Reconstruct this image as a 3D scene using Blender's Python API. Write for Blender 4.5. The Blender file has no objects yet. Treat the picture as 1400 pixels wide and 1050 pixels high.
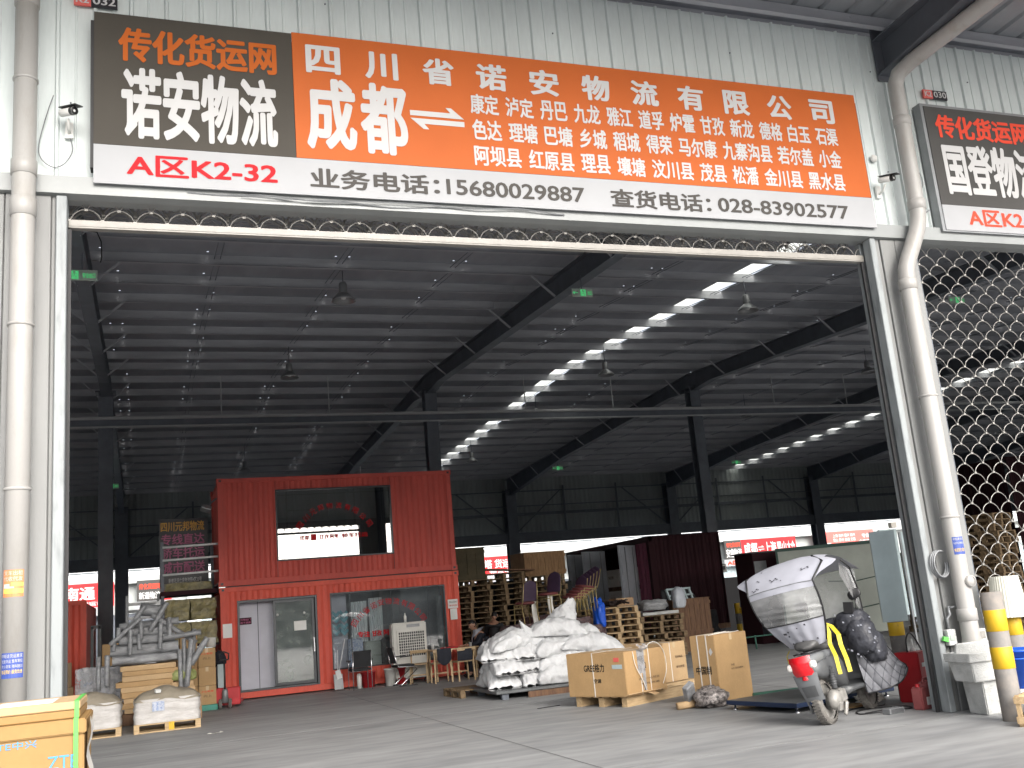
import bpy, bmesh, math, random
from mathutils import Vector, Matrix, Euler, noise
R = math.radians
sc = bpy.context.scene
col = sc.collection
rnd = random.Random(7)

# ------------------------------------------------------------------ camera
cd = bpy.data.cameras.new('camera'); cam = bpy.data.objects.new('camera', cd); col.objects.link(cam)
P_, R_, Y_ = R(12.42), R(5.05), R(-20.64)
fw = Vector((-math.sin(Y_)*math.cos(P_), math.cos(Y_)*math.cos(P_), math.sin(P_)))
r0 = Vector((math.cos(Y_), math.sin(Y_), 0)); u0 = r0.cross(fw)
rt = r0*math.cos(R_) - u0*math.sin(R_); up = r0*math.sin(R_) + u0*math.cos(R_)
M = Matrix((rt, up, -fw)).transposed().to_4x4(); M.translation = (0, 0, 1.6)
cam.matrix_world = M
cd.sensor_width = 36; cd.lens = 1369/1400*36; cd.clip_start = .05; cd.clip_end = 2000
sc.camera = cam
# ------------------------------------------------------------------ sky, sun, exposure
SUN_EL, SUN_ROT = R(32), R(172)
w = bpy.data.worlds.new('World'); sc.world = w; w.use_nodes = True
nt = w.node_tree; nt.nodes.clear()
sky = nt.nodes.new('ShaderNodeTexSky'); sky.sky_type = 'NISHITA'; sky.sun_disc = False
sky.sun_elevation = SUN_EL; sky.sun_rotation = SUN_ROT; sky.air_density = .8; sky.dust_density = 6.0; sky.ozone_density = .6
bg = nt.nodes.new('ShaderNodeBackground'); bg.inputs[1].default_value = .15
wo = nt.nodes.new('ShaderNodeOutputWorld')
hs = nt.nodes.new('ShaderNodeHueSaturation'); hs.inputs['Saturation'].default_value = .34    # overcast: the blue is mostly lost
nt.links.new(sky.outputs[0], hs.inputs['Color']); nt.links.new(hs.outputs[0], bg.inputs[0]); nt.links.new(bg.outputs[0], wo.inputs[0])
sl = bpy.data.lights.new('sun', 'SUN'); sl.energy = .5; sl.angle = R(90); sl.color = (1, .97, .93)
so = bpy.data.objects.new('sun', sl); col.objects.link(so)
sd = Vector((math.sin(SUN_ROT)*math.cos(SUN_EL), math.cos(SUN_ROT)*math.cos(SUN_EL), math.sin(SUN_EL)))
so.rotation_euler = sd.to_track_quat('Z', 'Y').to_euler(); so.location = (0, -20, 40)
sc.view_settings.view_transform = 'Standard'; sc.view_settings.look = 'None'
sc.view_settings.exposure = 1.26; sc.view_settings.gamma = 1
sc.cycles.max_bounces = 10; sc.cycles.diffuse_bounces = 6; sc.cycles.transparent_max_bounces = 24
sc.cycles.sample_clamp_indirect = 8

# ------------------------------------------------------------------ materials
def mat(name, c, rough=.6, metal=0., nscale=3., namt=.12, bump=0., bscale=40., c2=None, spec=.5, stretch=(1, 1, 1), ndetail=5, ramp=(.38, .66), trans=0., fine=0.):
    m = bpy.data.materials.new(name); m.use_nodes = True
    n = m.node_tree; N = n.nodes; L = n.links
    b = N['Principled BSDF']; b.inputs['Roughness'].default_value = rough; b.inputs['Metallic'].default_value = metal
    b.inputs['Specular IOR Level'].default_value = spec
    tc = N.new('ShaderNodeTexCoord'); mp = N.new('ShaderNodeMapping'); mp.inputs['Scale'].default_value = stretch
    L.new(tc.outputs['Object'], mp.inputs[0])
    no = N.new('ShaderNodeTexNoise'); no.inputs['Scale'].default_value = nscale; no.inputs['Detail'].default_value = ndetail; no.inputs['Roughness'].default_value = .62
    L.new(mp.outputs[0], no.inputs['Vector'])
    cr = N.new('ShaderNodeValToRGB'); cr.color_ramp.elements[0].position = ramp[0]; cr.color_ramp.elements[1].position = ramp[1]
    a = c; d = c2 if c2 else tuple(x*(1-namt*2) for x in c)
    cr.color_ramp.elements[0].color = (*d, 1); cr.color_ramp.elements[1].color = (*a, 1)
    L.new(no.outputs['Fac'], cr.inputs[0])
    out = cr.outputs[0]
    if fine:
        n2 = N.new('ShaderNodeTexNoise'); n2.inputs['Scale'].default_value = bscale; n2.inputs['Detail'].default_value = 3
        L.new(mp.outputs[0], n2.inputs['Vector'])
        mr = N.new('ShaderNodeMapRange'); mr.inputs[1].default_value = .3; mr.inputs[2].default_value = .7; mr.inputs[3].default_value = 1-fine; mr.inputs[4].default_value = 1+fine
        L.new(n2.outputs['Fac'], mr.inputs[0])
        mx = N.new('ShaderNodeMix'); mx.data_type = 'RGBA'; mx.blend_type = 'MULTIPLY'; mx.inputs[0].default_value = 1
        L.new(out, mx.inputs[6]); L.new(mr.outputs[0], mx.inputs[7]); out = mx.outputs[2]
    L.new(out, b.inputs['Base Color'])
    if bump:
        nb = N.new('ShaderNodeTexNoise'); nb.inputs['Scale'].default_value = bscale; nb.inputs['Detail'].default_value = 4
        L.new(mp.outputs[0], nb.inputs['Vector'])
        bp = N.new('ShaderNodeBump'); bp.inputs['Strength'].default_value = bump; bp.inputs['Distance'].default_value = .02
        L.new(nb.outputs['Fac'], bp.inputs['Height']); L.new(bp.outputs[0], b.inputs['Normal'])
    if trans: b.inputs['Transmission Weight'].default_value = trans
    return m

def glassy(name, tint, gloss=.5, rough=.0, film=None):
    m = bpy.data.materials.new(name); m.use_nodes = True
    n = m.node_tree; N = n.nodes; L = n.links; N.clear()
    o = N.new('ShaderNodeOutputMaterial'); t = N.new('ShaderNodeBsdfTransparent'); t.inputs[0].default_value = (*tint, 1)
    g = N.new('ShaderNodeBsdfGlossy'); g.inputs['Roughness'].default_value = rough
    lw = N.new('ShaderNodeFresnel'); lw.inputs[0].default_value = 1.52
    ml = N.new('ShaderNodeMath'); ml.operation = 'MULTIPLY_ADD'; ml.inputs[1].default_value = 1.6; ml.inputs[2].default_value = gloss
    L.new(lw.outputs[0], ml.inputs[0])
    cl = N.new('ShaderNodeClamp'); L.new(ml.outputs[0], cl.inputs[0])
    mx = N.new('ShaderNodeMixShader'); L.new(cl.outputs[0], mx.inputs[0]); L.new(t.outputs[0], mx.inputs[1]); L.new(g.outputs[0], mx.inputs[2])
    out = mx
    if film:
        d = N.new('ShaderNodeBsdfDiffuse'); d.inputs[0].default_value = (*film[1], 1)
        no = N.new('ShaderNodeTexNoise'); no.inputs['Scale'].default_value = film[2]; no.inputs['Detail'].default_value = 6
        tc = N.new('ShaderNodeTexCoord'); L.new(tc.outputs['Object'], no.inputs['Vector'])
        mr = N.new('ShaderNodeMapRange'); mr.inputs[1].default_value = .35; mr.inputs[2].default_value = .75; mr.inputs[3].default_value = film[0]*.3; mr.inputs[4].default_value = film[0]
        L.new(no.outputs['Fac'], mr.inputs[0])
        m2 = N.new('ShaderNodeMixShader'); L.new(mr.outputs[0], m2.inputs[0]); L.new(mx.outputs[0], m2.inputs[1]); L.new(d.outputs[0], m2.inputs[2]); out = m2
    L.new(out.outputs[0], o.inputs[0])
    return m

def translucent(name, c, opaque=.35):
    m = bpy.data.materials.new(name); m.use_nodes = True
    n = m.node_tree; N = n.nodes; L = n.links; N.clear()
    o = N.new('ShaderNodeOutputMaterial'); t = N.new('ShaderNodeBsdfTranslucent'); t.inputs[0].default_value = (*c, 1)
    d = N.new('ShaderNodeBsdfTransparent'); d.inputs[0].default_value = (*c, 1)
    mx = N.new('ShaderNodeMixShader'); mx.inputs[0].default_value = opaque
    L.new(t.outputs[0], mx.inputs[2]); L.new(d.outputs[0], mx.inputs[1]); L.new(mx.outputs[0], o.inputs[0])
    return m

def emis(name, c, s):
    m = bpy.data.materials.new(name); m.use_nodes = True
    b = m.node_tree.nodes['Principled BSDF']; b.inputs['Base Color'].default_value = (*c, 1)
    b.inputs['Emission Color'].default_value = (*c, 1); b.inputs['Emission Strength'].default_value = s
    return m

K = {}
K['cladding'] = mat('painted_cladding', (.66, .715, .71), .45, .0, .7, .06, stretch=(1.5, 1.5, .25), fine=.03, bscale=25, spec=.25)
K['grey_clad'] = mat('grey_column_cladding', (.23, .235, .232), .5, .0, 1.2, .1, bump=.12, bscale=90, stretch=(2, 2, .3))
K['flashing'] = mat('white_flashing', (.29, .307, .307), .4, .0, 2, .07)
K['steel_dark'] = mat('dark_blue_grey_steel', (.115, .13, .155), .5, .0, 2, .12)
K['purlin'] = mat('galvanised_purlin', (.37, .38, .41), .7, .0, 1.5, .1, stretch=(.4, 3, 3))
K['roof'] = mat('roof_underside', (.33, .345, .385), .85, .0, .8, .12, stretch=(1, .4, 1))
K['canopy'] = mat('canopy_sheet', (.30, .32, .34), .5, .1, 1, .1)
K['canopy_beam'] = mat('canopy_beam_paint', (.105, .115, .135), .5, .0, 2, .1)
K['backwall'] = mat('back_wall_sheet', (.30, .33, .33), .5, .0, .6, .1, stretch=(1, 1, .3))
K['jamb'] = mat('weathered_white_jamb', (.265, .287, .295), .5, .0, 4, .1, c2=(.185, .20, .205), ramp=(.3, .5), stretch=(3, 3, .6))
K['jamb_slot'] = mat('dark_guide_slot', (.03, .03, .032), .6)
K['rail'] = mat('cream_bottom_rail', (.29, .275, .25), .4, .0, 6, .08)
K['wire'] = mat('galvanised_wire', (.33, .32, .30), .45, .4, 20, .1)
K['pipe'] = mat('white_plastic_pipe', (.355, .348, .335), .45, .0, 2.2, .05, c2=(.31, .298, .275), ramp=(.3, .5), stretch=(3, 3, .8), fine=.02)
K['orange'] = mat('orange_banner_vinyl', (.50, .118, .028), .5, .0, 1.0, .04, fine=.03, bscale=220, spec=.12)
K['banner_grey'] = mat('dark_grey_banner_vinyl', (.068, .061, .051), .5, .0, 1.2, .06, fine=.05, bscale=220, spec=.12)
K['banner_dark'] = mat('charcoal_banner_vinyl', (.075, .073, .07), .5, .0, 1.2, .06, fine=.05, bscale=220, spec=.12)
K['banner_white'] = mat('white_banner_vinyl', (.39, .398, .412), .5, .0, 1.2, .03, spec=.12)
K['let_white'] = mat('white_lettering', (.54, .54, .54), .5, namt=.02, spec=.1)
K['let_orange'] = mat('orange_lettering', (.46, .11, .02), .5, namt=.03, spec=.1)
K['let_red'] = mat('red_lettering', (.56, .012, .018), .5, namt=.03, spec=.1)
K['let_red2'] = mat('vermilion_lettering', (.72, .08, .045), .5, namt=.03, spec=.1)
K['let_grey'] = mat('dark_grey_lettering', (.075, .07, .065), .5, namt=.03, spec=.1)
K['let_black'] = mat('black_lettering', (.03, .028, .025), .6, namt=.03, spec=.1)
K['let_blue'] = mat('blue_lettering', (.10, .33, .62), .6, namt=.03, spec=.1)
K['let_brown'] = mat('faded_brown_print', (.20, .13, .07), .7, namt=.05)
K['let_yellow'] = mat('yellow_lettering', (.62, .33, .05), .6, namt=.03)
K['let_violet'] = mat('violet_lettering', (.46, .12, .24), .6, namt=.03)
K['red_banner'] = mat('red_banner_vinyl', (.72, .035, .04), .5, .0, 1, .04, spec=.12)
K['red_banner2'] = mat('faded_red_banner_vinyl', (.72, .13, .11), .5, .0, 1, .04)
K['black_board'] = mat('black_board', (.012, .011, .018), .4, namt=.1)
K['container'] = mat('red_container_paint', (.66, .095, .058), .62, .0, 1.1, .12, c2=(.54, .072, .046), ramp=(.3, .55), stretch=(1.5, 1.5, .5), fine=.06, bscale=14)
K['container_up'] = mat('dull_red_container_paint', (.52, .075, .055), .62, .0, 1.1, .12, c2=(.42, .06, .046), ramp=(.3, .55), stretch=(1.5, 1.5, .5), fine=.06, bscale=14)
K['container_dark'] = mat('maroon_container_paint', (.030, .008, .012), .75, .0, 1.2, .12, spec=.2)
K['alu_dark'] = mat('dark_aluminium_frame', (.05, .055, .062), .35, .3)
K['glass'] = glassy('window_glass', (.80, .84, .86), .08, film=(.10, (.6, .68, .68), 3))
K['glass_dark'] = glassy('dark_window_glass', (.34, .37, .40), .24)
K['glass_door'] = glassy('door_glass', (.70, .78, .76), .10, film=(.36, (.62, .70, .66), 4))  # diffuse layer puts the pale greenish reflections into the glass colour
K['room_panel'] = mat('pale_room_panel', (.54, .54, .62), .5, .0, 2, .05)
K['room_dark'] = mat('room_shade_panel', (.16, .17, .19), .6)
K['paper'] = mat('white_paper', (.78, .78, .76), .7, namt=.03)
K['concrete'] = mat('floor_concrete', (.315, .32, .322), .6, .0, .5, .16, c2=(.225, .23, .235), ramp=(.34, .64), fine=.15, bscale=2.6, stretch=(.55, 2.2, 1), bump=.05, ndetail=9)
K['carton'] = mat('cardboard', (.47, .30, .14), .75, .0, 2.2, .07, fine=.04, bscale=30)
K['carton_pale'] = mat('pale_cardboard', (.54, .37, .20), .75, .0, 2.2, .07, fine=.04, bscale=30)
K['carton_yellow'] = mat('yellow_cardboard', (.33, .20, .07), .7, .0, 2.0, .05, fine=.03, bscale=24)
K['carton_dim'] = mat('brown_cardboard', (.40, .26, .15), .8, .0, 2.2, .08)
K['carton_white'] = mat('greyish_white_cardboard', (.70, .66, .60), .7, .0, 2.2, .06)
K['tape'] = mat('packing_tape', (.62, .48, .30), .25, namt=.05)
K['strap_white'] = mat('white_strapping', (.75, .73, .68), .4, namt=.04)
K['strap_green'] = mat('green_strapping', (.13, .60, .10), .35, namt=.05)
K['wood_crate'] = mat('brown_crate_wood', (.33, .20, .10), .8, .0, 3, .18, c2=(.22, .125, .06), stretch=(6, 6, 1), fine=.1)
K['curtain_white'] = mat('greyish_white_curtain', (.66, .70, .71), .7, namt=.04)
K['wood'] = mat('pale_pine_wood', (.56, .41, .24), .75, .0, 3, .14, c2=(.40, .28, .15), stretch=(1, 9, 9), fine=.08)
K['wood_old'] = mat('weathered_pallet_wood', (.27, .19, .105), .8, .0, 3, .18, c2=(.15, .10, .055), stretch=(2, 6, 6), fine=.1)
K['wood_dark'] = mat('dark_crate_wood', (.20, .11, .06), .8, .0, 3, .18, c2=(.12, .065, .04), stretch=(6, 1, 1), fine=.1)
K['wood_chair'] = mat('varnished_chair_wood', (.48, .34, .19), .5, .0, 4, .1, stretch=(6, 6, 1))
K['sack'] = mat('white_woven_sack', (.56, .57, .58), .55, .0, 3.5, .06, c2=(.47, .475, .48), ramp=(.3, .5), fine=.04, bscale=16, bump=.7)
K['plastic_white'] = mat('white_plastic', (.74, .74, .71), .4, namt=.05)
K['cooler'] = mat('off_white_cooler_plastic', (.60, .59, .55), .45, namt=.06)
K['black_plastic'] = mat('black_plastic', (.02, .02, .022), .45, namt=.1)
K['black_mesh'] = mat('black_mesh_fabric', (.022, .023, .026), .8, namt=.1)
K['navy'] = mat('navy_jacket_cloth', (.014, .017, .028), .8, .0, 9, .15, bump=.2)
K['hood_grey'] = mat('grey_hood_cloth', (.40, .42, .48), .85, namt=.08)
K['skin'] = mat('skin', (.42, .235, .16), .5, namt=.05)
K['hair'] = mat('black_hair', (.012, .010, .010), .5, namt=.1)
K['chrome'] = mat('chrome_tube', (.72, .72, .74), .18, .9, namt=.04)
K['white_metal'] = mat('white_painted_tube', (.74, .75, .76), .35, namt=.05)
K['grey_metal'] = mat('grey_painted_metal', (.25, .26, .27), .45, .3, namt=.08)
K['red_plastic'] = mat('red_plastic', (.50, .022, .03), .4, namt=.08)
K['red_faded'] = mat('faded_red_plastic', (.36, .10, .10), .45, .0, 5, .14)
K['yellow_paint'] = mat('yellow_road_paint', (.62, .39, .015), .55, .0, 9, .1, c2=(.34, .26, .08), ramp=(.30, .36))
K['black_paint'] = mat('worn_black_paint', (.13, .125, .12), .65, .0, 9, .15, c2=(.22, .20, .18), ramp=(.34, .5))
K['post_grey'] = mat('bare_grey_post', (.20, .19, .18), .7, .0, 7, .15, c2=(.28, .25, .22), ramp=(.3, .6))
K['foam'] = mat('dirty_white_foam', (.52, .53, .52), .8, .0, 4, .1, c2=(.36, .37, .36), ramp=(.30, .52), bump=.4, bscale=70)
K['blue_plastic'] = mat('blue_plastic', (.012, .10, .62), .35, namt=.06)
K['blue_steel'] = mat('navy_blue_steel', (.022, .04, .095), .5, namt=.12)
K['steel_plate'] = mat('worn_steel_plate', (.16, .17, .175), .5, .3, 4, .14)
K['panel_green'] = mat('pale_grey_green_panel', (.37, .40, .36), .6, .0, 1.2, .08)
K['green_frame'] = mat('dark_green_frame', (.02, .065, .05), .5, namt=.1)
K['panel_blue'] = mat('pale_blue_panel', (.46, .56, .58), .5, .0, 1.5, .06, c2=(.38, .46, .48))
K['wrap_grey'] = mat('grey_foam_wrap', (.34, .35, .365), .33, .0, 6, .14, c2=(.20, .205, .215), bump=.7, bscale=26, stretch=(.6, 2, 2))
K['wrap_white'] = mat('dusty_stretch_film', (.60, .585, .57), .4, .0, 5, .12, c2=(.46, .44, .42), bump=.6, bscale=30, stretch=(.5, .5, 2.5))
K['tarp'] = mat('greyish_tan_cover', (.33, .29, .225), .55, .0, 4, .1, bump=.3, bscale=16)
K['film_blue'] = mat('white_and_blue_film_cartons', (.50, .53, .57), .35, .0, 3.2, .1, c2=(.38, .41, .46), bump=.5, bscale=22)
K['label_blue'] = mat('blue_printed_patch', (.20, .27, .46), .5, .0, 30, .3, c2=(.55, .58, .64))
K['bale'] = mat('yellow_wrapped_bale', (.30, .26, .11), .4, .0, 7, .2, c2=(.16, .14, .07), bump=.5, bscale=25)
K['maroon_bundle'] = mat('maroon_wrapped_bundle', (.12, .06, .06), .4, .0, 9, .3, c2=(.035, .02, .024), bump=.6, bscale=30, stretch=(1, 1, 2.5))
K['pomelo'] = mat('yellow_green_net_bag', (.34, .38, .14), .5, .0, 20, .15)
K['green_plastic'] = mat('teal_green_plastic', (.04, .26, .20), .5, namt=.08)
K['scooter_grey'] = mat('silver_grey_scooter_plastic', (.20, .21, .22), .35, .2, 5, .08)
K['scooter_dark'] = mat('dark_scooter_plastic', (.10, .105, .11), .45, .1, 5, .12)
K['seat_vinyl'] = mat('dark_grey_seat_vinyl', (.085, .085, .085), .5, .0, 8, .1)
K['tyre'] = mat('dusty_rubber_tyre', (.09, .085, .08), .85, .0, 14, .2, c2=(.17, .16, .145))
K['hub'] = mat('dusty_cast_hub', (.33, .32, .30), .6, .3, 14, .15)
K['tail_red'] = mat('red_tail_lens', (.66, .012, .02), .15, namt=.05)
K['lens_clear'] = mat('clear_indicator_lens', (.72, .70, .66), .15, namt=.04)
K['amber'] = mat('amber_reflector', (.75, .32, .02), .25, namt=.04)
K['awning'] = mat('silver_white_awning', (.44, .45, .51), .5, .0, 3, .05)
K['print_dark'] = mat('dark_printed_mark', (.04, .04, .05), .6)
K['clear_film'] = glassy('clear_plastic_curtain', (.95, .96, .95), .0, .15, film=(.50, (.74, .75, .76), 2.2))
K['clear_bag'] = glassy('clear_plastic_bag', (.8, .8, .8), .12, .15, film=(.6, (.7, .7, .72), 9))
K['yellow_strap'] = mat('yellow_nylon_strap', (.62, .50, .015), .55, namt=.06)
K['quilt_grey'] = mat('grey_quilt_lining', (.19, .195, .215), .75, .0, 12, .12)
K['quilt_dark'] = mat('charcoal_padded_cover', (.05, .053, .066), .55, .0, 10, .2, bump=.9, bscale=14)
K['lampshade'] = mat('cream_pleated_shade', (.62, .62, .54), .7, namt=.06)
K['exit_green'] = emis('exit_sign_green', (.10, .62, .22), .22)
K['exit_face'] = mat('exit_sign_face', (.40, .48, .42), .4, namt=.04)
K['lamp_metal'] = mat('aluminium_lamp_shade', (.30, .31, .32), .35, .5, namt=.06)
K['skylight'] = translucent('skylight_sheet', (.74, .76, .70), .72)
K['sticker_orange'] = mat('orange_sticker', (.80, .26, .10), .5, .0, 40, .1)
K['sticker_yellow'] = mat('yellow_sticker_band', (.85, .60, .12), .5, namt=.04)
K['sticker_blue'] = mat('blue_sticker', (.05, .09, .34), .5, namt=.04)
K['cushion'] = mat('dark_purple_cushion', (.045, .022, .055), .6, .0, 8, .15)
K['seat_red'] = mat('dull_red_seat_edge', (.18, .045, .045), .6)
K['yellow_tube'] = mat('yellow_lacquered_tube', (.40, .31, .13), .35, .2)
K['teal_bottle'] = mat('blue_water_bottle', (.05, .20, .32), .2, .0, 3, .1)
K['chevron'] = mat('teal_chevron_panel', (.10, .34, .40), .4)
K['opp_wall'] = mat('white_ribbed_cladding', (.72, .75, .76), .5, .0, .5, .04)
K['opp_fascia'] = mat('grey_fascia', (.45, .48, .47), .5, .0, .8, .05)
K['blue_banner'] = mat('pinkish_box_print', (.40, .10, .14), .6)
K['bag_print'] = mat('printed_bag', (.42, .38, .36), .4, .0, 22, .3, c2=(.04, .035, .035))
K['grass_net'] = mat('dark_green_hose', (.05, .16, .12), .5)

# ------------------------------------------------------------------ mesh builder
class MB:
    def __init__(s): s.v = []; s.f = []; s.mi = []; s.sm = []; s.m = 0; s.smooth = False; s.T = None
    def add(s, vs, fs):
        b = len(s.v)
        if s.T is not None: vs = [s.T @ Vector(p) for p in vs]
        s.v.extend(Vector(p) for p in vs)
        for f in fs: s.f.append([b+i for i in f]); s.mi.append(s.m); s.sm.append(s.smooth)
        return s
    def box(s, x0, y0, z0, x1, y1, z1):
        return s.add([(x0,y0,z0),(x1,y0,z0),(x1,y1,z0),(x0,y1,z0),(x0,y0,z1),(x1,y0,z1),(x1,y1,z1),(x0,y1,z1)],
              [(3,2,1,0),(4,5,6,7),(0,1,5,4),(1,2,6,5),(2,3,7,6),(3,0,4,7)])
    def cbox(s, c, d, rz=0, rx=0, ry=0):
        m = Matrix.Translation(c) @ Euler((rx, ry, rz)).to_matrix().to_4x4()
        h = [x/2 for x in d]; v = [m @ Vector((a*h[0], b*h[1], e*h[2])) for a, b, e in ((-1,-1,-1),(1,-1,-1),(1,1,-1),(-1,1,-1),(-1,-1,1),(1,-1,1),(1,1,1),(-1,1,1))]
        return s.add(v, [(3,2,1,0),(4,5,6,7),(0,1,5,4),(1,2,6,5),(2,3,7,6),(3,0,4,7)])
    def beam(s, p, q, wd, ht, upv=(0,0,1)):
        p, q = Vector(p), Vector(q); d = (q-p).normalized(); u = Vector(upv)
        if abs(d.dot(u)) > .98: u = Vector((0, 1, 0))
        sx = d.cross(u).normalized(); uz = sx.cross(d)
        v = [a + sx*i*wd/2 + uz*j*ht/2 for a in (p, q) for i, j in ((-1,-1),(1,-1),(1,1),(-1,1))]
        return s.add(v, [(3,2,1,0),(4,5,6,7),(0,1,5,4),(1,2,6,5),(2,3,7,6),(3,0,4,7)])
    def tube(s, pts, r, n=8, closed=False, cap=True):
        pts = [Vector(p) for p in pts]; k = len(pts); v = []; f = []; nrm = None
        rs = r if isinstance(r, (list, tuple)) else [r]*k
        for i, p in enumerate(pts):
            a = pts[i-1] if (i > 0 or closed) else p; b = pts[(i+1) % k] if (i < k-1 or closed) else p
            t = (b-a).normalized()
            if nrm is None:
                nrm = t.cross(Vector((0,0,1)) if abs(t.z) < .9 else Vector((1,0,0))).normalized()
            else:
                nrm = (nrm - t*nrm.dot(t)).normalized()
            bn = t.cross(nrm)
            v += [p + (nrm*math.cos(2*math.pi*j/n) + bn*math.sin(2*math.pi*j/n))*rs[i] for j in range(n)]
        for i in range(k if closed else k-1):
            for j in range(n):
                a, b = i*n, ((i+1) % k)*n
                f.append((a+j, a+(j+1) % n, b+(j+1) % n, b+j))
        if cap and not closed: f.append(tuple(range(n))[::-1]); f.append(tuple((k-1)*n+j for j in range(n)))
        o = s.smooth; s.smooth = n > 5; s.add(v, f); s.smooth = o; return s
    def lathe(s, prof, c=(0,0,0), n=20, axis='Z'):
        v = []; f = []; c = Vector(c)
        for r, z in prof:
            for j in range(n):
                a = 2*math.pi*j/n; x, y = r*math.cos(a), r*math.sin(a)
                p = Vector((x, y, z)) if axis == 'Z' else Vector((x, z, y)) if axis == 'Y' else Vector((z, x, y))
                v.append(c+p)
        for i in range(len(prof)-1):
            for j in range(n): f.append((i*n+j, i*n+(j+1) % n, (i+1)*n+(j+1) % n, (i+1)*n+j))
        o = s.smooth; s.smooth = True; s.add(v, f); s.smooth = o; return s
    def quad(s, *p): return s.add(p, [tuple(range(len(p)))])
    def prism(s, pts, a, b, axis='Y'):
        n = len(pts)
        g = {'Y': lambda u, v, w: (u, w, v), 'X': lambda u, v, w: (w, u, v), 'Z': lambda u, v, w: (u, v, w)}[axis]
        v = [g(u, x, a) for u, x in pts] + [g(u, x, b) for u, x in pts]
        f = [tuple(range(n))[::-1], tuple(range(n, 2*n))] + [(i, (i+1) % n, n+(i+1) % n, n+i) for i in range(n)]
        return s.add(v, f)
    def sheet(s, fn, nu, nv):
        v = [fn(i/nu, j/nv) for j in range(nv+1) for i in range(nu+1)]; W = nu+1
        f = [(j*W+i, j*W+i+1, (j+1)*W+i+1, (j+1)*W+i) for j in range(nv) for i in range(nu)]
        return s.add(v, f)
    def text(s, body, O, U, V, wd, ht, bold=.014, space=1.0):
        tm = glyphs(body, bold, space); O, U, V = Vector(O), Vector(U), Vector(V)
        vs, fs, (x0, y0, x1, y1) = tm
        sx = wd/(x1-x0); sy = ht/(y1-y0) if ht else sx
        N = U.cross(V); k = bold*1.1
        nd = 14 if bold >= .03 else 8
        for i, (du, dv) in enumerate([(0, 0)]+[(math.cos(6.2832*q/nd), .75*math.sin(6.2832*q/nd)) for q in range(nd)] if bold > .012 else [(0, 0)]):
            s.add([O + U*(((x-x0)+du*k)*sx) + V*(((y-y0)+dv*k)*sy) + N*(i*.00015) for x, y in vs], fs)
        return s

_gc = {}
def glyphs(body, bold, space):
    k = (body, space)
    if k in _gc: return _gc[k]
    cu = bpy.data.curves.new('lettering_source', 'FONT'); cu.body = body; cu.offset = 0; cu.resolution_u = 3; cu.space_character = space
    o = bpy.data.objects.new('lettering_source', cu); col.objects.link(o)
    dg = bpy.context.evaluated_depsgraph_get(); me = bpy.data.meshes.new_from_object(o.evaluated_get(dg), depsgraph=dg)
    vs = [(v.co.x, v.co.y) for v in me.vertices]; fs = [tuple(p.vertices) for p in me.polygons]
    bpy.data.objects.remove(o); bpy.data.meshes.remove(me); bpy.data.curves.remove(cu)
    xs = [a for a, _ in vs]; ys = [b for _, b in vs]
    _gc[k] = (vs, fs, (min(xs), min(ys), max(xs), max(ys)))
    return _gc[k]

def smooth(pts, n=6):
    pts = [Vector(p) for p in pts]; out = []
    for i in range(len(pts)-1):
        a, b, c, d = pts[max(0, i-1)], pts[i], pts[i+1], pts[min(len(pts)-1, i+2)]
        for k in range(n):
            t = k/n; out.append(.5*((2*b)+(c-a)*t+(2*a-5*b+4*c-d)*t*t+(3*b-a-3*c+d)*t*t*t))
    return out+[pts[-1]]
LOC = {}
def tag(o, label=None, cat=None, group=None, kind=None):
    if label: o['label'] = label
    if cat: o['category'] = cat
    if group: o['group'] = group
    if kind: o['kind'] = kind
    return o
def thing(name, label, cat, loc=(0,0,0), rot=0, group=None, world=False):
    o = bpy.data.objects.new(name, None); col.objects.link(o); o.empty_display_size = .2
    o.location = loc; o.rotation_euler = rot if isinstance(rot, (tuple, list)) else (0, 0, rot)
    if world: LOC[o.name] = Vector(loc)
    return tag(o, label, cat, group)
def part(mb, name, mats, parent=None, bevel=0, loc=None, rot=0, label=None, segs=1):
    me = bpy.data.meshes.new(name)
    off = Vector((0,0,0))
    if parent is not None:
        p = parent
        while p is not None:
            if p.name in LOC: off = LOC[p.name]
            p = p.parent
    if loc is not None and loc == 'auto':
        xs = [v.x for v in mb.v]; ys = [v.y for v in mb.v]; zs = [v.z for v in mb.v]
        loc = Vector(((min(xs)+max(xs))/2, (min(ys)+max(ys))/2, min(zs))); off = loc
    me.from_pydata([tuple(v-off) for v in mb.v], [], mb.f)
    for m in (mats if isinstance(mats, (list, tuple)) else [mats]): me.materials.append(K[m] if isinstance(m, str) else m)
    me.polygons.foreach_set('material_index', mb.mi); me.polygons.foreach_set('use_smooth', mb.sm)
    me.validate(); me.update()
    if bevel:
        bm = bmesh.new(); bm.from_mesh(me)
        ed = [e for e in bm.edges if len(e.link_faces) == 2 and e.calc_face_angle(0) > .6]
        bmesh.ops.bevel(bm, geom=ed, offset=bevel, segments=segs, affect='EDGES', clamp_overlap=True)
        bm.to_mesh(me); bm.free()
    o = bpy.data.objects.new(name, me); col.objects.link(o)
    if parent is not None: o.parent = parent
    if loc is not None: o.location = loc
    if rot: o.rotation_euler = rot if isinstance(rot, (tuple, list)) else (0, 0, rot)
    if label: o['label'] = label
    return o
def dup(root, loc, rot=None, label=None, group=None):
    c = root.copy(); col.objects.link(c); c.location = loc
    if rot is not None: c.rotation_euler = rot if isinstance(rot, (tuple, list)) else (0, 0, rot)
    if label: c['label'] = label
    if group: c['group'] = group
    for ch in list(root.children):
        d = ch.copy(); col.objects.link(d); d.parent = c
        for g in list(ch.children):
            e = g.copy(); col.objects.link(e); e.parent = d
    return c
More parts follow.
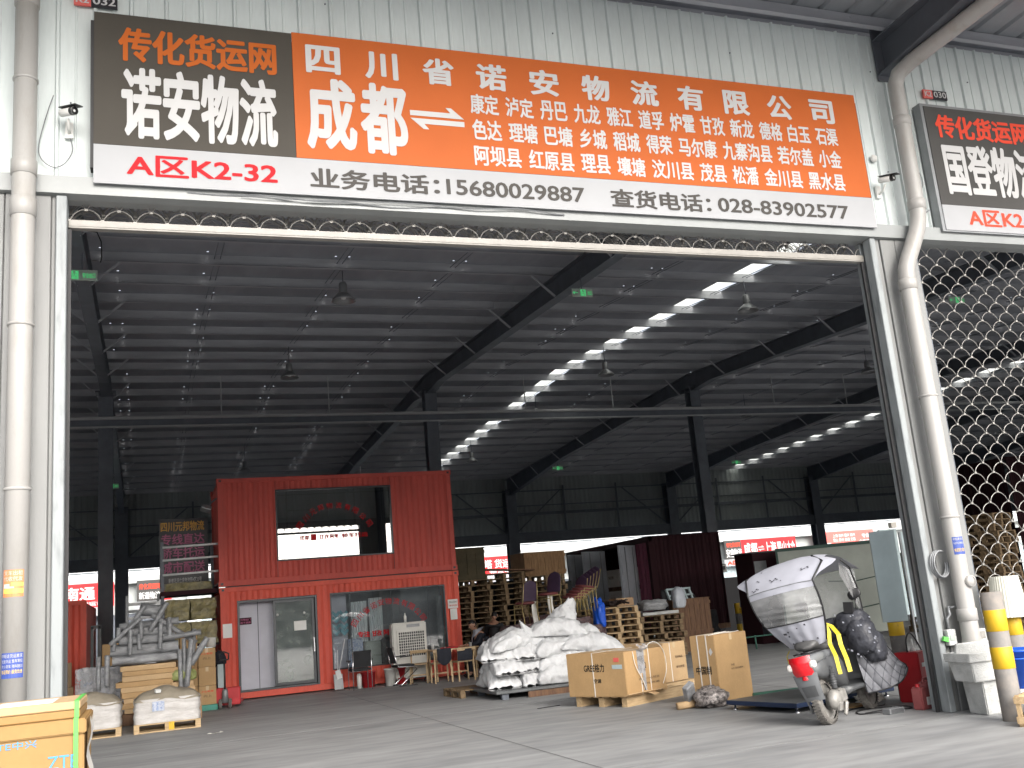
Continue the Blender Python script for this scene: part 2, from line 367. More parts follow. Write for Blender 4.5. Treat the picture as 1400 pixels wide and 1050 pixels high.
ORD = ['topmost', 'second', 'third', 'fourth', 'fifth', 'sixth', 'seventh', 'eighth', 'ninth', 'tenth', 'eleventh', 'twelfth', 'thirteenth', 'fourteenth', 'fifteenth', 'sixteenth', 'seventeenth', 'eighteenth', 'nineteenth', 'twentieth']
def corr(m, x0, x1, z0, z1, y, d=.034, per=.28, flip=1):
    """trapezoid profile wall sheet in the XZ plane, ribs vertical, recess d behind y"""
    n = max(1, round((x1-x0)/per)); p = (x1-x0)/n; xs = []
    for i in range(n): xs += [(x0+i*p, 0), (x0+i*p+p*.28, 0), (x0+i*p+p*.5, d), (x0+i*p+p*.78, d)]
    xs.append((x1, 0))
    v = []; f = []
    for i, (x, dd) in enumerate(xs): v += [(x, y+dd*flip, z0), (x, y+dd*flip, z1)]
    for i in range(len(xs)-1): f.append((2*i, 2*i+2, 2*i+3, 2*i+1))
    m.add(v, f)
def corrx(m, y0, y1, z0, z1, x, d=.034, per=.28):
    n = max(1, round((y1-y0)/per)); p = (y1-y0)/n; ys = []
    for i in range(n): ys += [(y0+i*p, 0), (y0+i*p+p*.28, 0), (y0+i*p+p*.5, d), (y0+i*p+p*.78, d)]
    ys.append((y1, 0)); v = []; f = []
    for i, (yy, dd) in enumerate(ys): v += [(x+dd, yy, z0), (x+dd, yy, z1)]
    for i in range(len(ys)-1): f.append((2*i, 2*i+2, 2*i+3, 2*i+1))
    m.add(v, f)
def arc_text(m, chars, pts, y, size, centre, bold=.03):
    for ch, (x, z) in zip(chars, pts):
        a = math.atan2(z-centre[1], x-centre[0]) - math.pi/2
        U = Vector((math.cos(a), 0, math.sin(a))); V = Vector((-math.sin(a), 0, math.cos(a)))
        O = Vector((x, y, z)) - U*size/2 - V*size/2
        m.text(ch, O, U, V, size, size, bold)
# ------------------------------------------------------------------ setting: ground
g = MB(); g.sheet(lambda u, v: Vector((-300+600*u, -200+600*v, 0)), 60, 60)
tag(part(g, 'ground', 'concrete'), kind='structure')
# oil stains and the cast joints of the yard slab
K['stain'] = mat('old_oil_stain', (.17, .17, .172), .6, namt=.1)
K['joint'] = mat('slab_joint', (.225, .225, .225), .9)
m = MB()
for y in (9.2, 16.2, 24.2, 33): m.box(-22, y, .001, 61, y+.006, .004)
for x in (-6.4, 4.1, 9.3, 19.8): m.box(x, 9.2, .0045, x+.006, 54, .0075)
tag(part(m, 'slab_joints', 'joint'), kind='structure')

# ------------------------------------------------------------------ warehouse
YF, YM, YB = 9.62, 33.0, 54.6
XS = [-1.15+10.46*i for i in range(-2, 7)]
X0, X1 = XS[0], XS[-1]
PUR = [9.95+1.575*k for k in range(15)] + [YM+.75+1.575*k for k in range(14)]
def ztop(y):                       # top of the rafters
    return 9.70-.0445*abs(y-YM)
WH = thing('warehouse', 'long grey steel warehouse with an open front bay and a dark trussed roof', 'warehouse', (4, YF, 0), world=True)
m = MB()
v = []; f = []; x = X0-.5; y = YF-.002                     # flat sheet with narrow double ribs
while x < X1+.5:
    for dx, dy in ((0, 0), (.014, -.030), (.036, -.030), (.050, 0), (.175, 0), (.181, -.010), (.193, -.010), (.199, 0)): v += [(x+dx, y+dy, 5.87), (x+dx, y+dy, 8.62)]
    x += .335
for i in range(len(v)//2-1): f.append((2*i, 2*i+2, 2*i+3, 2*i+1))
m.add(v, f)
m.m = 1
for x in (-.95+.3, 1.85, 4.5, 6.9, 9.05, 10.7, 12.1):
    for z in (6.62, 8.05):
        m.cbox((x, YF-.038, z+(x*.013 % .05)), (.014, .012, .014))
part(m, 'wall_panel', ['cladding', 'steel_dark'], WH)
m = MB(); m.smooth = False
m.prism([(YF-.13, 5.69), (YF-.02, 5.67), (YF+.12, 5.67), (YF+.12, 5.90), (YF-.036, 5.90), (YF-.036, 5.868), (YF-.13, 5.862)], X0-.5, X1+.5, 'X')
part(m, 'eave_flashing', 'flashing', WH)
# column cladding at the front: boxed grey sheets with seams
for i, x in enumerate(XS):
    if i in (0,): continue
    m = MB(); a, b = x-.62, x-.08
    if i == 2: a, b = -1.62, -.765
    elif i == 3: a, b = 8.575, 9.24
    else: a, b = x-.74, x-.07
    m.box(a, 9.56, 0, a+.10, 9.74, 5.68); m.box(a+.108, 9.54, 0, (a+b)/2-.004, 9.74, 5.675); m.box((a+b)/2+.004, 9.54, 0, b-.04, 9.74, 5.678); m.box(b-.036, 9.56, 0, b, 9.74, 5.68)
    m.box(a+.02, 9.58, 0, b-.02, 9.72, 5.66)
    part(m, 'column_cladding', 'grey_clad', WH, .006)
def ibeam_col(m, x, y, w, d, z0, z1):
    m.box(x-w/2, y-d/2, z0, x+w/2, y-d/2+.02, z1); m.box(x-w/2, y+d/2-.02, z0, x+w/2, y+d/2, z1); m.box(x-.008, y-d/2+.02, z0, x+.008, y+d/2-.02, z1)
for i, x in enumerate(XS):
    m = MB(); ibeam_col(m, x+.02, 9.98, .26, .4, 0, ztop(10)-.45); part(m, 'column', 'steel_dark', WH)
    m = MB(); ibeam_col(m, x, YM, .42, .42, 0, ztop(YM)-.5); m.box(x-.3, YM-.3, ztop(YM)-.56, x+.3, YM+.3, ztop(YM)-.52)
    m.box(x-.27, YM-.27, 0, x+.27, YM+.27, .03); part(m, 'column', 'steel_dark', WH)
    m = MB(); ibeam_col(m, x, YB, .62, .62, 0, ztop(YB)-.6); part(m, 'column', 'steel_dark', WH)
    # tapered rafter: web and two flanges, deepened at the back column
    m = MB(); y0, y1 = YF+.35, YB+.2
    def zb(y): return ztop(y) - (.52 + max(0, y-46)*.055 + max(0, 1.6-abs(y-YM))*.12 + max(0, 13-y)*.06)
    ys = [y0, 11.5, 13, 20, 27, 31.4, YM, 34.6, 40, 46, 50, y1]
    for p, q in zip(ys, ys[1:]):
        for (xa, xb, f0, f1) in ((x-.006, x+.006, 1, 0), (x-.14, x+.14, 2, 0), (x-.14, x+.14, 3, 0)):
            zt0, zt1, zb0, zb1 = ztop(p), ztop(q), zb(p), zb(q)
            if f0 == 2: zb0, zb1 = zt0-.016, zt1-.016
            if f0 == 3: zt0, zt1 = zb0+.016, zb1+.016
            if f0 == 1: zt0 -= .016; zt1 -= .016; zb0 += .016; zb1 += .016
            m.add([(xa,p,zb0),(xb,p,zb0),(xb,q,zb1),(xa,q,zb1),(xa,p,zt0),(xb,p,zt0),(xb,q,zt1),(xa,q,zt1)], [(3,2,1,0),(4,5,6,7),(0,1,5,4),(1,2,6,5),(2,3,7,6),(3,0,4,7)])
    m.m = 1                          # knee braces from the rafter foot up to the purlins
    for y in PUR[1::2]:
        for s in (-1, 1): m.beam((x+s*.10, y, zb(y)+.01), (x+s*.72, y, ztop(y)+.03), .045, .045)
    part(m, 'rafter', ['steel_dark', 'purlin'], WH)
for y in PUR:                        # Z purlins: web plus two lips
    m = MB(); z = ztop(y)+.004; d = .235
    m.box(X0, y, z, X1, y+.006, z+d); m.box(X0, y-.07, z-.004, X1, y+.006, z); m.box(X0, y+.0, z+d, X1, y+.07, z+.004+d)
    for x in XS[1:]:
        m.box(x-.55, y-.010, z+.001, x+.55, y-.001, z+d-.002)
    part(m, 'purlin', 'purlin', WH)
for i in range(8):
    for k in (.25, .5, .75):
        m = MB(); x = XS[i]+10.46*k
        for a, b in zip(PUR, PUR[1:]):
            for dx in (-.06, .06): m.tube([(x+dx, a, ztop(a)+.06), (x+dx, b, ztop(b)+.15)], .009, 4, cap=False)
        part(m, 'sag_rod', 'steel_dark', WH)
# roof sheets with narrow strips pierced by screw holes, skylight bands left open
SKY = [XS[3]+5.0, XS[5]+5.0, XS[1]+5.0]
HOLE = []
for i in range(8):
    for k in (.05, .25, .5, .75): 
        HOLE += [XS[i]+10.46*k-.16, XS[i]+10.46*k+.13]
for nm, ya, yb in (('front', YF-.3, YM), ('back', YM, YB+.9)):
    m = MB(); sk = MB(); rr = random.Random(3)
    def zz(y): return ztop(y)+.245
    x = X0
    while x < X1:
        if any(abs(x-s) < .3 for s in SKY): x += .6; continue
        hole = [h for h in HOLE if x <= h < x+.3]
        pts = [(x, 0), (x+.05, .0006), (x+.09, .0006), (x+.14, 0), (x+.3, 0)]
        for (a, da), (b, db) in zip(pts, pts[1:]):
            if hole and a == x+.14:
                m.quad((a, ya, zz(ya)), (a+.07, ya, zz(ya)), (a+.07, yb, zz(yb)), (a, yb, zz(yb)))
                m.quad((a+.115, ya, zz(ya)), (b, ya, zz(ya)), (b, yb, zz(yb)), (a+.115, yb, zz(yb)))
                cuts = [ya]
                for y in PUR:
                    if ya < y < yb-.3 and rr.random() < .62: cuts += [y-.23, y-.185]
                    if ya < y < yb-.6 and rr.random() < .3: cuts += [y+.30, y+.345]
                cuts.append(yb)
                for c0, c1 in zip(cuts[::2], cuts[1::2]):
                    if c1 > c0: m.quad((a+.07, c0, zz(c0)), (a+.115, c0, zz(c0)), (a+.115, c1, zz(c1)), (a+.07, c1, zz(c1)))
            else:
                m.quad((a, ya, zz(ya)+da), (b, ya, zz(ya)+da), (b, yb, zz(yb)+db), (a, yb, zz(yb)+db))
        x += .3
    part(m, 'roof_sheet', 'roof', WH)
    for s in SKY:
        sk = MB(); sk.quad((s-.5, ya, zz(ya)+.05), (s+.5, ya, zz(ya)+.05), (s+.5, yb, zz(yb)+.05), (s-.5, yb, zz(yb)+.05))
        part(sk, 'skylight', 'skylight', WH)
K['tie_pale'] = mat('pale_grey_tube', (.42, .43, .44), .5, namt=.05)
# long service tray on the middle columns
m = MB(); m.tube([(X0, YM-.32, 8.30), (X1, YM-.32, 8.30)], .055, 8); m.m = 1; m.box(X0, YM-.30, 8.05, X1, YM-.28, 8.25); m.m = 0; m.tube([(X0, YM-.32, 8.02), (X1, YM-.32, 8.02)], .03, 6)
for i in range(8):
    for k in (.33, .66): m.tube([(XS[i]+10.46*k, YM-.30, 8.3), (XS[i]+10.46*k, YM-.3, 9.6)], .02, 5)
part(m, 'tie_tube', ['tie_pale', 'steel_dark'], WH)
# back wall above the openings
m = MB(); corr(m, X0, X1, 5.6, 9.0, YB+.32, .03, .30); part(m, 'back_wall', 'backwall', WH)
m = MB(); m.box(X0, YB-.2, 5.02, X1, YB+.2, 5.62); part(m, 'lintel_beam', 'steel_dark', WH)
for z, hgt in ((6.62, .16), (7.15, .05), (8.0, .06)):
    m = MB(); m.box(X0, YB+.12, z, X1, YB+.28, z+hgt); part(m, 'girt', 'steel_dark', WH)
for i in range(8):
    x = XS[i]
    for p, q in (((x+.4, YB+.05, 5.7), (x+3.2, YB+.05, 8.0)), ((XS[i+1]-.4, YB+.05, 5.7), (XS[i+1]-3.2, YB+.05, 8.0))):
        m = MB(); m.beam(p, q, .07, .07); part(m, 'wall_brace', 'steel_dark', WH)
    for k in (.33, .66):
        m = MB(); m.box(x+10.46*k-.05, YB+.06, 5.63, x+10.46*k+.05, YB+.12, 8.3); part(m, 'wall_post', 'steel_dark', WH)
# end walls
for x in (X0-.3, X1+.3):
    m = MB(); corrx(m, YF, YB+.3, 0, 9.9, x); part(m, 'end_wall', 'backwall', WH)
# canopy over the loading front
CA, CB = 5.2, YF-.03
def zc(y): return 8.52 + (YF-y)*.03
for x in XS:
    m = MB()
    for (xa, xb, k) in ((x-.006, x+.006, 0), (x-.14, x+.14, 1), (x-.14, x+.14, 2)):
        for p, q in ((CB, CA),):
            t0, t1 = zc(p)+.02, zc(q)+.02; b0, b1 = 8.02, 8.45
            if k == 1: b0, b1 = t0-.018, t1-.018
            if k == 2: t0, t1 = b0+.018, b1+.018
            if k == 0: t0 -= .018; t1 -= .018; b0 += .018; b1 += .018
            m.add([(xa,p,b0),(xb,p,b0),(xb,q,b1),(xa,q,b1),(xa,p,t0),(xb,p,t0),(xb,q,t1),(xa,q,t1)], [(3,2,1,0),(4,5,6,7),(0,1,5,4),(1,2,6,5),(2,3,7,6),(3,0,4,7)])
    m.box(x-.15, YF-.045, 7.95, x+.15, YF-.030, 8.70)
    part(m, 'canopy_beam', 'canopy_beam', WH)
for y in (YF-.24, YF-1.75, CA+.05):
    m = MB(); z = zc(y)+.045
    m.box(X0, y, z, X1, y+.006, z+.18); m.box(X0, y-.07, z-.004, X1, y+.006, z); m.box(X0, y, z+.18, X1, y+.07, z+.184)
    for x in XS:
        for dx in (-.62, -.5, .5, .62):
            for dz in (.06, .13): m.cbox((x+dx, y-.004, z+dz), (.018, .01, .018))
    part(m, 'canopy_purlin', 'purlin', WH)
m = MB(); x = X0
while x < X1:
    for (a, da), (b, db) in zip([(x, 0), (x+.03, .04), (x+.07, .04), (x+.10, 0)], [(x+.03, .04), (x+.07, .04), (x+.10, 0), (x+.42, 0)]):
        m.quad((a, CA-.2, zc(CA)+.235+da), (b, CA-.2, zc(CA)+.235+db), (b, CB+.01, zc(CB)+.235+db), (a, CB+.01, zc(CB)+.235+da))
    x += .42
part(m, 'canopy_sheet', 'canopy', WH)

# ------------------------------------------------------------------ unseen warehouse added behind the viewer to cut low sky and feed reflections
NB = thing('unseen_warehouse', 'added unseen warehouse behind the viewer, blocking low sky and filling window reflections', 'warehouse', (6, -30, 0), world=True)
m = MB(); corr(m, -60, 90, 2.6, 4.9, -30, .05, .6, -1); part(m, 'ribbed_wall', 'backwall', NB)
m = MB(); m.box(-60, -52, 4.9, 90, -29.5, 5.1); part(m, 'roof', 'roof', NB)
m = MB(); m.box(-60, -30.6, 0, 90, -30.3, 2.6); part(m, 'lower_wall', 'steel_dark', NB)
for i in range(14):
    m = MB(); x = -58+10.46*i; m.box(x, -30.29, 0, x+.7, -29.9, 2.59); part(m, 'column', 'backwall', NB)

# ------------------------------------------------------------------ roller grilles
def grille(m, x0, x1, zs, y, dx=.292, dz=.124, r=.0065, seed=0, wob=.0):
    rr = random.Random(seed)
    for k, z in enumerate(zs):
        off = (dx/2 if k % 2 else 0); pts = []
        n = int((x1-x0)/dx)+2
        for i in range(-1, n):
            for j in range(8):
                t = j/8; px = x0+off+(i+t)*dx
                hgt = abs(math.sin(math.pi*t))**.62*dz
                if x0-.01 <= px <= x1+.01: pts.append((px, y+(.012 if k % 2 else 0)+rr.uniform(-wob, wob), z+hgt+rr.uniform(-wob, wob)))
        m.tube(pts, r, 5, cap=False)
        for i in range(-1, n):
            px = x0+off+i*dx
            if x0 <= px <= x1: m.cbox((px, y+.004, z+.006), (.030, .020, .022))
SH = thing('roller_grille', 'rolled up wire grille above the wide open bay with a cream bottom rail', 'roller grille', (3.9, 9.66, 5.42), world=True)
m = MB(); grille(m, -.66, 8.48, [5.50, 5.612], 9.70, r=.006); part(m, 'curtain', 'wire', SH)
m = MB()
rr = random.Random(5)
for k in range(13):
    grille(m, -.66, 8.48, [5.545+rr.uniform(0, .14)], 9.82+rr.uniform(0, .32), r=.004, seed=k, wob=.012)
part(m, 'rolled_curtain', 'wire', SH)
m = MB(); m.box(-.665, 9.655, 5.415, 8.485, 9.735, 5.497); m.box(-.665, 9.650, 5.43, 8.485, 9.655, 5.44); part(m, 'bottom_rail', 'rail', SH, .006)
for a, b, s in ((-.762, -.668, 1), (8.488, 8.572, -1)):
    m = MB(); m.box(a, 9.50, 0, b, 9.64, 5.67); m.box(a, 9.70, 0, b, 9.80, 5.67); m.box(a if s > 0 else b-.02, 9.64, 0, a+.02 if s > 0 else b, 9.70, 5.67)
    gd = part(m, 'guide_rail', 'jamb', SH, .008)
    m = MB(); m.box(b+.001 if s > 0 else a-.045, 9.66, 0, b+.03 if s > 0 else a-.003, 9.69, 5.4); part(m, 'guide_slot', 'jamb_slot', gd)
SH2 = thing('roller_grille', 'lowered wire grille of fish scale arcs closing the bay behind the right downpipe', 'roller grille', (14, 9.70, 0), world=True)
m = MB(); grille(m, 9.26, 18.8, [.1+.124*k for k in range(45)], 9.72, r=.0056, wob=.001); part(m, 'curtain', 'wire', SH2)
m = MB(); m.box(9.26, 9.69, .02, 18.8, 9.75, .10); part(m, 'bottom_rail', 'rail', SH2, .006)

# ------------------------------------------------------------------ downpipes
def pipe_thing(label, pts, r, rings, loc):
    t = thing('downpipe', label, 'drain pipe', loc, world=True)
    m = MB(); m.tube(pts, r, 20); part(m, 'pipe', 'pipe', t)
    for z, x, y, hgt, k in rings:
        m = MB(); m.lathe([(.1, 0), (.111, .006), (.112, hgt-.008), (.1, hgt)], (x, y, z), 24); part(m, 'collar', 'pipe', t)
    return t
LP = pipe_thing('straight white downpipe with an orange and a blue sticker, left of the open bay', [(-1.02, 9.36, 0), (-1.02, 9.36, 8.6)], .10,
    [(z, -1.02, 9.36, h_, 0) for z, h_ in ((7.5, .16), (5.78, .15), (5.38, .18), (.9, .12), (2.9, .03), (6.72, .03), (4.35, .03))], (-1.02, 9.36, 0))
RP = pipe_thing('bent white downpipe between the open bay and the closed grille', 
    [(9.55, 6.2, 8.20), (9.47, 7.6, 8.12), (9.30, 9.12, 7.98), (9.235, 9.30, 7.90), (9.215, 9.36, 7.78), (9.21, 9.36, 7.6), (9.19, 9.36, 5.98), (9.16, 9.36, 5.84), (9.11, 9.36, 5.72), (8.90, 9.36, 5.34), (8.845, 9.36, 5.22), (8.83, 9.36, 5.08), (8.83, 9.36, .80), (8.83, 9.36, .74), (8.83, 9.36, 0)],
    [.1]*12+[.1, .112, .112], [(z, x, 9.36, h_, 0) for z, x, h_ in ((7.18, 9.207, .12), (6.02, 9.195, .14), (4.95, 8.83, .14), (3.6, 8.83, .03), (2.15, 8.83, .03), (.98, 8.83, .14))], (8.83, 9.36, 0))
def curved(m, c, r, a0, a1, z0, z1):
    n = 8; v = []; f = []
    for i in range(n+1):
        a = a0+(a1-a0)*i/n; v += [(c[0]+r*math.sin(a), c[1]-r*math.cos(a), z0), (c[0]+r*math.sin(a), c[1]-r*math.cos(a), z1)]
    for i in range(n): f.append((2*i, 2*i+2, 2*i+3, 2*i+1))
    m.add(v, f)
def glyph_curved(m, body, c, r, a0, a1, z0, z1, bold=.02):
    vs, fs, (x0, y0, x1, y1) = glyphs(body, bold, 1.0)
    m.add([(c[0]+r*math.sin(a0+(a1-a0)*(x-x0)/(x1-x0)), c[1]-r*math.cos(a0+(a1-a0)*(x-x0)/(x1-x0)), z0+(z1-z0)*(y-y0)/(y1-y0)) for x, y in vs], fs)
C = (-1.02, 9.36)
m = MB(); curved(m, C, .1015, -.95, .75, 2.02, 2.24); st = part(m, 'sticker', 'sticker_orange', LP)
m = MB(); curved(m, C, .1025, -.90, .72, 2.05, 2.085); curved(m, C, .1025, -.2, .72, 2.105, 2.135); part(m, 'sticker_band', 'sticker_yellow', st)
m = MB(); curved(m, C, .1025, -.90, .0, 2.09, 2.103); curved(m, C, .1028, -.86, -.35, 2.095, 2.125)
glyph_curved(m, '叉车出租', C, .103, -.85, .65, 2.195, 2.232, .04); glyph_curved(m, '代收代发', C, .103, -.85, .65, 2.148, 2.186, .04); part(m, 'lettering', 'let_white', st)
m = MB(); curved(m, C, .1015, -1.0, .85, 1.375, 1.575); st = part(m, 'sticker', 'sticker_blue', LP)
m = MB(); glyph_curved(m, '中短途货运搬家', C, .103, -.9, .75, 1.535, 1.566, .03); glyph_curved(m, '长途货运 整车零担', C, .103, -.9, .75, 1.495, 1.523, .03); glyph_curved(m, '大小货车 随叫随到', C, .103, -.9, .75, 1.455, 1.482, .03); part(m, 'lettering', 'let_white', st)
m = MB(); glyph_curved(m, '电话预约 服务热线', C, .103, -.9, .75, 1.41, 1.442, .03); part(m, 'lettering', 'sticker_yellow', st)
C = (8.83, 9.36)
m = MB(); curved(m, C, .1015, -.95, .45, 1.73, 1.93); st = part(m, 'sticker', 'sticker_blue', RP)
m = MB(); glyph_curved(m, '中短途货运', C, .103, -.85, .38, 1.89, 1.92, .03); glyph_curved(m, '长途货运 整车零担', C, .103, -.85, .38, 1.845, 1.872, .03); part(m, 'lettering', 'let_white', st)
m = MB(); glyph_curved(m, '电话预约 服务', C, .103, -.85, .38, 1.76, 1.80, .03); part(m, 'lettering', 'sticker_yellow', st)

# ------------------------------------------------------------------ main sign
EX, EZ = Vector((1,0,0)), Vector((0,0,1))
SG = thing('sign_board', 'long orange, grey and white freight company sign on the wall above the open bay', 'sign', (4.07, 9.5, 5.79), world=True)
YS = 9.44; yt = YS-.004
m = MB(); m.box(-.47, 9.46, 5.95, 8.60, 9.585, 7.50); part(m, 'frame', 'jamb_slot', SG)
def bowed(x0, x1, z0, z1):
    mm = MB(); mm.sheet(lambda u, v: Vector((x0+(x1-x0)*u, YS+.006*math.sin(u*23+v*5)*math.sin(v*3.1)*0, z0+(z1-z0)*v)), 2, 2); mm.box(x0, YS+.002, z0, x1, YS+.018, z1); return mm
part(bowed(-.44, 1.452, 6.19, 7.585), 'grey_panel', 'banner_grey', SG)
part(bowed(1.456, 8.575, 6.19, 7.60), 'orange_panel', 'orange', SG)
part(bowed(-.44, 8.59, 5.79, 6.186), 'white_panel', 'banner_white', SG)
def lines(parent, matname, *items):
    for it in items:
        mm = MB(); body, x0, x1, z0, z1 = it[:5]; mm.text(body, (x0, it[6] if len(it) > 6 else yt, z0), EX, EZ, x1-x0, z1-z0, it[5] if len(it) > 5 else .02)
        part(mm, 'lettering', matname, parent)
lines(SG, 'let_orange', ('传化货运网', -.21, 1.28, 7.09, 7.44, .035))
lines(SG, 'let_white', ('诺安物流', -.18, 1.265, 6.29, 7.0, .034))
lines(SG, 'let_red', ('A区K2-32', -.14, 1.25, 5.89, 6.10, .024))
tt = [('四', 1.77), ('川', 2.39), ('省', 3.02), ('诺', 3.63), ('安', 4.26), ('物', 4.90), ('流', 5.53), ('有', 6.15), ('限', 6.78), ('公', 7.40), ('司', 8.03)]
lines(SG, 'let_white', *[(c, x-.165, x+.165, 7.165, 7.465, .035) for c, x in tt])
lines(SG, 'let_white', ('成', 1.59, 2.07, 6.32, 7.08, .036), ('都', 2.15, 2.62, 6.31, 7.08, .036))
m = MB()
for (xa, xb, z, s) in ((2.67, 3.27, 6.80, 1), (2.67, 3.27, 6.71, -1)):
    if s > 0: pts = [(xa, z-.03), (xb, z-.03), (xb-.14, z+.09), (xb-.20, z+.09), (xb-.15, z+.03), (xa, z+.03)]
    else: pts = [(xb, z+.03), (xa, z+.03), (xa+.14, z-.09), (xa+.20, z-.09), (xa+.15, z-.03), (xb, z-.03)]
    m.add([(x, yt, zz_) for x, zz_ in pts], [tuple(range(6))])
part(m, 'arrows', 'let_white', SG)
def words(ws, x0, x1, gap):
    n = sum(len(a) for a in ws); u = (x1-x0)/(n+gap*(len(ws)-1)); out = []; x = x0
    for a in ws: out.append((a, x, x+u*len(a))); x += u*(len(a)+gap)
    return out
for ws, z0, z1 in (('康定 泸定 丹巴 九龙 雅江 道孚 炉霍 甘孜 新龙 德格 白玉 石渠', 6.86, 7.09), ('色达 理塘 巴塘 乡城 稻城 得荣 马尔康 九寨沟县 若尔盖 小金', 6.555, 6.785), ('阿坝县 红原县 理县 壤塘 汶川县 茂县 松潘 金川县 黑水县', 6.25, 6.475)):
    lines(SG, 'let_white', *[(a, xa+.01, xb-.01, z0, z1, .026) for a, xa, xb in words(ws.split(), 3.35, 8.21, .42)])
lines(SG, 'let_grey', ('业务电话：', 1.59, 2.93, 5.875, 6.085, .026), ('15680029887', 3.02, 4.61, 5.89, 6.06, .02), ('查货电话：', 4.94, 6.22, 5.86, 6.075, .026), ('028-83902577', 6.33, 8.18, 5.88, 6.05, .02))
m = MB(); m.tube([(x, 9.47+.02*math.sin(x*3), 5.745+.018*math.sin(x*2.1)+.01*math.sin(x*7)) for x in [(.4+.12*i) for i in range(34)]], .008, 5)
m.tube([(x, 9.455, 5.752+.014*math.sin(x*2.7+1)) for x in [(.9+.12*i) for i in range(18)]], .006, 5)
tag(part(m, 'cable', 'grey_metal', None, loc='auto'), 'thin loose grey cable sagging along the ledge under the orange sign', 'cable')
# right neighbour's sign
S2 = thing('sign_board', 'charcoal freight sign with red and white lettering on the wall right of the bent downpipe', 'sign', (14.2, 9.5, 5.81), world=True)
m = MB(); m.box(9.64, 9.45, 5.80, 18.8, 9.585, 7.60); part(m, 'frame', 'grey_metal', S2)
m = MB(); m.box(9.69, YS, 6.17, 11.6, 9.46, 7.56); part(m, 'dark_panel', 'banner_dark', S2)
m = MB(); m.box(11.604, YS, 6.17, 18.76, 9.46, 7.56); part(m, 'red_panel', 'red_banner', S2)
m = MB(); m.box(9.69, YS, 5.82, 18.76, 9.46, 6.166); part(m, 'white_panel', 'banner_white', S2)
lines(S2, 'let_red2', ('传化货运网', 9.84, 11.42, 7.13, 7.45, .035))
lines(S2, 'let_white', ('国登物流', 9.87, 11.48, 6.34, 7.03, .034))
lines(S2, 'let_red2', ('A区K2-30', 10.10, 11.45, 5.90, 6.12, .026))
for nm, num, x0, z0 in (('leftmost', '032', -.63, 7.72), ('right', '030', 9.865, 7.765)):
    t = thing('number_plate', {'032': 'small red and black bay plate 032 above the grey sign panel', '030': 'small red and black bay plate reading 030 above the charcoal sign'}[num], 'number plate', (x0+.2, 9.57, z0), world=True)
    m = MB(); m.box(x0, 9.565, z0, x0+.155, 9.59, z0+.125); part(m, 'red_plate', 'red_banner2', t)
    m = MB(); m.box(x0+.157, 9.565, z0, x0+.40, 9.59, z0+.125); part(m, 'black_plate', 'black_board', t)
    mm = MB(); mm.text('K2', (x0+.02, 9.561, z0+.025), EX, EZ, .115, .08, .02); mm.text(num, (x0+.175, 9.561, z0+.022), EX, EZ, .205, .085, .02); part(mm, 'lettering', 'let_white', t)

# ------------------------------------------------------------------ security cameras
def seccam(label, x, z, dirx):
    t = thing('security_camera', label, 'security camera', (x, 9.59, z-.14), world=True)
    m = MB(); m.cbox((x, 9.585, z-.10), (.07, .03, .16)); m.tube([(x, 9.57, z-.13), (x, 9.50, z-.12), (x, 9.44, z-.05)], .014, 8); part(m, 'bracket', 'plastic_white', t)
    m = MB(); m.T = Matrix.Translation((x, 9.40, z)) @ Euler((R(12), 0, R(dirx))).to_matrix().to_4x4()
    m.lathe([(0, .10), (.036, .10), (.038, .08), (.038, -.10), (.0, -.10)], (0, 0, 0), 16, 'Y'); part(m, 'housing', 'plastic_white', t)
    m2 = MB(); m2.T = m.T; m2.lathe([(.0, -.098), (.036, -.104), (.040, -.06), (.039, -.101)], (0, 0, 0), 16, 'Y'); m2.cbox((0, -.03, .045), (.085, .26, .008)); part(m2, 'lens_hood', 'black_plastic', t)
    return t
seccam('white bullet camera with dark front on the wall left of the orange sign', -.66, 6.47, 38)
seccam('dark bullet camera on the wall just left of the bent downpipe', 8.83, 6.44, 20)
m = MB(); m.tube(smooth([(-.66, 9.575, 6.32), (-.63, 9.57, 6.16), (-.70, 9.57, 6.02), (-.80, 9.57, 5.98), (-.90, 9.57, 6.06), (-.92, 9.57, 6.2), (-.86, 9.57, 6.5), (-.80, 9.57, 6.72)]), .005, 5)
tag(part(m, 'cable', 'grey_metal', None, loc='auto'), 'thin cable looping below the camera left of the orange sign', 'cable')
m = MB(); m.lathe([(0, -.05), (.03, -.045), (.05, -.02), (.05, 0)], (8.85, 9.59, 6.81), 14, 'Y')
tag(part(m, 'junction_cap', 'plastic_white', None, loc='auto'), 'small round white cap on the wall above the dark bullet camera', 'wall cap')
m = MB(); m.tube(smooth([(9.42, 9.57, 6.75), (9.50, 9.52, 6.62), (9.56, 9.57, 6.48), (9.48, 9.57, 6.4), (9.44, 9.57, 6.55)]), .006, 5)
tag(part(m, 'cable', 'grey_metal', None, loc='auto'), 'short dark cable loop on the wall right of the bent downpipe', 'cable')
m = MB(); m.tube([(9.40, 9.55, 6.02), (9.52, 9.50, 6.10)], .012, 6); m.cbox((9.40, 9.56, 6.01), (.05, .04, .05))
tag(part(m, 'wall_bracket', 'grey_metal', None, loc='auto'), 'small metal rod bracket on the wall beside the charcoal sign', 'bracket')
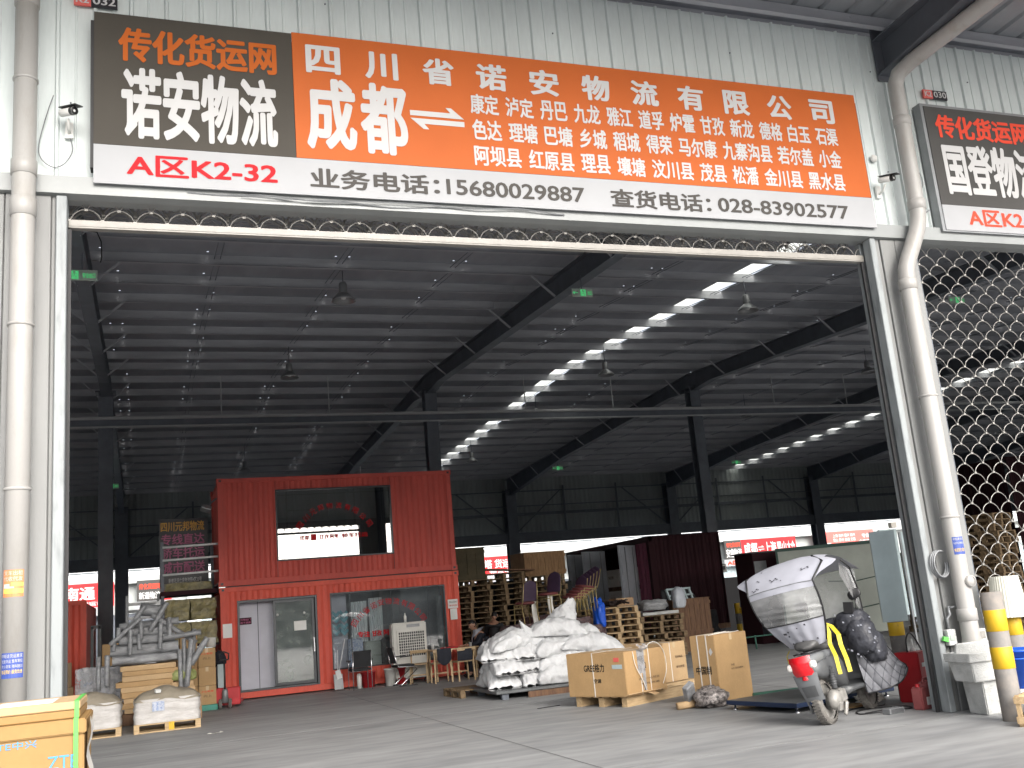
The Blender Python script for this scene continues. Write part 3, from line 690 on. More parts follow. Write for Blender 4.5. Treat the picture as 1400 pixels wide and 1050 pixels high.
# ------------------------------------------------------------------ pendant lamps and exit signs under the roof
def lamp(label, x, y, z):
    t = thing('pendant_lamp', label, 'lamp', (x, y, z), 0, 'bell lamps hanging under the roof', world=True)
    m = MB(); m.tube([(x, y, z+.42), (x, y, min(ztop(y)+.02, z+1.2))], .012, 6); part(m, 'rod', 'steel_dark', t)
    m = MB(); m.lathe([(0, .44), (.06, .44), (.09, .40), (.10, .22), (.085, .17)], (x, y, z), 20); part(m, 'ballast_housing', 'grey_metal', t)
    m = MB(); m.lathe([(.085, .20), (.13, .16), (.24, .06), (.275, 0), (.268, .0), (.23, .055), (.12, .15), (.07, .19)], (x, y, z), 28); part(m, 'shade', 'lamp_metal', t)
    m = MB(); m.lathe([(0, .03), (.05, .05), (.06, .10), (.04, .17)], (x, y, z), 14); part(m, 'bulb', 'let_white', t)
for lb, x, y, z in (('bell lamp highest on the left, above the container window', 4.15, 21.1, 8.48), ('bell lamp lower left, above the left end of the red containers', 3.95, 28.7, 8.58),
    ('bell lamp beside the bright skylight, nearest the orange sign', 14.45, 20.9, 8.38), ('bell lamp beside the skylight, second in its row', 14.0, 28.5, 8.57),
    ('bell lamp partly behind the right guide rail of the open bay', 24.3, 28.4, 8.6), ('bell lamp beside the skylight just above the service tube', 14.4, 35.8, 8.60),
    ('small bell lamp just above the right top corner of the red container', 14.2, 43.8, 8.22), ('bell lamp just above the left half of the red container', 3.98, 43.6, 8.12),
    ('small bell lamp far right below the second skylight', 34.6, 36.5, 8.62), ('small dim bell lamp right of the middle column', 24.2, 36.2, 8.60)):
    lamp(lb, x, y, z)
def exit_sign(label, x, y, z, arrow=True, s=1.0, flip=False):
    t = thing('exit_sign', label, 'exit sign', (x, y, z), 0, 'green exit signs under the rafters', world=True)
    wd, hg = .50*s, .19*s
    m = MB(); m.box(x-wd/2, y, z-hg/2, x+wd/2, y+.03, z+hg/2); part(m, 'sign_face', 'exit_face', t, .004)
    m = MB(); m.tube([(x, y+.015, z+hg/2), (x, y+.015, z+.42)], .010, 5); part(m, 'hanger', 'steel_dark', t)
    cx = x-wd*.24 if not arrow else x+.02
    m = MB(); m.box(cx-.065*s, y-.004, z-.075*s, cx+.065*s, y-.001, z+.075*s); p = part(m, 'pictogram', 'exit_green', t)
    m = MB(); yy = y-.006                                       # running figure
    m.lathe([(0, 0), (.016*s, 0)], (cx-.005, yy, z+.052*s), 10, 'Y')
    for a, b in (((-.005, .035), (.0, -.01)), ((.0, -.01), (-.04, -.035)), ((-.04, -.035), (-.06, -.03)), ((.0, -.01), (.03, -.035)), ((.03, -.035), (.025, -.07)), ((-.005, .03), (-.04, .01)), ((-.005, .03), (.035, .015))):
        m.beam((cx+a[0]*s, yy, z+a[1]*s), (cx+b[0]*s, yy, z+b[1]*s), .004, .016*s, (0, 1, 0))
    part(m, 'running_figure', 'exit_face', p)
    m = MB()
    if arrow:
        ax = x-wd*.33; m.box(ax-.05*s, y-.004, z-.008*s, ax+.06*s, y-.001, z+.008*s); m.add([(ax-.075*s, y-.003, z), (ax-.02*s, y-.003, z-.04*s), (ax-.02*s, y-.003, z+.04*s)], [(0, 1, 2)])
        part(m, 'arrow', 'exit_green', t)
        m = MB(); m.text('出口', (x+wd*.26, y-.003, z-.05*s), EX, EZ, .10*s, .09*s, .02)
    else: m.text('安全出口', (x+wd*.02, y-.003, z-.05*s), EX, EZ, .2*s, .09*s, .02)
    part(m, 'lettering', 'exit_green', t)
exit_sign('green running man exit sign hanging by the left guide rail', -1.06, 18.8, 8.12, False, 1.05)
exit_sign('green exit sign with left arrow under the middle rafter below the orange sign', 9.12, 19.3, 8.21)
exit_sign('green exit sign seen through the lowered grille', 19.4, 19.0, 8.18)
exit_sign('small bright green exit sign left of the red containers', -1.36, 45.6, 8.0, True, 1.15)
exit_sign('small green exit sign right above the wooden crate on the pallets', 19.2, 45.6, 8.03, True, 1.15)
exit_sign('small green exit sign on the right beyond the middle column', 29.6, 45.8, 8.0, True, 1.15)
# black power cable from the roof beside the left exit sign
m = MB(); m.tube([(-.95, 18.6, 8.9), (-.80, 18.6, 8.88), (-.73, 18.6, 8.7), (-.72, 18.6, 8.4), (-.74, 18.6, 8.3)], .012, 6)
tag(part(m, 'cable', 'black_plastic', None, loc='auto'), 'black cable bending down beside the left exit sign', 'cable')

# ------------------------------------------------------------------ opposite warehouse across the far yard
OB = thing('opposite_warehouse', 'white ribbed warehouse across the far yard with red company signs', 'warehouse', (30, 80, 0), world=True)
m = MB(); corr(m, -40, 120, 6.05, 11.5, 80, .05, .6); part(m, 'ribbed_wall', 'opp_wall', OB)
m = MB(); m.box(-40, 79.5, 5.55, 120, 80.0, 6.04); part(m, 'fascia', 'opp_fascia', OB)
m = MB(); m.box(-40, 80.3, 0, 120, 80.5, 6.04); part(m, 'lower_wall', 'opp_fascia', OB)
m = MB(); m.box(-40.2, 80.6, 0, 120.2, 112, 11.4); part(m, 'hall', 'opp_wall', OB)
for i in range(16):
    x = -38.5+10.46*i
    m = MB(); m.box(x-.5, 79.6, 0, x+.5, 80.29, 5.54); part(m, 'column', 'opp_wall', OB)
    m = MB(); corr(m, x+.55, x+9.9, 0, 3.4, 80.2, .03, .4); part(m, 'shutter', 'panel_blue' if i % 3 else 'steel_dark', OB)
m = MB(); m.tube([(-40, 79.2, 6.45), (120, 79.2, 6.45)], .05, 5); part(m, 'cable_pipe', 'steel_dark', OB)
def opp_sign(label, x0, x1, z0, z1, dark, base, texts, red2='red_banner'):
    t = thing('sign_board', label, 'sign', ((x0+x1)/2, 79.4, z0), 0, 'signs on the opposite warehouse', world=True)
    if base: m = MB(); m.box(x0-.2, 79.42, z0-.62, x1, 79.48, z0-.01); part(m, 'white_panel', 'banner_white', t)
    xs = x0
    if dark: m = MB(); m.box(x0, 79.4, z0, x0+dark, 79.46, z1); part(m, 'dark_panel', 'banner_dark', t); xs = x0+dark
    if x1 > xs: m = MB(); m.box(xs, 79.4, z0, x1, 79.46, z1); part(m, 'red_panel', red2, t)
    for mt, body, a, b, c_, d_ in texts: lines(t, mt, (body, a, b, c_, d_, .03, 79.38))
opp_sign('red sign with white place names far right of the middle column, dark left panel', 48.9, 56.5, 3.95, 5.6, 1.75, True, [('let_red2', '传化货运网', 49.1, 50.5, 5.0, 5.4), ('let_white', '安睿物流', 49.0, 50.6, 4.1, 4.85),
    ('let_white', '成都', 50.9, 52.3, 4.25, 5.25), ('let_white', '上海', 53.1, 54.3, 4.2, 5.25), ('let_white', '昆山', 54.45, 55.4, 4.25, 5.2), ('let_white', '太仓', 55.5, 56.35, 4.25, 5.2), ('let_white', '⇌', 52.4, 53.0, 4.5, 4.95), ('let_red2', 'A区K1-12', 49.0, 52, 3.45, 3.8)])
opp_sign('faded red sign with small white rows, rightmost of the opposite warehouse', 58.6, 65.4, 4.2, 5.75, 0, False, [('let_white', '成都一', 58.9, 60.4, 4.35, 5.0), ('let_white', '上海 杭州 嘉兴 湖州', 60.7, 63.2, 5.2, 5.5), ('let_white', '昆山 苏州 南通 无锡', 60.7, 63.2, 4.8, 5.1), ('let_white', '常州 宁波 绍兴', 60.9, 63.0, 4.4, 4.7), ('let_white', '全境直达', 63.6, 65.2, 4.5, 4.85), ('let_white', '专线', 64.0, 64.9, 5.0, 5.4)], 'red_banner2')
opp_sign('red sign seen between the column and the tall pallet towers', 24.6, 30.0, 4.2, 5.65, 0, True, [('let_white', '红塔 货运专线', 25.4, 29.7, 4.7, 5.4), ('let_white', '物流电话', 26.5, 29.0, 4.25, 4.6)])
opp_sign('red sign partly hidden by the roof rail of the maroon container', 33.6, 38.6, 4.2, 5.55, .6, False, [('let_white', '成都专线 直达', 34.8, 38.3, 4.75, 5.3)])
opp_sign('red sign with two large white characters beside the left guide rail', -8.2, -2.2, 4.05, 5.75, 0, True, [('let_white', '南通', -5.5, -3.5, 4.6, 5.5), ('let_white', '超', -2.95, -2.3, 4.6, 5.5), ('let_white', '成都货运市场', -5.4, -2.4, 4.15, 4.45)])
opp_sign('charcoal and red sign left of the black hanging board', -.65, 1.75, 4.2, 5.7, 1.75, True, [('let_red2', '传化货运网', -.5, .95, 5.05, 5.45), ('let_white', '新通物流', -.5, .95, 4.35, 4.85)])

# ------------------------------------------------------------------ the two stacked office containers
def container_shell(t, x0, x1, y0, y1, z0, z1, mt, rects, posts=True):
    """rects: front wall pieces (xa, xb, za, zb)"""
    zz = [z0+.14, z1-.11]
    for xa in (x0, x1-.13):
        m = MB(); m.box(xa, y0-.012, z0, xa+.13, y0+.13, z1); part(m, 'corner_post', mt, t, .008)
        m = MB(); m.box(xa, y1-.13, z0, xa+.13, y1, z1); part(m, 'corner_post', mt, t, .008)
        for z in (z0, z1-.12):
            for yy in (y0-.022, y1-.12):
                m = MB(); m.cbox((xa+.065, yy+.07, z+.06), (.162, .16, .118)); m.m = 1; m.cbox((xa+.065, yy-.0115, z+.06), (.06, .002, .05)); part(m, 'corner_casting', [mt, 'black_board'], t)
    m = MB(); m.box(x0+.13, y0-.006, z0+.002, x1-.13, y0+.10, zz[0]); part(m, 'bottom_rail', mt, t, .006)
    m = MB(); m.box(x0+.13, y0-.006, zz[1], x1-.13, y0+.10, z1-.002); part(m, 'top_rail', mt, t, .006)
    for r in rects:
        m = MB(); corr(m, r[0], r[1], r[2], r[3], y0+.012, .034, .27)
        part(m, 'corrugated_wall', mt, t)
    for x, nm in ((x0+.03, 0), (x1-.03, 1)):
        m = MB(); corrx(m, y0+.13, y1-.13, z0+.1, z1-.1, x, .034 if nm == 0 else -.034); part(m, 'end_wall', mt, t)
    m = MB(); m.box(x0+.03, y0+.06, z1-.06, x1-.03, y1-.02, z1-.03); part(m, 'roof', mt, t)
    m = MB(); m.box(x0+.03, y0+.10, z0+.10, x1-.03, y1-.02, z0+.14); part(m, 'floor', 'steel_dark', t)
    m = MB(); corr(m, x0+.1, x1-.1, z0+.1, z1-.1, y1-.04); part(m, 'rear_wall', mt, t)
CX0, CX1, CY0, CY1 = 1.62, 7.45, 24.9, 27.34
LCt = thing('office_container', 'lower bright red office container with a sliding glass door and wide window', 'container', (4.5, CY0, 0.03), world=True)
container_shell(LCt, CX0, CX1, CY0, CY1, .03, 2.585, 'container', [(CX0+.13, 2.0, .17, 2.475), (2.0, 3.87, 2.26, 2.475), (3.87, 4.19, .17, 2.475), (4.19, 7.08, 2.27, 2.475), (4.19, 7.08, .17, .46), (7.08, CX1-.13, .17, 2.475)])
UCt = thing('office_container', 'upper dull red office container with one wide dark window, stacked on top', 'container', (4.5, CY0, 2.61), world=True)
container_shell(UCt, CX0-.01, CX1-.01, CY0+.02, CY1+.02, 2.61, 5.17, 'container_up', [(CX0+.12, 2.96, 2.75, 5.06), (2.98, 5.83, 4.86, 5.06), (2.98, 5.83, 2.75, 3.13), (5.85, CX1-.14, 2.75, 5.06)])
# flat trims round the openings
def frame_rect(m, x0, x1, z0, z1, y0, y1, wd):
    m.box(x0, y0, z0, x0+wd, y1, z1); m.box(x1-wd, y0, z0, x1, y1, z1); m.box(x0+wd, y0, z0, x1-wd, y1, z0+wd); m.box(x0+wd, y0, z1-wd, x1-wd, y1, z1)
m = MB(); m.box(CX0+.14, CY0+.105, 2.5865, CX1-.14, CY0+.2, 2.705); part(m, 'gap_blocker', 'black_board', UCt)  # black strip added to stop light showing through the gap between the containers
# upper window
yg = CY0+.05
m = MB(); frame_rect(m, 2.965, 5.845, 3.12, 4.85, CY0+.004, CY0+.10, .035); wf = part(m, 'window_frame', 'alu_dark', UCt, .003)
# the pane sits a little askew in its frame
m = MB(); m.quad((2.99, CY0+.025, 3.15), (5.82, CY0+.062, 3.15), (5.82, CY0+.082, 4.83), (2.99, CY0+.045, 4.83)); part(m, 'window_pane', 'glass_dark', wf)
for x in (2.955, 5.852):
    m = MB(); m.box(x-.012, CY0+.012, 2.76, x+.012, CY0+.03, 5.06); part(m, 'seam_strip', 'container_up', UCt)
m = MB(); yy = CY0+.095
m.box(3.22, yy, 3.15, 3.26, yy+.03, 4.82); m.box(4.90, yy, 3.5, 4.94, yy+.03, 4.82); m.box(5.60, yy, 3.15, 5.625, yy+.03, 4.82)
m.box(3.0, yy, 4.70, 5.82, yy+.025, 4.73); m.box(3.26, yy, 4.31, 4.9, yy+.025, 4.345); m.box(3.26, yy, 3.85, 4.9, yy+.025, 3.885); m.box(4.30, yy, 3.6, 4.325, yy+.025, 3.85)
part(m, 'mullions', 'black_board', wf)
m = MB(); arc_text(m, '四川元邦物流有限公司', [(3.54, 3.95), (3.70, 4.12), (3.87, 4.27), (4.06, 4.36), (4.28, 4.40), (4.51, 4.40), (4.73, 4.345), (4.93, 4.25), (5.10, 4.10), (5.25, 3.92)], CY0+.022, .15, (4.39, 3.3), .008)
part(m, 'lettering', 'let_red', wf)
for b, a, c_ in (('成都', 3.52, 3.76), ('一', 3.80, 3.92), ('甘孜', 4.0, 4.24), ('阿坝', 4.27, 4.46), ('轿车托运', 4.56, 5.2)):
    lines(wf, 'let_red', (b, a, c_, 3.59, 3.70, .02, CY0+.022))
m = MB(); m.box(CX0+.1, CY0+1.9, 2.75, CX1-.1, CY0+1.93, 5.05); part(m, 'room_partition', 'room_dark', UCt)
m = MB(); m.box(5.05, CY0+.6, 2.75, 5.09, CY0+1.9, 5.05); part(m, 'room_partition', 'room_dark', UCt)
# glass door
m = MB(); frame_rect(m, 2.005, 3.865, .17, 2.255, CY0+.004, CY0+.11, .05); df = part(m, 'door_frame', 'alu_dark', LCt, .003)
m = MB(); frame_rect(m, 2.83, 3.80, .23, 2.20, CY0+.045, CY0+.085, .065); sd_ = part(m, 'sliding_door', 'alu_dark', LCt, .003)
m = MB(); m.quad((2.89, CY0+.06, .29), (3.74, CY0+.06, .29), (3.74, CY0+.06, 2.14), (2.89, CY0+.06, 2.14)); part(m, 'door_pane', 'glass_door', sd_)
m = MB(); m.cbox((3.77, CY0+.03, 1.1), (.022, .03, .32)); part(m, 'handle', 'chrome', sd_)
m = MB(); m.box(3.31, CY0+.05, 1.46, 3.60, CY0+.054, 1.68); part(m, 'paper_sheet', 'paper', sd_)
for x, z in ((2.93, 1.86), (3.56, 1.86)):
    m = MB(); m.lathe([(0, -.004), (.026, -.004), (.03, 0)], (x, CY0+.054, z), 12, 'Y'); part(m, 'round_sticker', 'let_white', sd_)
# room behind the door: pale partition panels standing just inside
for a, b in ((2.0, 2.50), (2.52, 2.87)):
    m = MB(); m.box(a, CY0+.42, .17, b, CY0+.45, 2.44); part(m, 'room_panel', 'room_panel', LCt)
m = MB(); m.box(2.52-.02, CY0+.425, .17, 2.52, CY0+.445, 2.44); part(m, 'panel_joint', 'steel_dark', LCt)
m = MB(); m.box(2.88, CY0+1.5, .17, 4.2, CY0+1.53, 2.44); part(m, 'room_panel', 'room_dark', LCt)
t = thing('wall_plaque', 'small dark red plaque on the pale panel inside the container door', 'plaque', (2.22, CY0+.41, 1.72), world=True)
m = MB(); m.box(2.08, CY0+.40, 1.70, 2.36, CY0+.418, 1.86); part(m, 'plate', 'container_dark', t)
lines(t, 'let_violet', ('货物出门', 2.10, 2.34, 1.79, 1.84, .02, CY0+.396), ('概不退换', 2.10, 2.34, 1.72, 1.77, .02, CY0+.396))
# wide lower window
m = MB(); frame_rect(m, 4.185, 7.085, .455, 2.265, CY0+.004, CY0+.10, .032); wf2 = part(m, 'window_frame', 'alu_dark', LCt, .003)
m = MB(); m.quad((4.21, yg, .48), (7.06, yg, .48), (7.06, yg, 2.24), (4.21, yg, 2.24)); part(m, 'window_pane', 'glass', wf2)
m = MB(); yy = CY0+.07; m.box(4.665, yy, .48, 4.69, yy+.03, 2.24); m.box(5.70, yy, .48, 5.725, yy+.03, 2.24); m.box(6.62, yy, .48, 6.64, yy+.03, 2.24); part(m, 'mullions', 'alu_dark', wf2)
m = MB(); arc_text(m, '四川省诺安物流有限公司', [(4.77, 1.51), (4.91, 1.66), (5.07, 1.79), (5.25, 1.89), (5.44, 1.95), (5.63, 1.97), (5.83, 1.95), (6.03, 1.89), (6.21, 1.79), (6.36, 1.66), (6.48, 1.50)], CY0+.045, .155, (5.63, .95), .008)
part(m, 'lettering', 'let_red', wf2)
for b, a, c_ in (('专注', 4.83, 5.12), ('甘孜', 5.18, 5.42), ('阿坝', 5.47, 5.76)): lines(wf2, 'let_red', (b, a, c_, 1.16, 1.29, .035, CY0+.045))
m = MB()
for k in range(2):
    for j in range(2):
        cx, cz = 4.30+.19*j, 1.36+.30*k
        for a in (0, 1):
            p = [(-.11, .0+a*.13), (.02, -.13+a*.13), (.13, -.01+a*.13), (.075, .045+a*.13), (.02, -.02+a*.13), (-.055, .055+a*.13)]
            m.add([(min(max(cx+u, 4.22), 4.64), CY0+.056, cz+v) for u, v in p], [tuple(range(6))])
part(m, 'chevron_decal', 'chevron', wf2)
# inside the office: pale curtains, a dark back and a low cabinet
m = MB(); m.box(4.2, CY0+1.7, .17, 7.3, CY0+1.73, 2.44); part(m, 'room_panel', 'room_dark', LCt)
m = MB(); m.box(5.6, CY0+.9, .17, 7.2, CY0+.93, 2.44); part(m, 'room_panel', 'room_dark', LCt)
m = MB(); m.box(4.19, CY0+.5, .17, 4.66, CY0+.53, 2.3); part(m, 'room_panel', 'room_panel', LCt)
for a, b, z0, z1 in ((4.74, 5.13, 1.05, 2.02), (5.18, 5.52, 1.05, 2.08)):
    m = MB(); m.sheet(lambda u, v: Vector((a+(b-a)*u, CY0+.30+.018*math.sin(u*38), z0+(z1-z0)*v)), 40, 1); part(m, 'curtain', 'curtain_white', LCt)
m = MB(); m.sheet(lambda u, v: Vector((6.88+.16*u, CY0+.2+.02*math.sin(u*30), .5+1.5*v)), 20, 1); part(m, 'curtain', 'grey_metal', LCt)
for a, b, z1, mt in ((4.62, 4.98, 1.14, 'label_blue'), (5.02, 5.42, 1.05, 'panel_green'), (5.45, 5.85, 1.1, 'navy')):
    m = MB(); m.box(a, CY0+.22, .2, b, CY0+.42, z1); part(m, 'office_chair_back' if mt != 'label_blue' else 'low_cabinet', mt, LCt, .03, segs=3)
for x, z in ((4.02, 2.56), (5.9, 2.57), (2.6, 2.575)): pass
m = MB(); m.tube([(5.2, 25.4, 5.17), (5.2, 25.4, 5.42)], .012, 6); part(m, 'vent_pipe', 'white_metal', UCt)
# floodlight on the upper container's left end
t = thing('floodlight', 'grey floodlight jutting from the left end of the upper red container', 'floodlight', (1.4, 25.3, 4.45), world=True)
m = MB(); m.beam((1.62, 25.3, 4.75), (1.40, 25.25, 4.58), .04, .04); part(m, 'arm', 'steel_dark', t)
m = MB(); m.cbox((1.36, 25.2, 4.50), (.24, .16, .12), 0, R(-35), R(20)); part(m, 'head', 'lamp_metal', t, .01)
# notices taped to the lower container
def notice(label, x, y, z0, wd, hg, lw=6):
    t = thing('notice', label, 'notice', (x, y, z0), world=True)
    m = MB(); m.sheet(lambda u, v: Vector((x-wd/2+wd*u, y-.006-.012*math.sin(u*3.1)*v, z0+hg*v)), 8, 6); part(m, 'paper_sheet', 'paper', t)
    return t
n1 = notice('white paper taped to the red container left of its glass door', 1.77, CY0-.012, 1.43, .21, .32)
n2 = notice('upper white paper on the red container right of its wide window', 7.26, CY0-.012, 1.66, .26, .22)
notice('lower narrow white paper on the red container right of its wide window', 7.27, CY0-.012, 1.38, .18, .27)
lines(n2, 'let_grey', ('货运须知', 7.16, 7.36, 1.79, 1.84, .01, CY0-.034))
lines(n2, 'let_red2', ('请勿吸烟', 7.16, 7.36, 1.71, 1.75, .01, CY0-.034))
LATE = []
# ------------------------------------------------------------------ cartons, pallets, sacks
def carton_mesh(m, w_, d_, h_, x=0, y=0, z=0, sag=.0):
    m.box(x, y, z, x+w_, y+d_, z+h_)
def carton(label, loc, size, rz=0, mt='carton', group=None, tape=True, name='cardboard_box', strap=None, prints=(), cat='cardboard box'):
    t = thing(name, label, cat, loc, rz, group); w_, d_, h_ = size
    m = MB(); m.box(0, 0, 0, w_, d_, h_); part(m, 'carton_body', mt, t, .007, segs=2)
    if tape:
        m = MB(); m.box(w_/2-.03, -.002, h_+.0008, w_/2+.03, d_+.002, h_+.0022); m.box(w_/2-.03, -.0025, h_-.09, w_/2+.03, -.0006, h_+.001); part(m, 'tape', 'tape', t)
    for kind, p in (strap or ()):
        m = MB()
        if kind == 'x': m.box(p-.008, -.004, 0, p+.008, -.001, h_+.004); m.box(p-.008, -.004, h_+.001, p+.008, d_+.004, h_+.004); m.box(p-.008, d_+.001, 0, p+.008, d_+.004, h_)
        else: m.box(-.004, p-.008, 0, -.001, p+.008, h_+.004); m.box(-.004, p-.008, h_+.001, w_+.004, p+.008, h_+.004); m.box(w_+.001, p-.008, 0, w_+.004, p+.008, h_)
        part(m, 'strap', 'strap_white', t)
    for mtn, body, face, a, b, z0, z1 in prints:
        m = MB()
        if face == 'y': m.text(body, (a, -.003, z0), (1,0,0), (0,0,1), b-a, z1-z0, .018)
        else: m.text(body, (-.003, b, z0), (0,-1,0), (0,0,1), b-a, z1-z0, .018)
        part(m, 'printing', mtn, t)
    return t
def patch(parent, mtn, face, a, b, z0, z1, name='label'):
    m = MB()
    if face == 'y': m.box(a, -.0035, z0, b, -.001, z1)
    else: m.box(-.0035, a, z0, -.001, b, z1)
    return part(m, name, mtn, parent)
def pallet_mesh(w_=1.2, d_=1.0, h_=.145, boards=7, seed=0):
    rr = random.Random(seed); m = MB(); bw = .098
    for i in range(boards):
        y = (d_-bw)*i/(boards-1)+rr.uniform(-.006, .006); m.box(rr.uniform(-.006, .006), y, h_-.02+rr.uniform(-.0015, .0015), w_+rr.uniform(-.006, .006), y+bw, h_)
    for i in range(3):
        x = (w_-.1)*i/2; m.box(x, .003, h_-.042, x+.1, d_-.003, h_-.0215); m.box(x+.004, .0, 0, x+.096, d_, .018)
        for j in range(3):
            y = (d_-.12)*j/2; m.box(x+.002, y, .0182, x+.098, y+.12, h_-.0422)
    return m
_pm = {}
def pallet(label, loc, rz=0, w_=1.2, d_=1.0, mt='wood_old', group=None, seed=0):
    k = (w_, d_, mt, seed)
    if k not in _pm:
        o = part(pallet_mesh(w_, d_, seed=seed), 'wooden_pallet', mt); _pm[k] = o
    else:
        o = _pm[k].copy(); col.objects.link(o)
        for key in ('group',):
            if key in o: del o[key]
    o.location = loc; o.rotation_euler = (0, 0, rz)
    return tag(o, label, 'pallet', group)
def tower(desc, cx, cy, n, rz, z0=0, w_=1.2, d_=1.0, mt='wood_old', group=None, gap=.004, jit=.05, vis=None, seed=0):
    rr = random.Random(seed)
    for k in range(n):
        if vis is not None and n-1-k >= vis: continue
        a = rz+rr.uniform(-.05, .05); dx, dy = rr.uniform(-jit, jit), rr.uniform(-jit, jit)
        c, s = math.cos(a), math.sin(a)
        pallet('weathered pallet, %s in the %s' % (ORD[n-1-k], desc), (cx+dx-c*w_/2+s*d_/2, cy+dy-s*w_/2-c*d_/2, z0+k*(.145+gap)), a, w_, d_, mt, group, seed=k % 3)
for lb, x, y, sz in (('added dark light-blocking load behind the pallet tower beside the red containers', 7.7, 29.1, (1.5, 1.0, 2.30)), ('added dark light-blocking load behind the tall pallet tower', 9.3, 29.3, (1.5, 1.0, 2.34)), ('added dark light-blocking load behind the pallet tower under the wooden crate', 10.9, 29.4, (1.6, 1.0, 2.2)), ('added dark light-blocking load behind the rope topped pallet tower', 11.2, 25.6, (1.4, 1.0, 1.3))):  # dark blocks added to stop light showing through the pallet towers
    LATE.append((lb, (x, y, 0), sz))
PG = 'pallets stacked in towers'
tower('pallet tower beside the red containers', 8.45, 27.6, 16, .05, group=PG, seed=1)
tower('tall pallet tower left of the wooden crate', 9.62, 27.9, 17, -.08, group=PG, seed=2)
tower('pallet tower under the wooden crate', 10.95, 28.2, 16, .12, group=PG, seed=3)
tower('pallet tower with dark rope on top', 10.75, 23.2, 9, .10, group=PG, seed=4, mt='wood')
tower('low pallet stack under the white board', 12.35, 23.9, 7, -.06, group=PG, seed=5)
tower('yellowish pallet tower behind the lowered grille', 20.3, 20.3, 19, .35, group=PG, seed=6, w_=1.0, d_=.9)
tower('dark pallet tower behind the lowered grille', 19.75, 21.9, 14, -.1, group=PG, seed=7)
# crates on the towers
def crate(label, loc, size, rz, mt, nb=6):
    t = thing('wooden_crate', label, 'crate', loc, rz); w_, d_, h_ = size
    m = MB(); m.box(.012, .012, 0, w_-.012, d_-.012, h_-.01); part(m, 'inner_box', mt, t)
    for f in range(2):
        m = MB(); b = w_/nb
        for i in range(nb): m.box(i*b+.004, -.006 if f == 0 else d_-.011, .01, (i+1)*b-.004, .011 if f == 0 else d_+.006, h_)
        part(m, 'slat_side', mt, t)
    for f in range(2):
        m = MB(); b = d_/nb
        for i in range(nb): m.box(-.006 if f == 0 else w_-.011, i*b+.004, .01, .011 if f == 0 else w_+.006, (i+1)*b-.004, h_)
        part(m, 'slat_side', mt, t)
    m = MB(); m.box(-.02, -.02, h_+.001, w_+.02, d_+.02, h_+.022); part(m, 'lid', mt, t)
    for z in (.06, h_-.14):
        m = MB(); m.box(-.02, -.022, z, w_+.02, -.007, z+.08); part(m, 'batten', mt, t)
    return t
crate('brown wooden crate on top of a pallet tower behind the white sacks', (10.35, 27.75, 16*.149), (1.35, .9, .66), .12, 'wood_crate')
K['crate_green'] = mat('dark_olive_crate', (.09, .075, .04), .8, .0, 3, .18)
crate('dark olive crate on the pallet tower beside the red containers', (7.95, 27.3, 16*.149), (1.05, .9, .88), .04, 'crate_green', 4)
m = MB(); m.cbox((0, 0, .02), (1.5, .5, .04), 0, 0, .08)
o = part(m, 'loose_board', 'wood_dark'); o.location = (9.75, 27.6, 17*.149+.05); o.rotation_euler = (0, 0, -.12); tag(o, 'dark loose board lying on the tall pallet tower left of the wooden crate', 'board')
# things on the two front pallet stacks
m = MB(); rr = random.Random(3)
for k in range(9):
    pts = [(10.35+.75*i/14+rr.uniform(-.06, .06), 23.0+.35*math.sin(i*.9+k)+rr.uniform(-.1, .1), 9*.149+.04+rr.uniform(0, .13)) for i in range(15)]
    m.tube(pts, .014, 5)
K['rope'] = mat('dark_brown_rope', (.05, .032, .03), .8, namt=.2)
tag(part(m, 'rope_heap', 'rope', None, loc='auto'), 'heap of dark brown rope on the pallet tower behind the sacks', 'rope')
carton('open brown cardboard box behind the dark rope heap', (11.15, 23.5, 9*.149), (.5, .4, .2), .1, 'carton_dim')
m = MB(); m.cbox((12.3, 23.7, 7*.149+.045), (1.0, .7, .075), -.06)
tag(part(m, 'foam_board', 'foam', None, .008, loc='auto'), 'white foam board on the low pallet stack', 'foam board')
def blob(m, c, size, seed, amp=.12, fr=2.5, flat=True, nu=24, nv=16):
    c = Vector(c)
    def fn(u, v):
        th = 2*math.pi*u; ph = math.pi*(v-.5)
        d = Vector((math.cos(ph)*math.cos(th), math.cos(ph)*math.sin(th), math.sin(ph)))
        k = 1+amp*noise.noise(d*fr+Vector((seed*7.3, seed*1.7, 0)))*2+amp*.5*noise.noise(d*fr*3.1+Vector((seed, 0, seed)))
        e = Vector((math.copysign(abs(d.x)**.75, d.x), math.copysign(abs(d.y)**.75, d.y), math.copysign(abs(d.z)**.75, d.z)))*k
        p = Vector((e.x*size[0]/2, e.y*size[1]/2, e.z*size[2]/2))
        if flat: p.z = max(p.z, -size[2]*.42)
        return c+p
    o = m.smooth; m.smooth = True; m.sheet(fn, nu, nv); m.smooth = o; return m
m = MB(); blob(m, (12.15, 23.5, 7*.149+.25), (.75, .5, .30), 3)
tag(part(m, 'plastic_sheet_bundle', 'wrap_grey', None, loc='auto'), 'crumpled grey plastic bundle on the white foam board', 'plastic bundle')
m = MB(); blob(m, (12.86, 23.4, 7*.149+.36), (.34, .3, .56), 4)
tag(part(m, 'wrapped_bag', 'film_blue', None, loc='auto'), 'upright pale wrapped bag right of the crumpled grey bundle', 'bag')
t = thing('plastic_pallet', 'tilted grey plastic pallet wrapped in dark film above the brown crate', 'plastic pallet', (13.6, 24.6, 1.37), (R(68), 0, R(12)))
m = MB()
for i in range(5): m.box(-.45+i*.2, -.3, 0, -.40+i*.2, .3, .05)
for j in range(4): m.box(-.45, -.3+j*.185, .0501, .40, -.255+j*.185, .07)
part(m, 'grid', 'panel_blue', t)
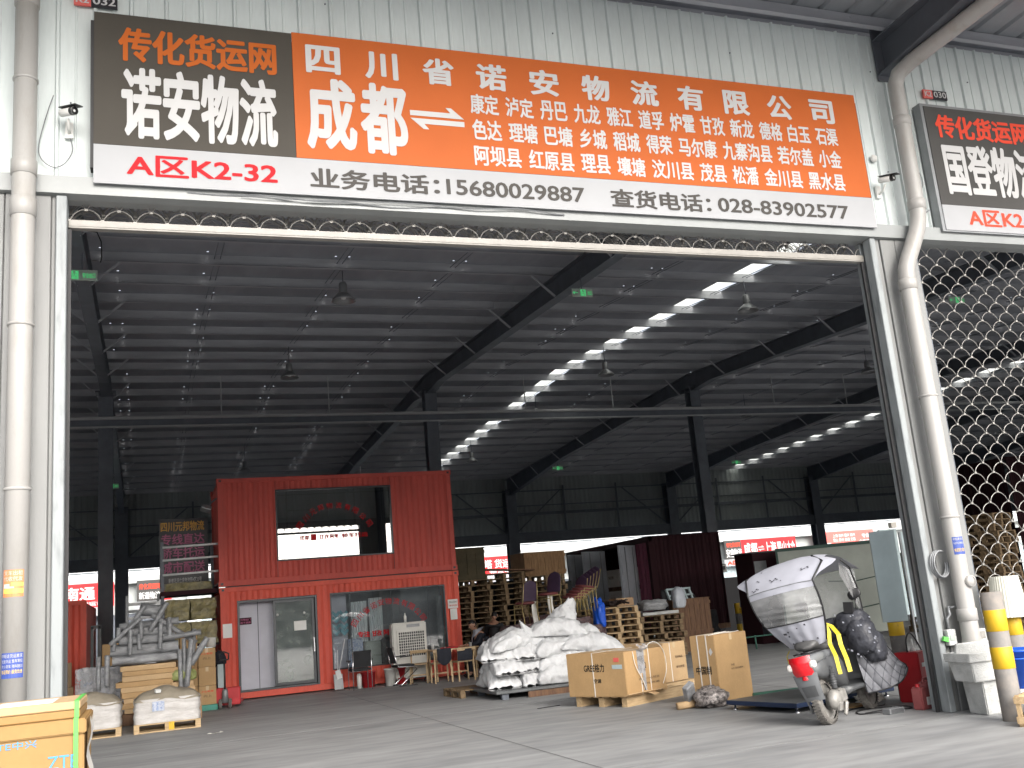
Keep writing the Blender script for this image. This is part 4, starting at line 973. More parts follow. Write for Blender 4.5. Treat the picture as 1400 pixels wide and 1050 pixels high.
m = MB(); blob(m, (0, 0, -.12), (1.15, .75, .2), 8); part(m, 'dark_film', 'black_mesh', t)
crate('low brown plank crate right of the low pallet stack', (13.15, 24.3, 0.4), (1.15, .8, .95), .05, 'wood_dark', 7)
m = MB(); m.box(13.15, 24.35, 0, 14.3, 25.1, .398); tag(part(m, 'skid', 'wood_dark', None, loc='auto'), 'dark timber skid under the low brown plank crate', 'skid')

# ------------------------------------------------------------------ air conditioner box, boxes behind, brown tall box
RG = R(25)
gp = Vector((6.62, 13.9, 0)); gr = Vector((math.cos(RG), math.sin(RG), 0)); gl = Vector((-math.sin(RG), math.cos(RG), 0))
K['print_black'] = K['let_black']
def side_pallet(label, loc, rz, w_, d_):
    m = MB(); h_ = .15
    for i in range(6): y = (d_-.12)*i/5; m.box(0, y, h_-.02, w_, y+.12, h_)
    for i in range(3):
        y = (d_-.10)*i/2; m.box(.0, y, .0, w_, y+.10, h_-.0205)
    for i in range(3): pass
    o = part(m, 'wooden_pallet', 'wood'); o.location = loc; o.rotation_euler = (0, 0, rz); return tag(o, label, 'pallet')
side_pallet('fresh pale pallet under the large black lettered cardboard box', gp+gr*.02+gl*.05-Vector((0,0,0)), RG, 1.45, 1.0)
gb = carton('large cardboard box with black lettering and a torn corner on a pale pallet', gp+Vector((0, 0, .152))+gr*-.05-gl*.03, (.97, 1.15, .635), RG, 'carton', strap=(('x', .36), ('x', .58), ('y', .62)), name='appliance_box',
   prints=[('let_black', 'GREE格力', 'x', .40, .80, .36, .48), ('let_black', '空调', 'x', .48, .62, .20, .26), ('let_brown', '向上 小心轻放', 'y', .30, .80, .20, .235), ('let_brown', '怕雨 防潮', 'y', .35, .78, .13, .16), ('let_black', 'Q', 'y', .44, .50, .36, .45)])
patch(gb, 'red_banner2', 'x', .10, .20, .50, .56); patch(gb, 'panel_blue', 'x', .05, .24, .40, .46)
m = MB(); m.cbox((.40, .0, .02), (.86, .10, .012), 0, R(-20)); m.cbox((.55, -.06, .0), (.2, .12, .01), .4, .3); part(m, 'torn_flap', 'carton_pale', gb)
m = MB(); m.tube(smooth([(.20, -.012, .63), (.22, -.03, .42), (.34, -.035, .22), (.44, -.02, .05)]), .006, 5); m.tube(smooth([(.5, -.012, .64), (.62, -.03, .72), (.80, -.03, .70), (.95, -.02, .55), (.97, -.02, .3), (.85, -.02, .1)]), .006, 5); part(m, 'loose_strap', 'strap_white', gb)
m = MB(); m.box(.30, -.006, .30, .42, -.0042, .64); m.box(.40, -.0062, .05, .47, -.0042, .64); m.sheet(lambda u, v: Vector((.28+.22*u, -.02-.06*math.sin(3.1*v), .62+.09*v+.015*math.sin(u*9))), 6, 4); part(m, 'document_pouch', 'clear_bag', gb)
carton('square cardboard box on flattened card, behind the large lettered box', (7.92, 15.15, .16), (.60, .8, .62), R(24), 'carton_pale', strap=(('x', .18),), prints=[('let_brown', '易碎物品', 'y', .30, .50, .36, .40), ('let_brown', '请勿倒置', 'y', .30, .52, .20, .24)])
side_pallet('pale pallet under the square box behind the lettered box', (7.78, 15.05, 0), R(24), 1.0, .9)
m = MB(); m.cbox((8.25, 14.75, .02), (.55, .35, .03), .5); m.cbox((8.2, 14.85, .05), (.5, .3, .025), .2)
tag(part(m, 'flattened_cardboard', 'carton_pale', None, loc='auto'), 'flattened cardboard on the floor beside the lettered box', 'cardboard')
bb = carton('tall plain cardboard box standing beside the blue floor scale', (7.46, 12.71, .0), (.80, .42, .95), R(24), 'carton', strap=(('y', .14), ('y', .29)), name='tall_cardboard_box',
   prints=[('let_brown', '净重', 'y', .33, .42, .50, .53), ('let_brown', 'NO 20230809', 'y', .33, .62, .45, .475), ('let_black', '中国制', 'x', .10, .36, .42, .53)])
m = MB(); m.add([(.0035*-1, .075, .78), (-.0035, .045, .72), (-.0035, .085, .67), (-.0035, .11, .73)], [(0, 1, 2, 3)]); part(m, 'diamond_label', 'let_white', bb)
m = MB(); m.tube([(.1, .1, .953), (.25, .15, .965), (.4, .25, .957), (.6, .2, .962), (.72, .33, .956)], .006, 5); m.tube([(-.01, .08, .95), (.2, .05, .962), (.55, .03, .958), (.80, .12, .957)], .006, 5); part(m, 'loose_strap', 'strap_white', bb)
# black bag beside the boxes
m = MB(); blob(m, (7.30, 12.72, .13), (.46, .42, .28), 5, .2, 3)
o = part(m, 'plastic_bag', 'bag_print', None, loc='auto'); tag(o, 'crumpled grey and black plastic bag on the floor left of the tall box', 'bag')
m = MB(); m.cbox((7.06, 12.86, .20), (.18, .09, .30), .3, R(20), R(-28)); tag(part(m, 'wrapped_parcel', 'wrap_grey', None, .012, loc='auto'), 'grey parcel leaning on the crumpled black bag', 'parcel')
m = MB(); m.tube([(6.86, 12.88, .05), (7.12, 12.86, .06)], .05, 14); tag(part(m, 'cardboard_tube', 'carton_pale', None, loc='auto'), 'short pinkish cardboard tube at the foot of the crumpled bag', 'tube')

# ------------------------------------------------------------------ white sacks on a pallet
def sack(label, loc, L_, W_, H_, rz, seed, tilt=(0, 0), droop=.0):
    m = MB(); m.smooth = True; sv = Vector((seed*3.7, seed*1.3, seed*.7)); nu, nv = 60, 56
    def fn(u, v):
        a = 2*u-1; th = 2*math.pi*v
        end = max(0., 1-abs(a)**3.2)**.55
        hw = W_/2*(.90+.12*abs(a)**5+.05*noise.noise(Vector((a*2, 0, 0))+sv))
        hh = H_/2*end+.012
        cx, cz = math.cos(th), math.sin(th)
        y = math.copysign(abs(cx)**.72, cx)*hw; z = math.copysign(abs(cz)**.85, cz)*hh
        p = Vector((a*L_/2, y, z))
        k = noise.noise(Vector((p.x*5, p.y*5, p.z*4))+sv)*.035+noise.noise(Vector((p.x*13, p.y*9, p.z*9))+sv)*.014
        k += .024*math.sin(p.y*42+noise.noise(Vector((p.y*6, a*3, 0))+sv)*4)*abs(a)**3*1.4
        rg = 1-abs(noise.noise(Vector((p.x*4+p.y*3, p.y*7, p.z*5))+sv*2)); k += .028*(rg**4-.35)
        rg = 1-abs(noise.noise(Vector((p.x*9, p.y*14, p.z*9))+sv*3)); k += .010*(rg**3-.4)
        n = Vector((0, cx, cz*1.3))
        p += n*k*(.4+.6*end)
        p.x += .03*noise.noise(Vector((y*8, z*6, 1))+sv)*abs(a)
        p.z += -droop*a*a*H_
        if p.z < -H_*.40: p.z = -H_*.40-.15*(-H_*.40-p.z)*-1*0
        return p+Vector((0, 0, H_*.42))
    m.sheet(fn, nu, nv)
    o = part(m, 'sack', 'sack'); o.location = loc; o.rotation_euler = (tilt[0], tilt[1], rz)
    return tag(o, label, 'sack', 'white sacks piled on a pallet')
zb_ = .16; H = .25
# left stack: bags lying away from us with the sewn mouths towards us
left_n = ['bottom', 'second', 'third', 'fourth']
for k in range(3):
    for j, nm in enumerate(('outer left', 'inner')):
        sack('white sack at the %s of the pile, %s level from the floor, mouth facing out' % (nm + (' column' if j else ' edge'), left_n[k]) if False else 'crumpled sack mouth of the %s, %s layer from the pallet' % (nm+' column', left_n[k]),
             (6.02+j*.50+.05*math.sin(k*2+j), 17.95+.07*math.cos(k*3+j*2), zb_+k*.235), .98, .60, .38, R(90+rnd.uniform(-12, 12)), 10+k*2+j, (0, rnd.uniform(-.06, .06)), .3)
# right stack: bags lying across
for k in range(3):
    sack('plump white sack lying across on the right, %s layer from the pallet' % left_n[k], (7.12+.10*(k % 2)+(.14 if k == 3 else 0), 17.62+.05*k, zb_+k*.225), 1.15, .66, .38, R(rnd.uniform(-10, 10)), 30+k, (0, rnd.uniform(-.08, .04)), .2)
for k in range(3):
    sack('white sack in the back row behind the lettered box, %s layer' % left_n[k], (7.35, 18.35, zb_+k*.24), 1.1, .66, .38, R(rnd.uniform(-8, 8)), 50+k)
sack('sack with a pointed corner hanging out to the right, upper layer', (7.70, 17.60, zb_+.50), 1.30, .62, .34, R(-4), 60, (R(4), R(9)), .5)
sack('broad sack lying on top of the left half of the pile', (6.32, 17.85, zb_+.68), 1.20, .70, .36, R(12), 61, (0, R(-4)), .5)
sack('highest full sack, lying across the middle of the pile top', (7.12, 17.78, zb_+.80), 1.25, .66, .36, R(-6), 62, (R(-4), R(3)), .6)
sack('small limp sack draped on the right shoulder of the pile', (7.75, 17.95, zb_+.78), .80, .50, .22, R(8), 63, (0, R(14)), .8)
m = MB(); m.smooth = True
def limp(u, v):
    a = 6.283*u; q = Vector((math.cos(a)*1.6, math.sin(a)*1.6, v*3)); rg = (1-abs(noise.noise(q*1.5)))**4
    r_ = (.36*(1-v)**.8+.05)*(1+.25*noise.noise(q)+.22*(rg-.4))
    return Vector((7.42+r_*math.cos(a)+.10*v-.05*math.sin(v*5), 18.05+r_*.6*math.sin(a)+.06*math.sin(v*4), 1.06+.58*v+.06*noise.noise(q*1.3)))
m.sheet(limp, 56, 26)
tag(part(m, 'sack', 'sack', None, loc='auto'), 'empty upright sack peaking above the pile in front of the stacked chairs', 'sack', 'white sacks piled on a pallet')
m = MB(); m.smooth = True
m.sheet(lambda u, v: Vector((6.62+.16*math.cos(6.28*u)*(1-v)-.22*v, 17.7+.14*math.sin(6.28*u)*(1-v), 1.02+.30*v+.02*noise.noise(Vector((u*7, v*4, 0))))), 20, 8)
tag(part(m, 'sack_end', 'sack', None, loc='auto'), 'tied sack end sticking up at the left shoulder of the pile', 'sack', 'white sacks piled on a pallet')
t = thing('flat_trolley', 'low grey steel platform under the white sack pile', 'platform', (6.8, 18.1, 0), world=True)
m = MB(); m.box(5.72, 17.30, .10, 8.05, 18.95, .155); part(m, 'deck', 'steel_plate', t, .01)
for x in (5.9, 6.45, 7.7):
    for y in (17.40, 18.75):
        m = MB(); m.box(x-.06, y-.05, 0, x+.06, y+.05, .098); part(m, 'foot', 'steel_dark', t)
m = MB(); m.box(6.30, 17.26, .0, 7.95, 17.29, .10); part(m, 'skirt_board', 'wood_dark', t)
pallet('dark pallet sticking out left under the white sack pile', (5.45, 18.6, 0), .05, 1.2, 1.0, 'wood_old', seed=1)

# ------------------------------------------------------------------ wrapped maroon bundles and stacked chairs behind the sacks
def wrapped(label, loc, size, rz, mt, seed, name='wrapped_bundle', amp=.03):
    m = MB(); m.smooth = False; w_, d_, h_ = size; sv = Vector((seed*2.1, seed, 0))
    n = 8
    def face(o_, a, b):
        def fn(u, v):
            p = Vector(o_)+Vector(a)*u+Vector(b)*v
            q = Vector((p.x/max(w_, .01)-.5, p.y/max(d_, .01)-.5, p.z/h_-.5))
            k = noise.noise(p*4+sv)*amp+noise.noise(p*11+sv)*amp*.6
            return p+Vector((q.x, q.y, q.z*.5))*k*4
        m.sheet(fn, n, n)
    face((0,0,0), (w_,0,0), (0,0,h_)); face((w_,0,0), (0,d_,0), (0,0,h_)); face((w_,d_,0), (-w_,0,0), (0,0,h_)); face((0,d_,0), (0,-d_,0), (0,0,h_)); face((0,0,h_), (w_,0,0), (0,d_,0))
    o = part(m, name, mt); o.location = loc; o.rotation_euler = (0, 0, rz); return tag(o, label, 'bundle')
for lb, x, y, z, sz in (('maroon film wrapped bundle nearest the seated man, lowest', 7.75, 22.0, 0, (.75, .8, 1.15)), ('maroon film wrapped bundle left of the chairs, middle of three', 8.32, 22.0, 0, (.62, .8, 1.31)), ('tallest maroon film wrapped bundle under the stacked chairs', 8.80, 21.5, 0, (.75, .8, 1.19)), ('low maroon bundle right of the sack pile peak', 9.60, 21.9, 0, (.5, .7, 1.0))):
    wrapped(lb, (x, y, z), sz, .05, 'maroon_bundle', x*3)
for lb, x, y, z in (('rolled white plastic strip hanging left on the maroon bundles', 8.28, 21.95, .9), ('white plastic strip hanging in the middle of the maroon bundles', 8.55, 21.6, 1.05)):
    m = MB(); m.smooth = True; m.sheet(lambda u, v: Vector((x+.12*u+.02*math.sin(v*6), y+.02*math.sin(u*6+v*5), z+.75*v)), 6, 10)
    tag(part(m, 'plastic_strip', 'strap_white', None, loc='auto'), lb, 'plastic strip')
def banquet_chair(label, loc, rot):
    t = thing('banquet_chair', label, 'chair', loc, rot, 'padded chairs stacked behind the sacks')
    m = MB(); blob(m, (0, 0, .46), (.42, .42, .09), 1, .01); part(m, 'seat', 'seat_red', t)
    m = MB(); m.smooth = True
    m.sheet(lambda u, v: Vector((.20*math.cos(math.pi*2*u)*(1 if v < .6 else math.sqrt(max(0, 1-((v-.6)/.4)**2))), .21+.10*v+.022*math.sin(math.pi*2*u), .50+.46*v)), 24, 12); part(m, 'backrest', 'cushion', t)
    for s in (-1, 1):
        m = MB(); m.tube([(s*.20, -.19, 0), (s*.19, -.18, .42), (s*.19, .19, .43), (s*.19, .24, .52), (s*.175, .31, .90)], .012, 6); part(m, 'frame', 'yellow_tube', t)
        m = MB(); m.tube([(s*.20, .26, 0), (s*.19, .17, .42)], .012, 6); part(m, 'leg', 'yellow_tube', t)
    m = MB(); m.tube([(-.195, -.185, .36), (.195, -.185, .36)], .009, 6); part(m, 'stretcher', 'yellow_tube', t)
    return t
bc = banquet_chair('stacked padded chair, lowest of the leaning purple chair stack', (9.14, 21.7, 1.20), (R(-4), R(4), R(-72)))
for k in range(1, 5):
    dup(bc, (9.14+.085*k, 21.7+.02*k, 1.20+.055*k), (R(-4-k), R(4), R(-72)), 'padded chair, %s from the bottom of the leaning purple chair stack' % ORD[k].replace('topmost', 'first'))
dup(bc, (8.62, 21.75, 1.32), (0, 0, R(-60)), 'padded chair left of the leaning stack on a maroon bundle')
dup(bc, (8.15, 22.05, 1.16), (0, 0, R(190)), 'single padded chair with yellow legs at the left end of the maroon bundles')
m = MB(); blob(m, (9.95, 22.0, 1.22), (.28, .3, .7), 9, .2); tag(part(m, 'tarpaulin', 'blue_plastic', None, loc='auto'), 'crumpled blue tarpaulin right of the stacked purple chairs', 'tarpaulin')
m = MB(); m.box(9.2, 21.6, 0, 9.75, 22.3, .9); tag(part(m, 'carton_stack', 'carton_dim', None, .01, loc='auto'), 'dark carton under the blue tarpaulin behind the sacks', 'carton')

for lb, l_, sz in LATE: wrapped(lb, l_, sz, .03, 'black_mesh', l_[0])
# ------------------------------------------------------------------ maroon side-opening container with white loads
px, py = 14.6, 28.0
MCt = thing('side_open_container', 'maroon shipping container with grey doors standing open on its long side', 'container', (px, py, 0), world=True)
zt_ = 3.32; z0_ = .35; Lc = 6.6
m = MB(); m.box(px-.02, py, zt_-.16, px+.10, py+Lc, zt_); part(m, 'side_rail', 'container_dark', MCt)
m = MB(); m.box(px-.02, py, z0_, px+.10, py+Lc, z0_+.18); part(m, 'side_rail', 'container_dark', MCt)
for y in (py, py+Lc-.16):
    m = MB(); m.box(px-.03, y, z0_, px+.14, y+.16, zt_); part(m, 'corner_post', 'container_dark', MCt)
m = MB(); corr(m, px+.1, px+2.5, z0_+.02, zt_-.02, py+.02, .05, .3); part(m, 'end_wall', 'container_dark', MCt)
m = MB(); corr(m, px, px+2.5, z0_, zt_, py+Lc, .05, .3); part(m, 'end_wall', 'container_dark', MCt)
m = MB(); corrx(m, py, py+Lc, z0_, zt_, px+2.45); part(m, 'far_wall', 'container_dark', MCt)
m = MB(); m.box(px, py, zt_-.03, px+2.5, py+Lc, zt_-.001); part(m, 'roof', 'container_dark', MCt)
m = MB(); m.box(px, py, z0_+.001, px+2.5, py+Lc, z0_+.15); part(m, 'floor', 'wood_dark', MCt)
K['maroon_rib'] = mat('maroon_ribbed_side', (.22, .045, .09), .5, .0, 2, .1)
m = MB(); corrx(m, py+.17, py+.98, z0_+.19, zt_-.17, px+.01, .06, .25); part(m, 'ribbed_side', 'maroon_rib', MCt)
K['door_grey'] = mat('grey_container_door', (.40, .42, .47), .5, .0, 2, .08)
def cdoor(y, ang, mirrored):
    d = MB(); d.T = Matrix.Translation((px-.03, y, 0)) @ Matrix.Rotation(ang, 4, 'Z')
    d.box(-1.15, -.03, z0_+.16, 0, .03, zt_-.2)
    for k in range(5): d.box(-1.10, -.055, z0_+.28+k*.53, -.05, -.0305, z0_+.64+k*.53)
    dd = part(d, 'side_door', 'door_grey', MCt)
    for k, xx in enumerate((-.85, -.3)):
        d = MB(); d.T = Matrix.Translation((px-.03, y, 0)) @ Matrix.Rotation(ang, 4, 'Z'); d.tube([(xx, -.075, z0_+.2), (xx, -.075, zt_-.25)], .018, 6); part(d, 'lock_bar', 'grey_metal', dd)
    return dd
d1 = cdoor(py+1.0, R(38), 0); d2 = cdoor(py+3.3, R(26), 0); d3 = cdoor(py+5.0, R(38), 0)
m = MB(); m.T = Matrix.Translation((px-.03, py+1.0, 0)) @ Matrix.Rotation(R(38), 4, 'Z'); m.text('12N21', (-1.05, -.058, z0_+.30), (1,0,0), (0,0,1), .95, .32, .01); part(m, 'lettering', 'let_black', d1)
rr = random.Random(8)
for k in range(3):
    for j in range(2):
        carton('pale carton in the open maroon container, %s row, %s' % (('lower', 'middle', 'upper')[k], ('near side', 'far side')[j]), (px+.10, py+1.7+j*1.02, z0_+.152+k*.70), (.9, 1.0, .56), 0, 'carton_white', 'pale cartons inside the maroon container', tape=False, prints=[('let_brown', '轻放', 'x', .3, .7, .26, .36)])
        if k: 
            m = MB()
            for q in range(3): m.box(px+.20, py+1.92+j*1.02+q*.40, z0_+.152+k*.70-.139, px+1.0, py+2.02+j*1.02+q*.40, z0_+.152+k*.70-.001)
            m.box(px+.2, py+1.92+j*1.02, z0_+.152+k*.70-.019, px+1.0, py+2.85+j*1.02, z0_+.152+k*.70-.002)
            tag(part(m, 'wooden_pallet', 'wood_dark', None, loc='auto'), 'thin dark pallet under a pale carton, %s %s in the maroon container' % (('', 'lower', 'upper')[k], ('near side', 'far side')[j]), 'pallet')
# second maroon container behind the lowered grille
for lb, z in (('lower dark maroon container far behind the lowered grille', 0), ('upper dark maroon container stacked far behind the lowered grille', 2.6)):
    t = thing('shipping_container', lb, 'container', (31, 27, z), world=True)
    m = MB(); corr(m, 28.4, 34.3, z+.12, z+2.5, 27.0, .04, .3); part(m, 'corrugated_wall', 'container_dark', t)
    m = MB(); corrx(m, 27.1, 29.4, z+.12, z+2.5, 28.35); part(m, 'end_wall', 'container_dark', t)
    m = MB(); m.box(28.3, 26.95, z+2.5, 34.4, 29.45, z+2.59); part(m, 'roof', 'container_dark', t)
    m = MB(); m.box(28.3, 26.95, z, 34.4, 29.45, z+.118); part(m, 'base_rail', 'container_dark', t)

# ------------------------------------------------------------------ grey-green panel partition and pale blue doors
t = thing('panel_wall', 'large grey green partition panel with dark green frame behind the scooter', 'partition', (17.9, 22.5, 0), (0, 0, 0), world=True)
a, b = Vector((15.95, 23.3, 0)), Vector((18.15, 22.0, 0)); dr = (b-a).normalized(); nr = Vector((dr.y, -dr.x, 0))
def slab(m, a, b, th, z0, z1):
    n = Vector((dr.y, -dr.x, 0))*th/2
    m.add([a-n+Vector((0,0,z0)), b-n+Vector((0,0,z0)), b+n+Vector((0,0,z0)), a+n+Vector((0,0,z0)), a-n+Vector((0,0,z1)), b-n+Vector((0,0,z1)), b+n+Vector((0,0,z1)), a+n+Vector((0,0,z1))], [(3,2,1,0),(4,5,6,7),(0,1,5,4),(1,2,6,5),(2,3,7,6),(3,0,4,7)])
m = MB(); slab(m, a, b, .06, .12, 2.38); part(m, 'panel', 'panel_green', t)
m = MB(); slab(m, a-dr*.05, b+dr*.08, .10, 2.382, 2.47); slab(m, b+dr*.0, b+dr*.08, .10, 0, 2.381); slab(m, a-dr*.05, a, .10, 0, 2.381); part(m, 'frame', 'green_frame', t)
for z in (.75, 1.45):
    m = MB(); q = a+dr*1.2+nr*.06; e = b+dr*.02+nr*.06; m.tube([q+Vector((0,0,z+.05)), q.lerp(e, .5)+Vector((0,0,z)), e+Vector((0,0,z+.10))], .012, 5); part(m, 'cord', 'green_frame', t)
t = thing('machine_cabinet', 'dark maroon machine cabinet standing left of the grey green partition', 'cabinet', (15.5, 24.2, 0), world=True)
m = MB(); m.box(15.6, 24.0, .0, 16.95, 24.9, 2.42); part(m, 'body', 'container_dark', t, .01)
m = MB(); m.box(15.55, 23.95, 2.42, 17.0, 24.95, 2.46); part(m, 'top', 'black_board', t)
m = MB(); m.box(15.62, 23.96, 1.75, 16.0, 23.995, 2.2); part(m, 'window', 'grey_metal', t)
m = MB(); m.box(15.62, 23.97, .2, 16.3, 23.995, 1.6); part(m, 'door', 'black_board', t)
t = thing('blue_door_panel', 'tall pale blue folding door panels right of the partition, near the right guide rail', 'door panel', (13.9, 16.6, .6), world=True)
m = MB(); m.box(15.15, 18.2, .66, 15.62, 18.26, 2.52); part(m, 'door_leaf', 'panel_blue', t, .006)
m = MB(); m.box(15.68, 18.15, .60, 17.5, 18.21, 2.44); part(m, 'door_leaf', 'panel_blue', t, .006)
m = MB(); m.box(15.64, 18.16, .0, 15.68, 18.20, 2.44); part(m, 'post', 'grey_metal', t)
m = MB(); m.box(17.44, 18.16, .0, 17.5, 18.149, .6); m.box(15.7, 18.16, .5, 17.5, 18.2, .55); part(m, 'bottom_bar', 'steel_dark', t)
m = MB(); m.cbox((15.45, 18.1, 2.60), (.14, .1, .12)); part(m, 'cap_block', 'carton_white', t)
# posts round the middle column
def bollard(label, x, y, h, r=.09, bands=None, lean=0, group=None, base=None, loc=None):
    t = thing('bollard', label, 'bollard', (x, y, 0), (lean, 0, 0), group)
    m = MB(); m.lathe([(r, 0), (r, h), (0, h+.001)], (0, 0, 0), 20); part(m, 'post', base or 'black_paint', t)
    for z0, z1 in bands:
        m = MB(); m.lathe([(r+.001, z0), (r+.003, z0+.002), (r+.003, z1-.002), (r+.001, z1)], (0, 0, 0), 20)
        if z1 >= h-.01: m.lathe([(r+.003, z1-.002), (0, z1+.003)], (0, 0, 0), 20)
        part(m, 'yellow_band', 'yellow_paint', t)
    return t
GB = 'striped posts guarding the middle column'
for lb, x, y, h, bands in (('yellow and black guard post, leftmost beside the middle column', 17.25, 29.6, 1.05, ((.72, 1.05), (.2, .45))), ('yellow and black guard post in front of the middle column', 17.85, 28.7, 1.05, ((.72, 1.05), (.12, .40))), ('yellow and black guard post right of the middle column', 18.25, 28.0, 1.1, ((.78, 1.1), (.3, .55)))):
    bollard(lb, x, y, h, .085, bands, 0, GB)
m = MB(); m.tube([(17.9, 28.65, .9), (18.2, 28.5, .1)], .05, 10); tag(part(m, 'guard_rail', 'yellow_paint', None, loc='auto'), 'leaning yellow tube between the guard posts', 'tube')
t = thing('meter_box', 'small white meter box with dark display on the middle column', 'meter box', (19.7, 32.6, 2.3), world=True)
m = MB(); m.box(19.65, 32.6, 2.12, 20.05, 32.75, 2.42); part(m, 'case', 'plastic_white', t, .01)
m = MB(); m.box(19.72, 32.59, 2.2, 19.98, 32.599, 2.34); part(m, 'display', 'black_board', t)
# water bottles, dark machine and table under the column
def bottle(label, x, y, z):
    t = thing('water_bottle', label, 'water bottle', (x, y, z), 0, 'blue water bottles stacked by the column')
    m = MB(); m.lathe([(0, 0), (.13, 0), (.135, .03), (.13, .1), (.135, .2), (.13, .3), (.11, .36), (.03, .42), (.028, .48)], (0, 0, 0), 16); part(m, 'body', 'teal_bottle', t)
    m = MB(); m.lathe([(.03, .47), (.032, .49), (0, .50)], (0, 0, 0), 10); part(m, 'cap', 'plastic_white', t)
for k in range(4): bottle('blue water bottle on the floor, %s from the left' % ('first', 'second', 'third', 'fourth')[k], 16.0+.29*k, 25.3-.1*k, 0)
for k in range(3): bottle('blue water bottle in the upper row, %s from the left' % ('first', 'second', 'third')[k], 16.14+.29*k, 25.25-.1*k, .46)
t = thing('work_table', 'dark work table with clutter left of the middle column', 'table', (16.3, 28.6, 0), world=True)
m = MB(); m.box(15.2, 28.3, .86, 17.0, 29.1, .90); part(m, 'table_top', 'steel_dark', t)
for x in (15.25, 16.9):
    for y in (28.35, 29.0): m = MB(); m.box(x, y, 0, x+.05, y+.05, .86); part(m, 'leg', 'steel_dark', t)
wrapped('black film covered pallet load left of the striped guard posts', (14.9, 27.0, 0), (1.3, 1.0, .95), .1, 'black_mesh', 4)
carton('pink and blue printed box on the dark work table', (15.9, 28.5, .902), (.5, .4, .62), .1, 'blue_banner', tape=False)
t = thing('display_machine', 'black vending type machine with a white screen behind the striped posts', 'machine', (18.4, 30, 0), world=True)
m = MB(); m.box(18.9, 31.3, 0, 19.6+1.2, 32.0, 1.9); part(m, 'body', 'black_board', t)
m = MB(); m.box(20.35, 31.28, 1.3, 20.7, 31.299, 1.75); part(m, 'poster', 'panel_blue', t)
# low green rope rail across the floor
m = MB(); m.tube([(12.9, 22.4, .32), (14.0, 22.6, .30), (15.4, 22.2, .34), (16.2, 22.0, .36)], .02, 6); 
for x, y in ((13.0, 22.42), (14.4, 22.5), (15.9, 22.08)): m.tube([(x, y, 0), (x, y, .34)], .02, 6)
tag(part(m, 'low_rail', 'grass_net', None, loc='auto'), 'low dark green rail behind the boxes', 'rail')
m = MB(); m.tube([(8.1, 12.9, .05), (9.3, 12.7, .06), (10.2, 12.2, .05), (10.5, 12.0, .05)], .045, 10)
tag(part(m, 'hose', 'grass_net', None, loc='auto'), 'dirty green hose lying behind the floor scale', 'hose')
# ------------------------------------------------------------------ goods left of the containers
# yellow carton in the near left corner with two flat packs on top
zc_ = thing('appliance_carton', 'large yellow cardboard carton with blue letters and a green strap, near left corner', 'cardboard box', (-.36, 6.9, 0))
m = MB(); m.box(-1.7, 0, 0, 0, .85, 1.07); part(m, 'carton_body', 'carton_yellow', zc_, .008, segs=2)
m = MB(); m.box(-1.72, -.012, 1.071, .012, .862, 1.158); part(m, 'carton_lid', 'carton_yellow', zc_, .008, segs=2)
m = MB(); m.text('ZTE', (-.20, -.004, .882), EX, EZ, .165, .075, .012); part(m, 'lettering', 'let_blue', zc_)
m = MB(); m.text('ZTE中兴', (-.52, -.0042, 1.02), EX, EZ, .26, .045, .012); part(m, 'lettering', 'let_blue', zc_)
for lb, z, mt in (('lower flat yellow carton lying on the large yellow carton', 1.16, 'carton_yellow'), ('upper flat yellow carton lying on the large yellow carton', 1.211, 'carton_pale')):
    t = thing('flat_carton', lb, 'cardboard box', (-.385, 6.95, z))
    m = MB(); m.box(-1.6, 0, 0, 0, .80, .048); part(m, 'carton_body', mt, t, .006)
    m = MB(); m.box(-.50, .08, .0485, -.16, .6, .0505); part(m, 'label_sheet', 'paper', t)
m = MB(); x = -.405-.0; m.box(x-.013, 6.882, .02, x+.013, 6.887, 1.161); m.box(x-.013, 6.944, 1.161, x+.013, 6.948, 1.2625); m.box(x-.013, 6.882, 1.161, x+.013, 6.944, 1.164); m.box(x-.013, 6.944, 1.2615, x+.013, 7.75, 1.2645)
o = part(m, 'green_strap', 'strap_green', None, loc='auto'); tag(o, 'bright green strap tied over the yellow cartons', 'strap')
m = MB(); m.smooth = True; m.sheet(lambda u, v: Vector((-.335+.015*math.sin(v*9), 6.96+.30*u, .72+.42*v+.02*math.sin(u*7))), 6, 8)
tag(part(m, 'plastic_film', 'strap_white', None, loc='auto'), 'torn white film hanging on the right side of the yellow carton', 'plastic film')

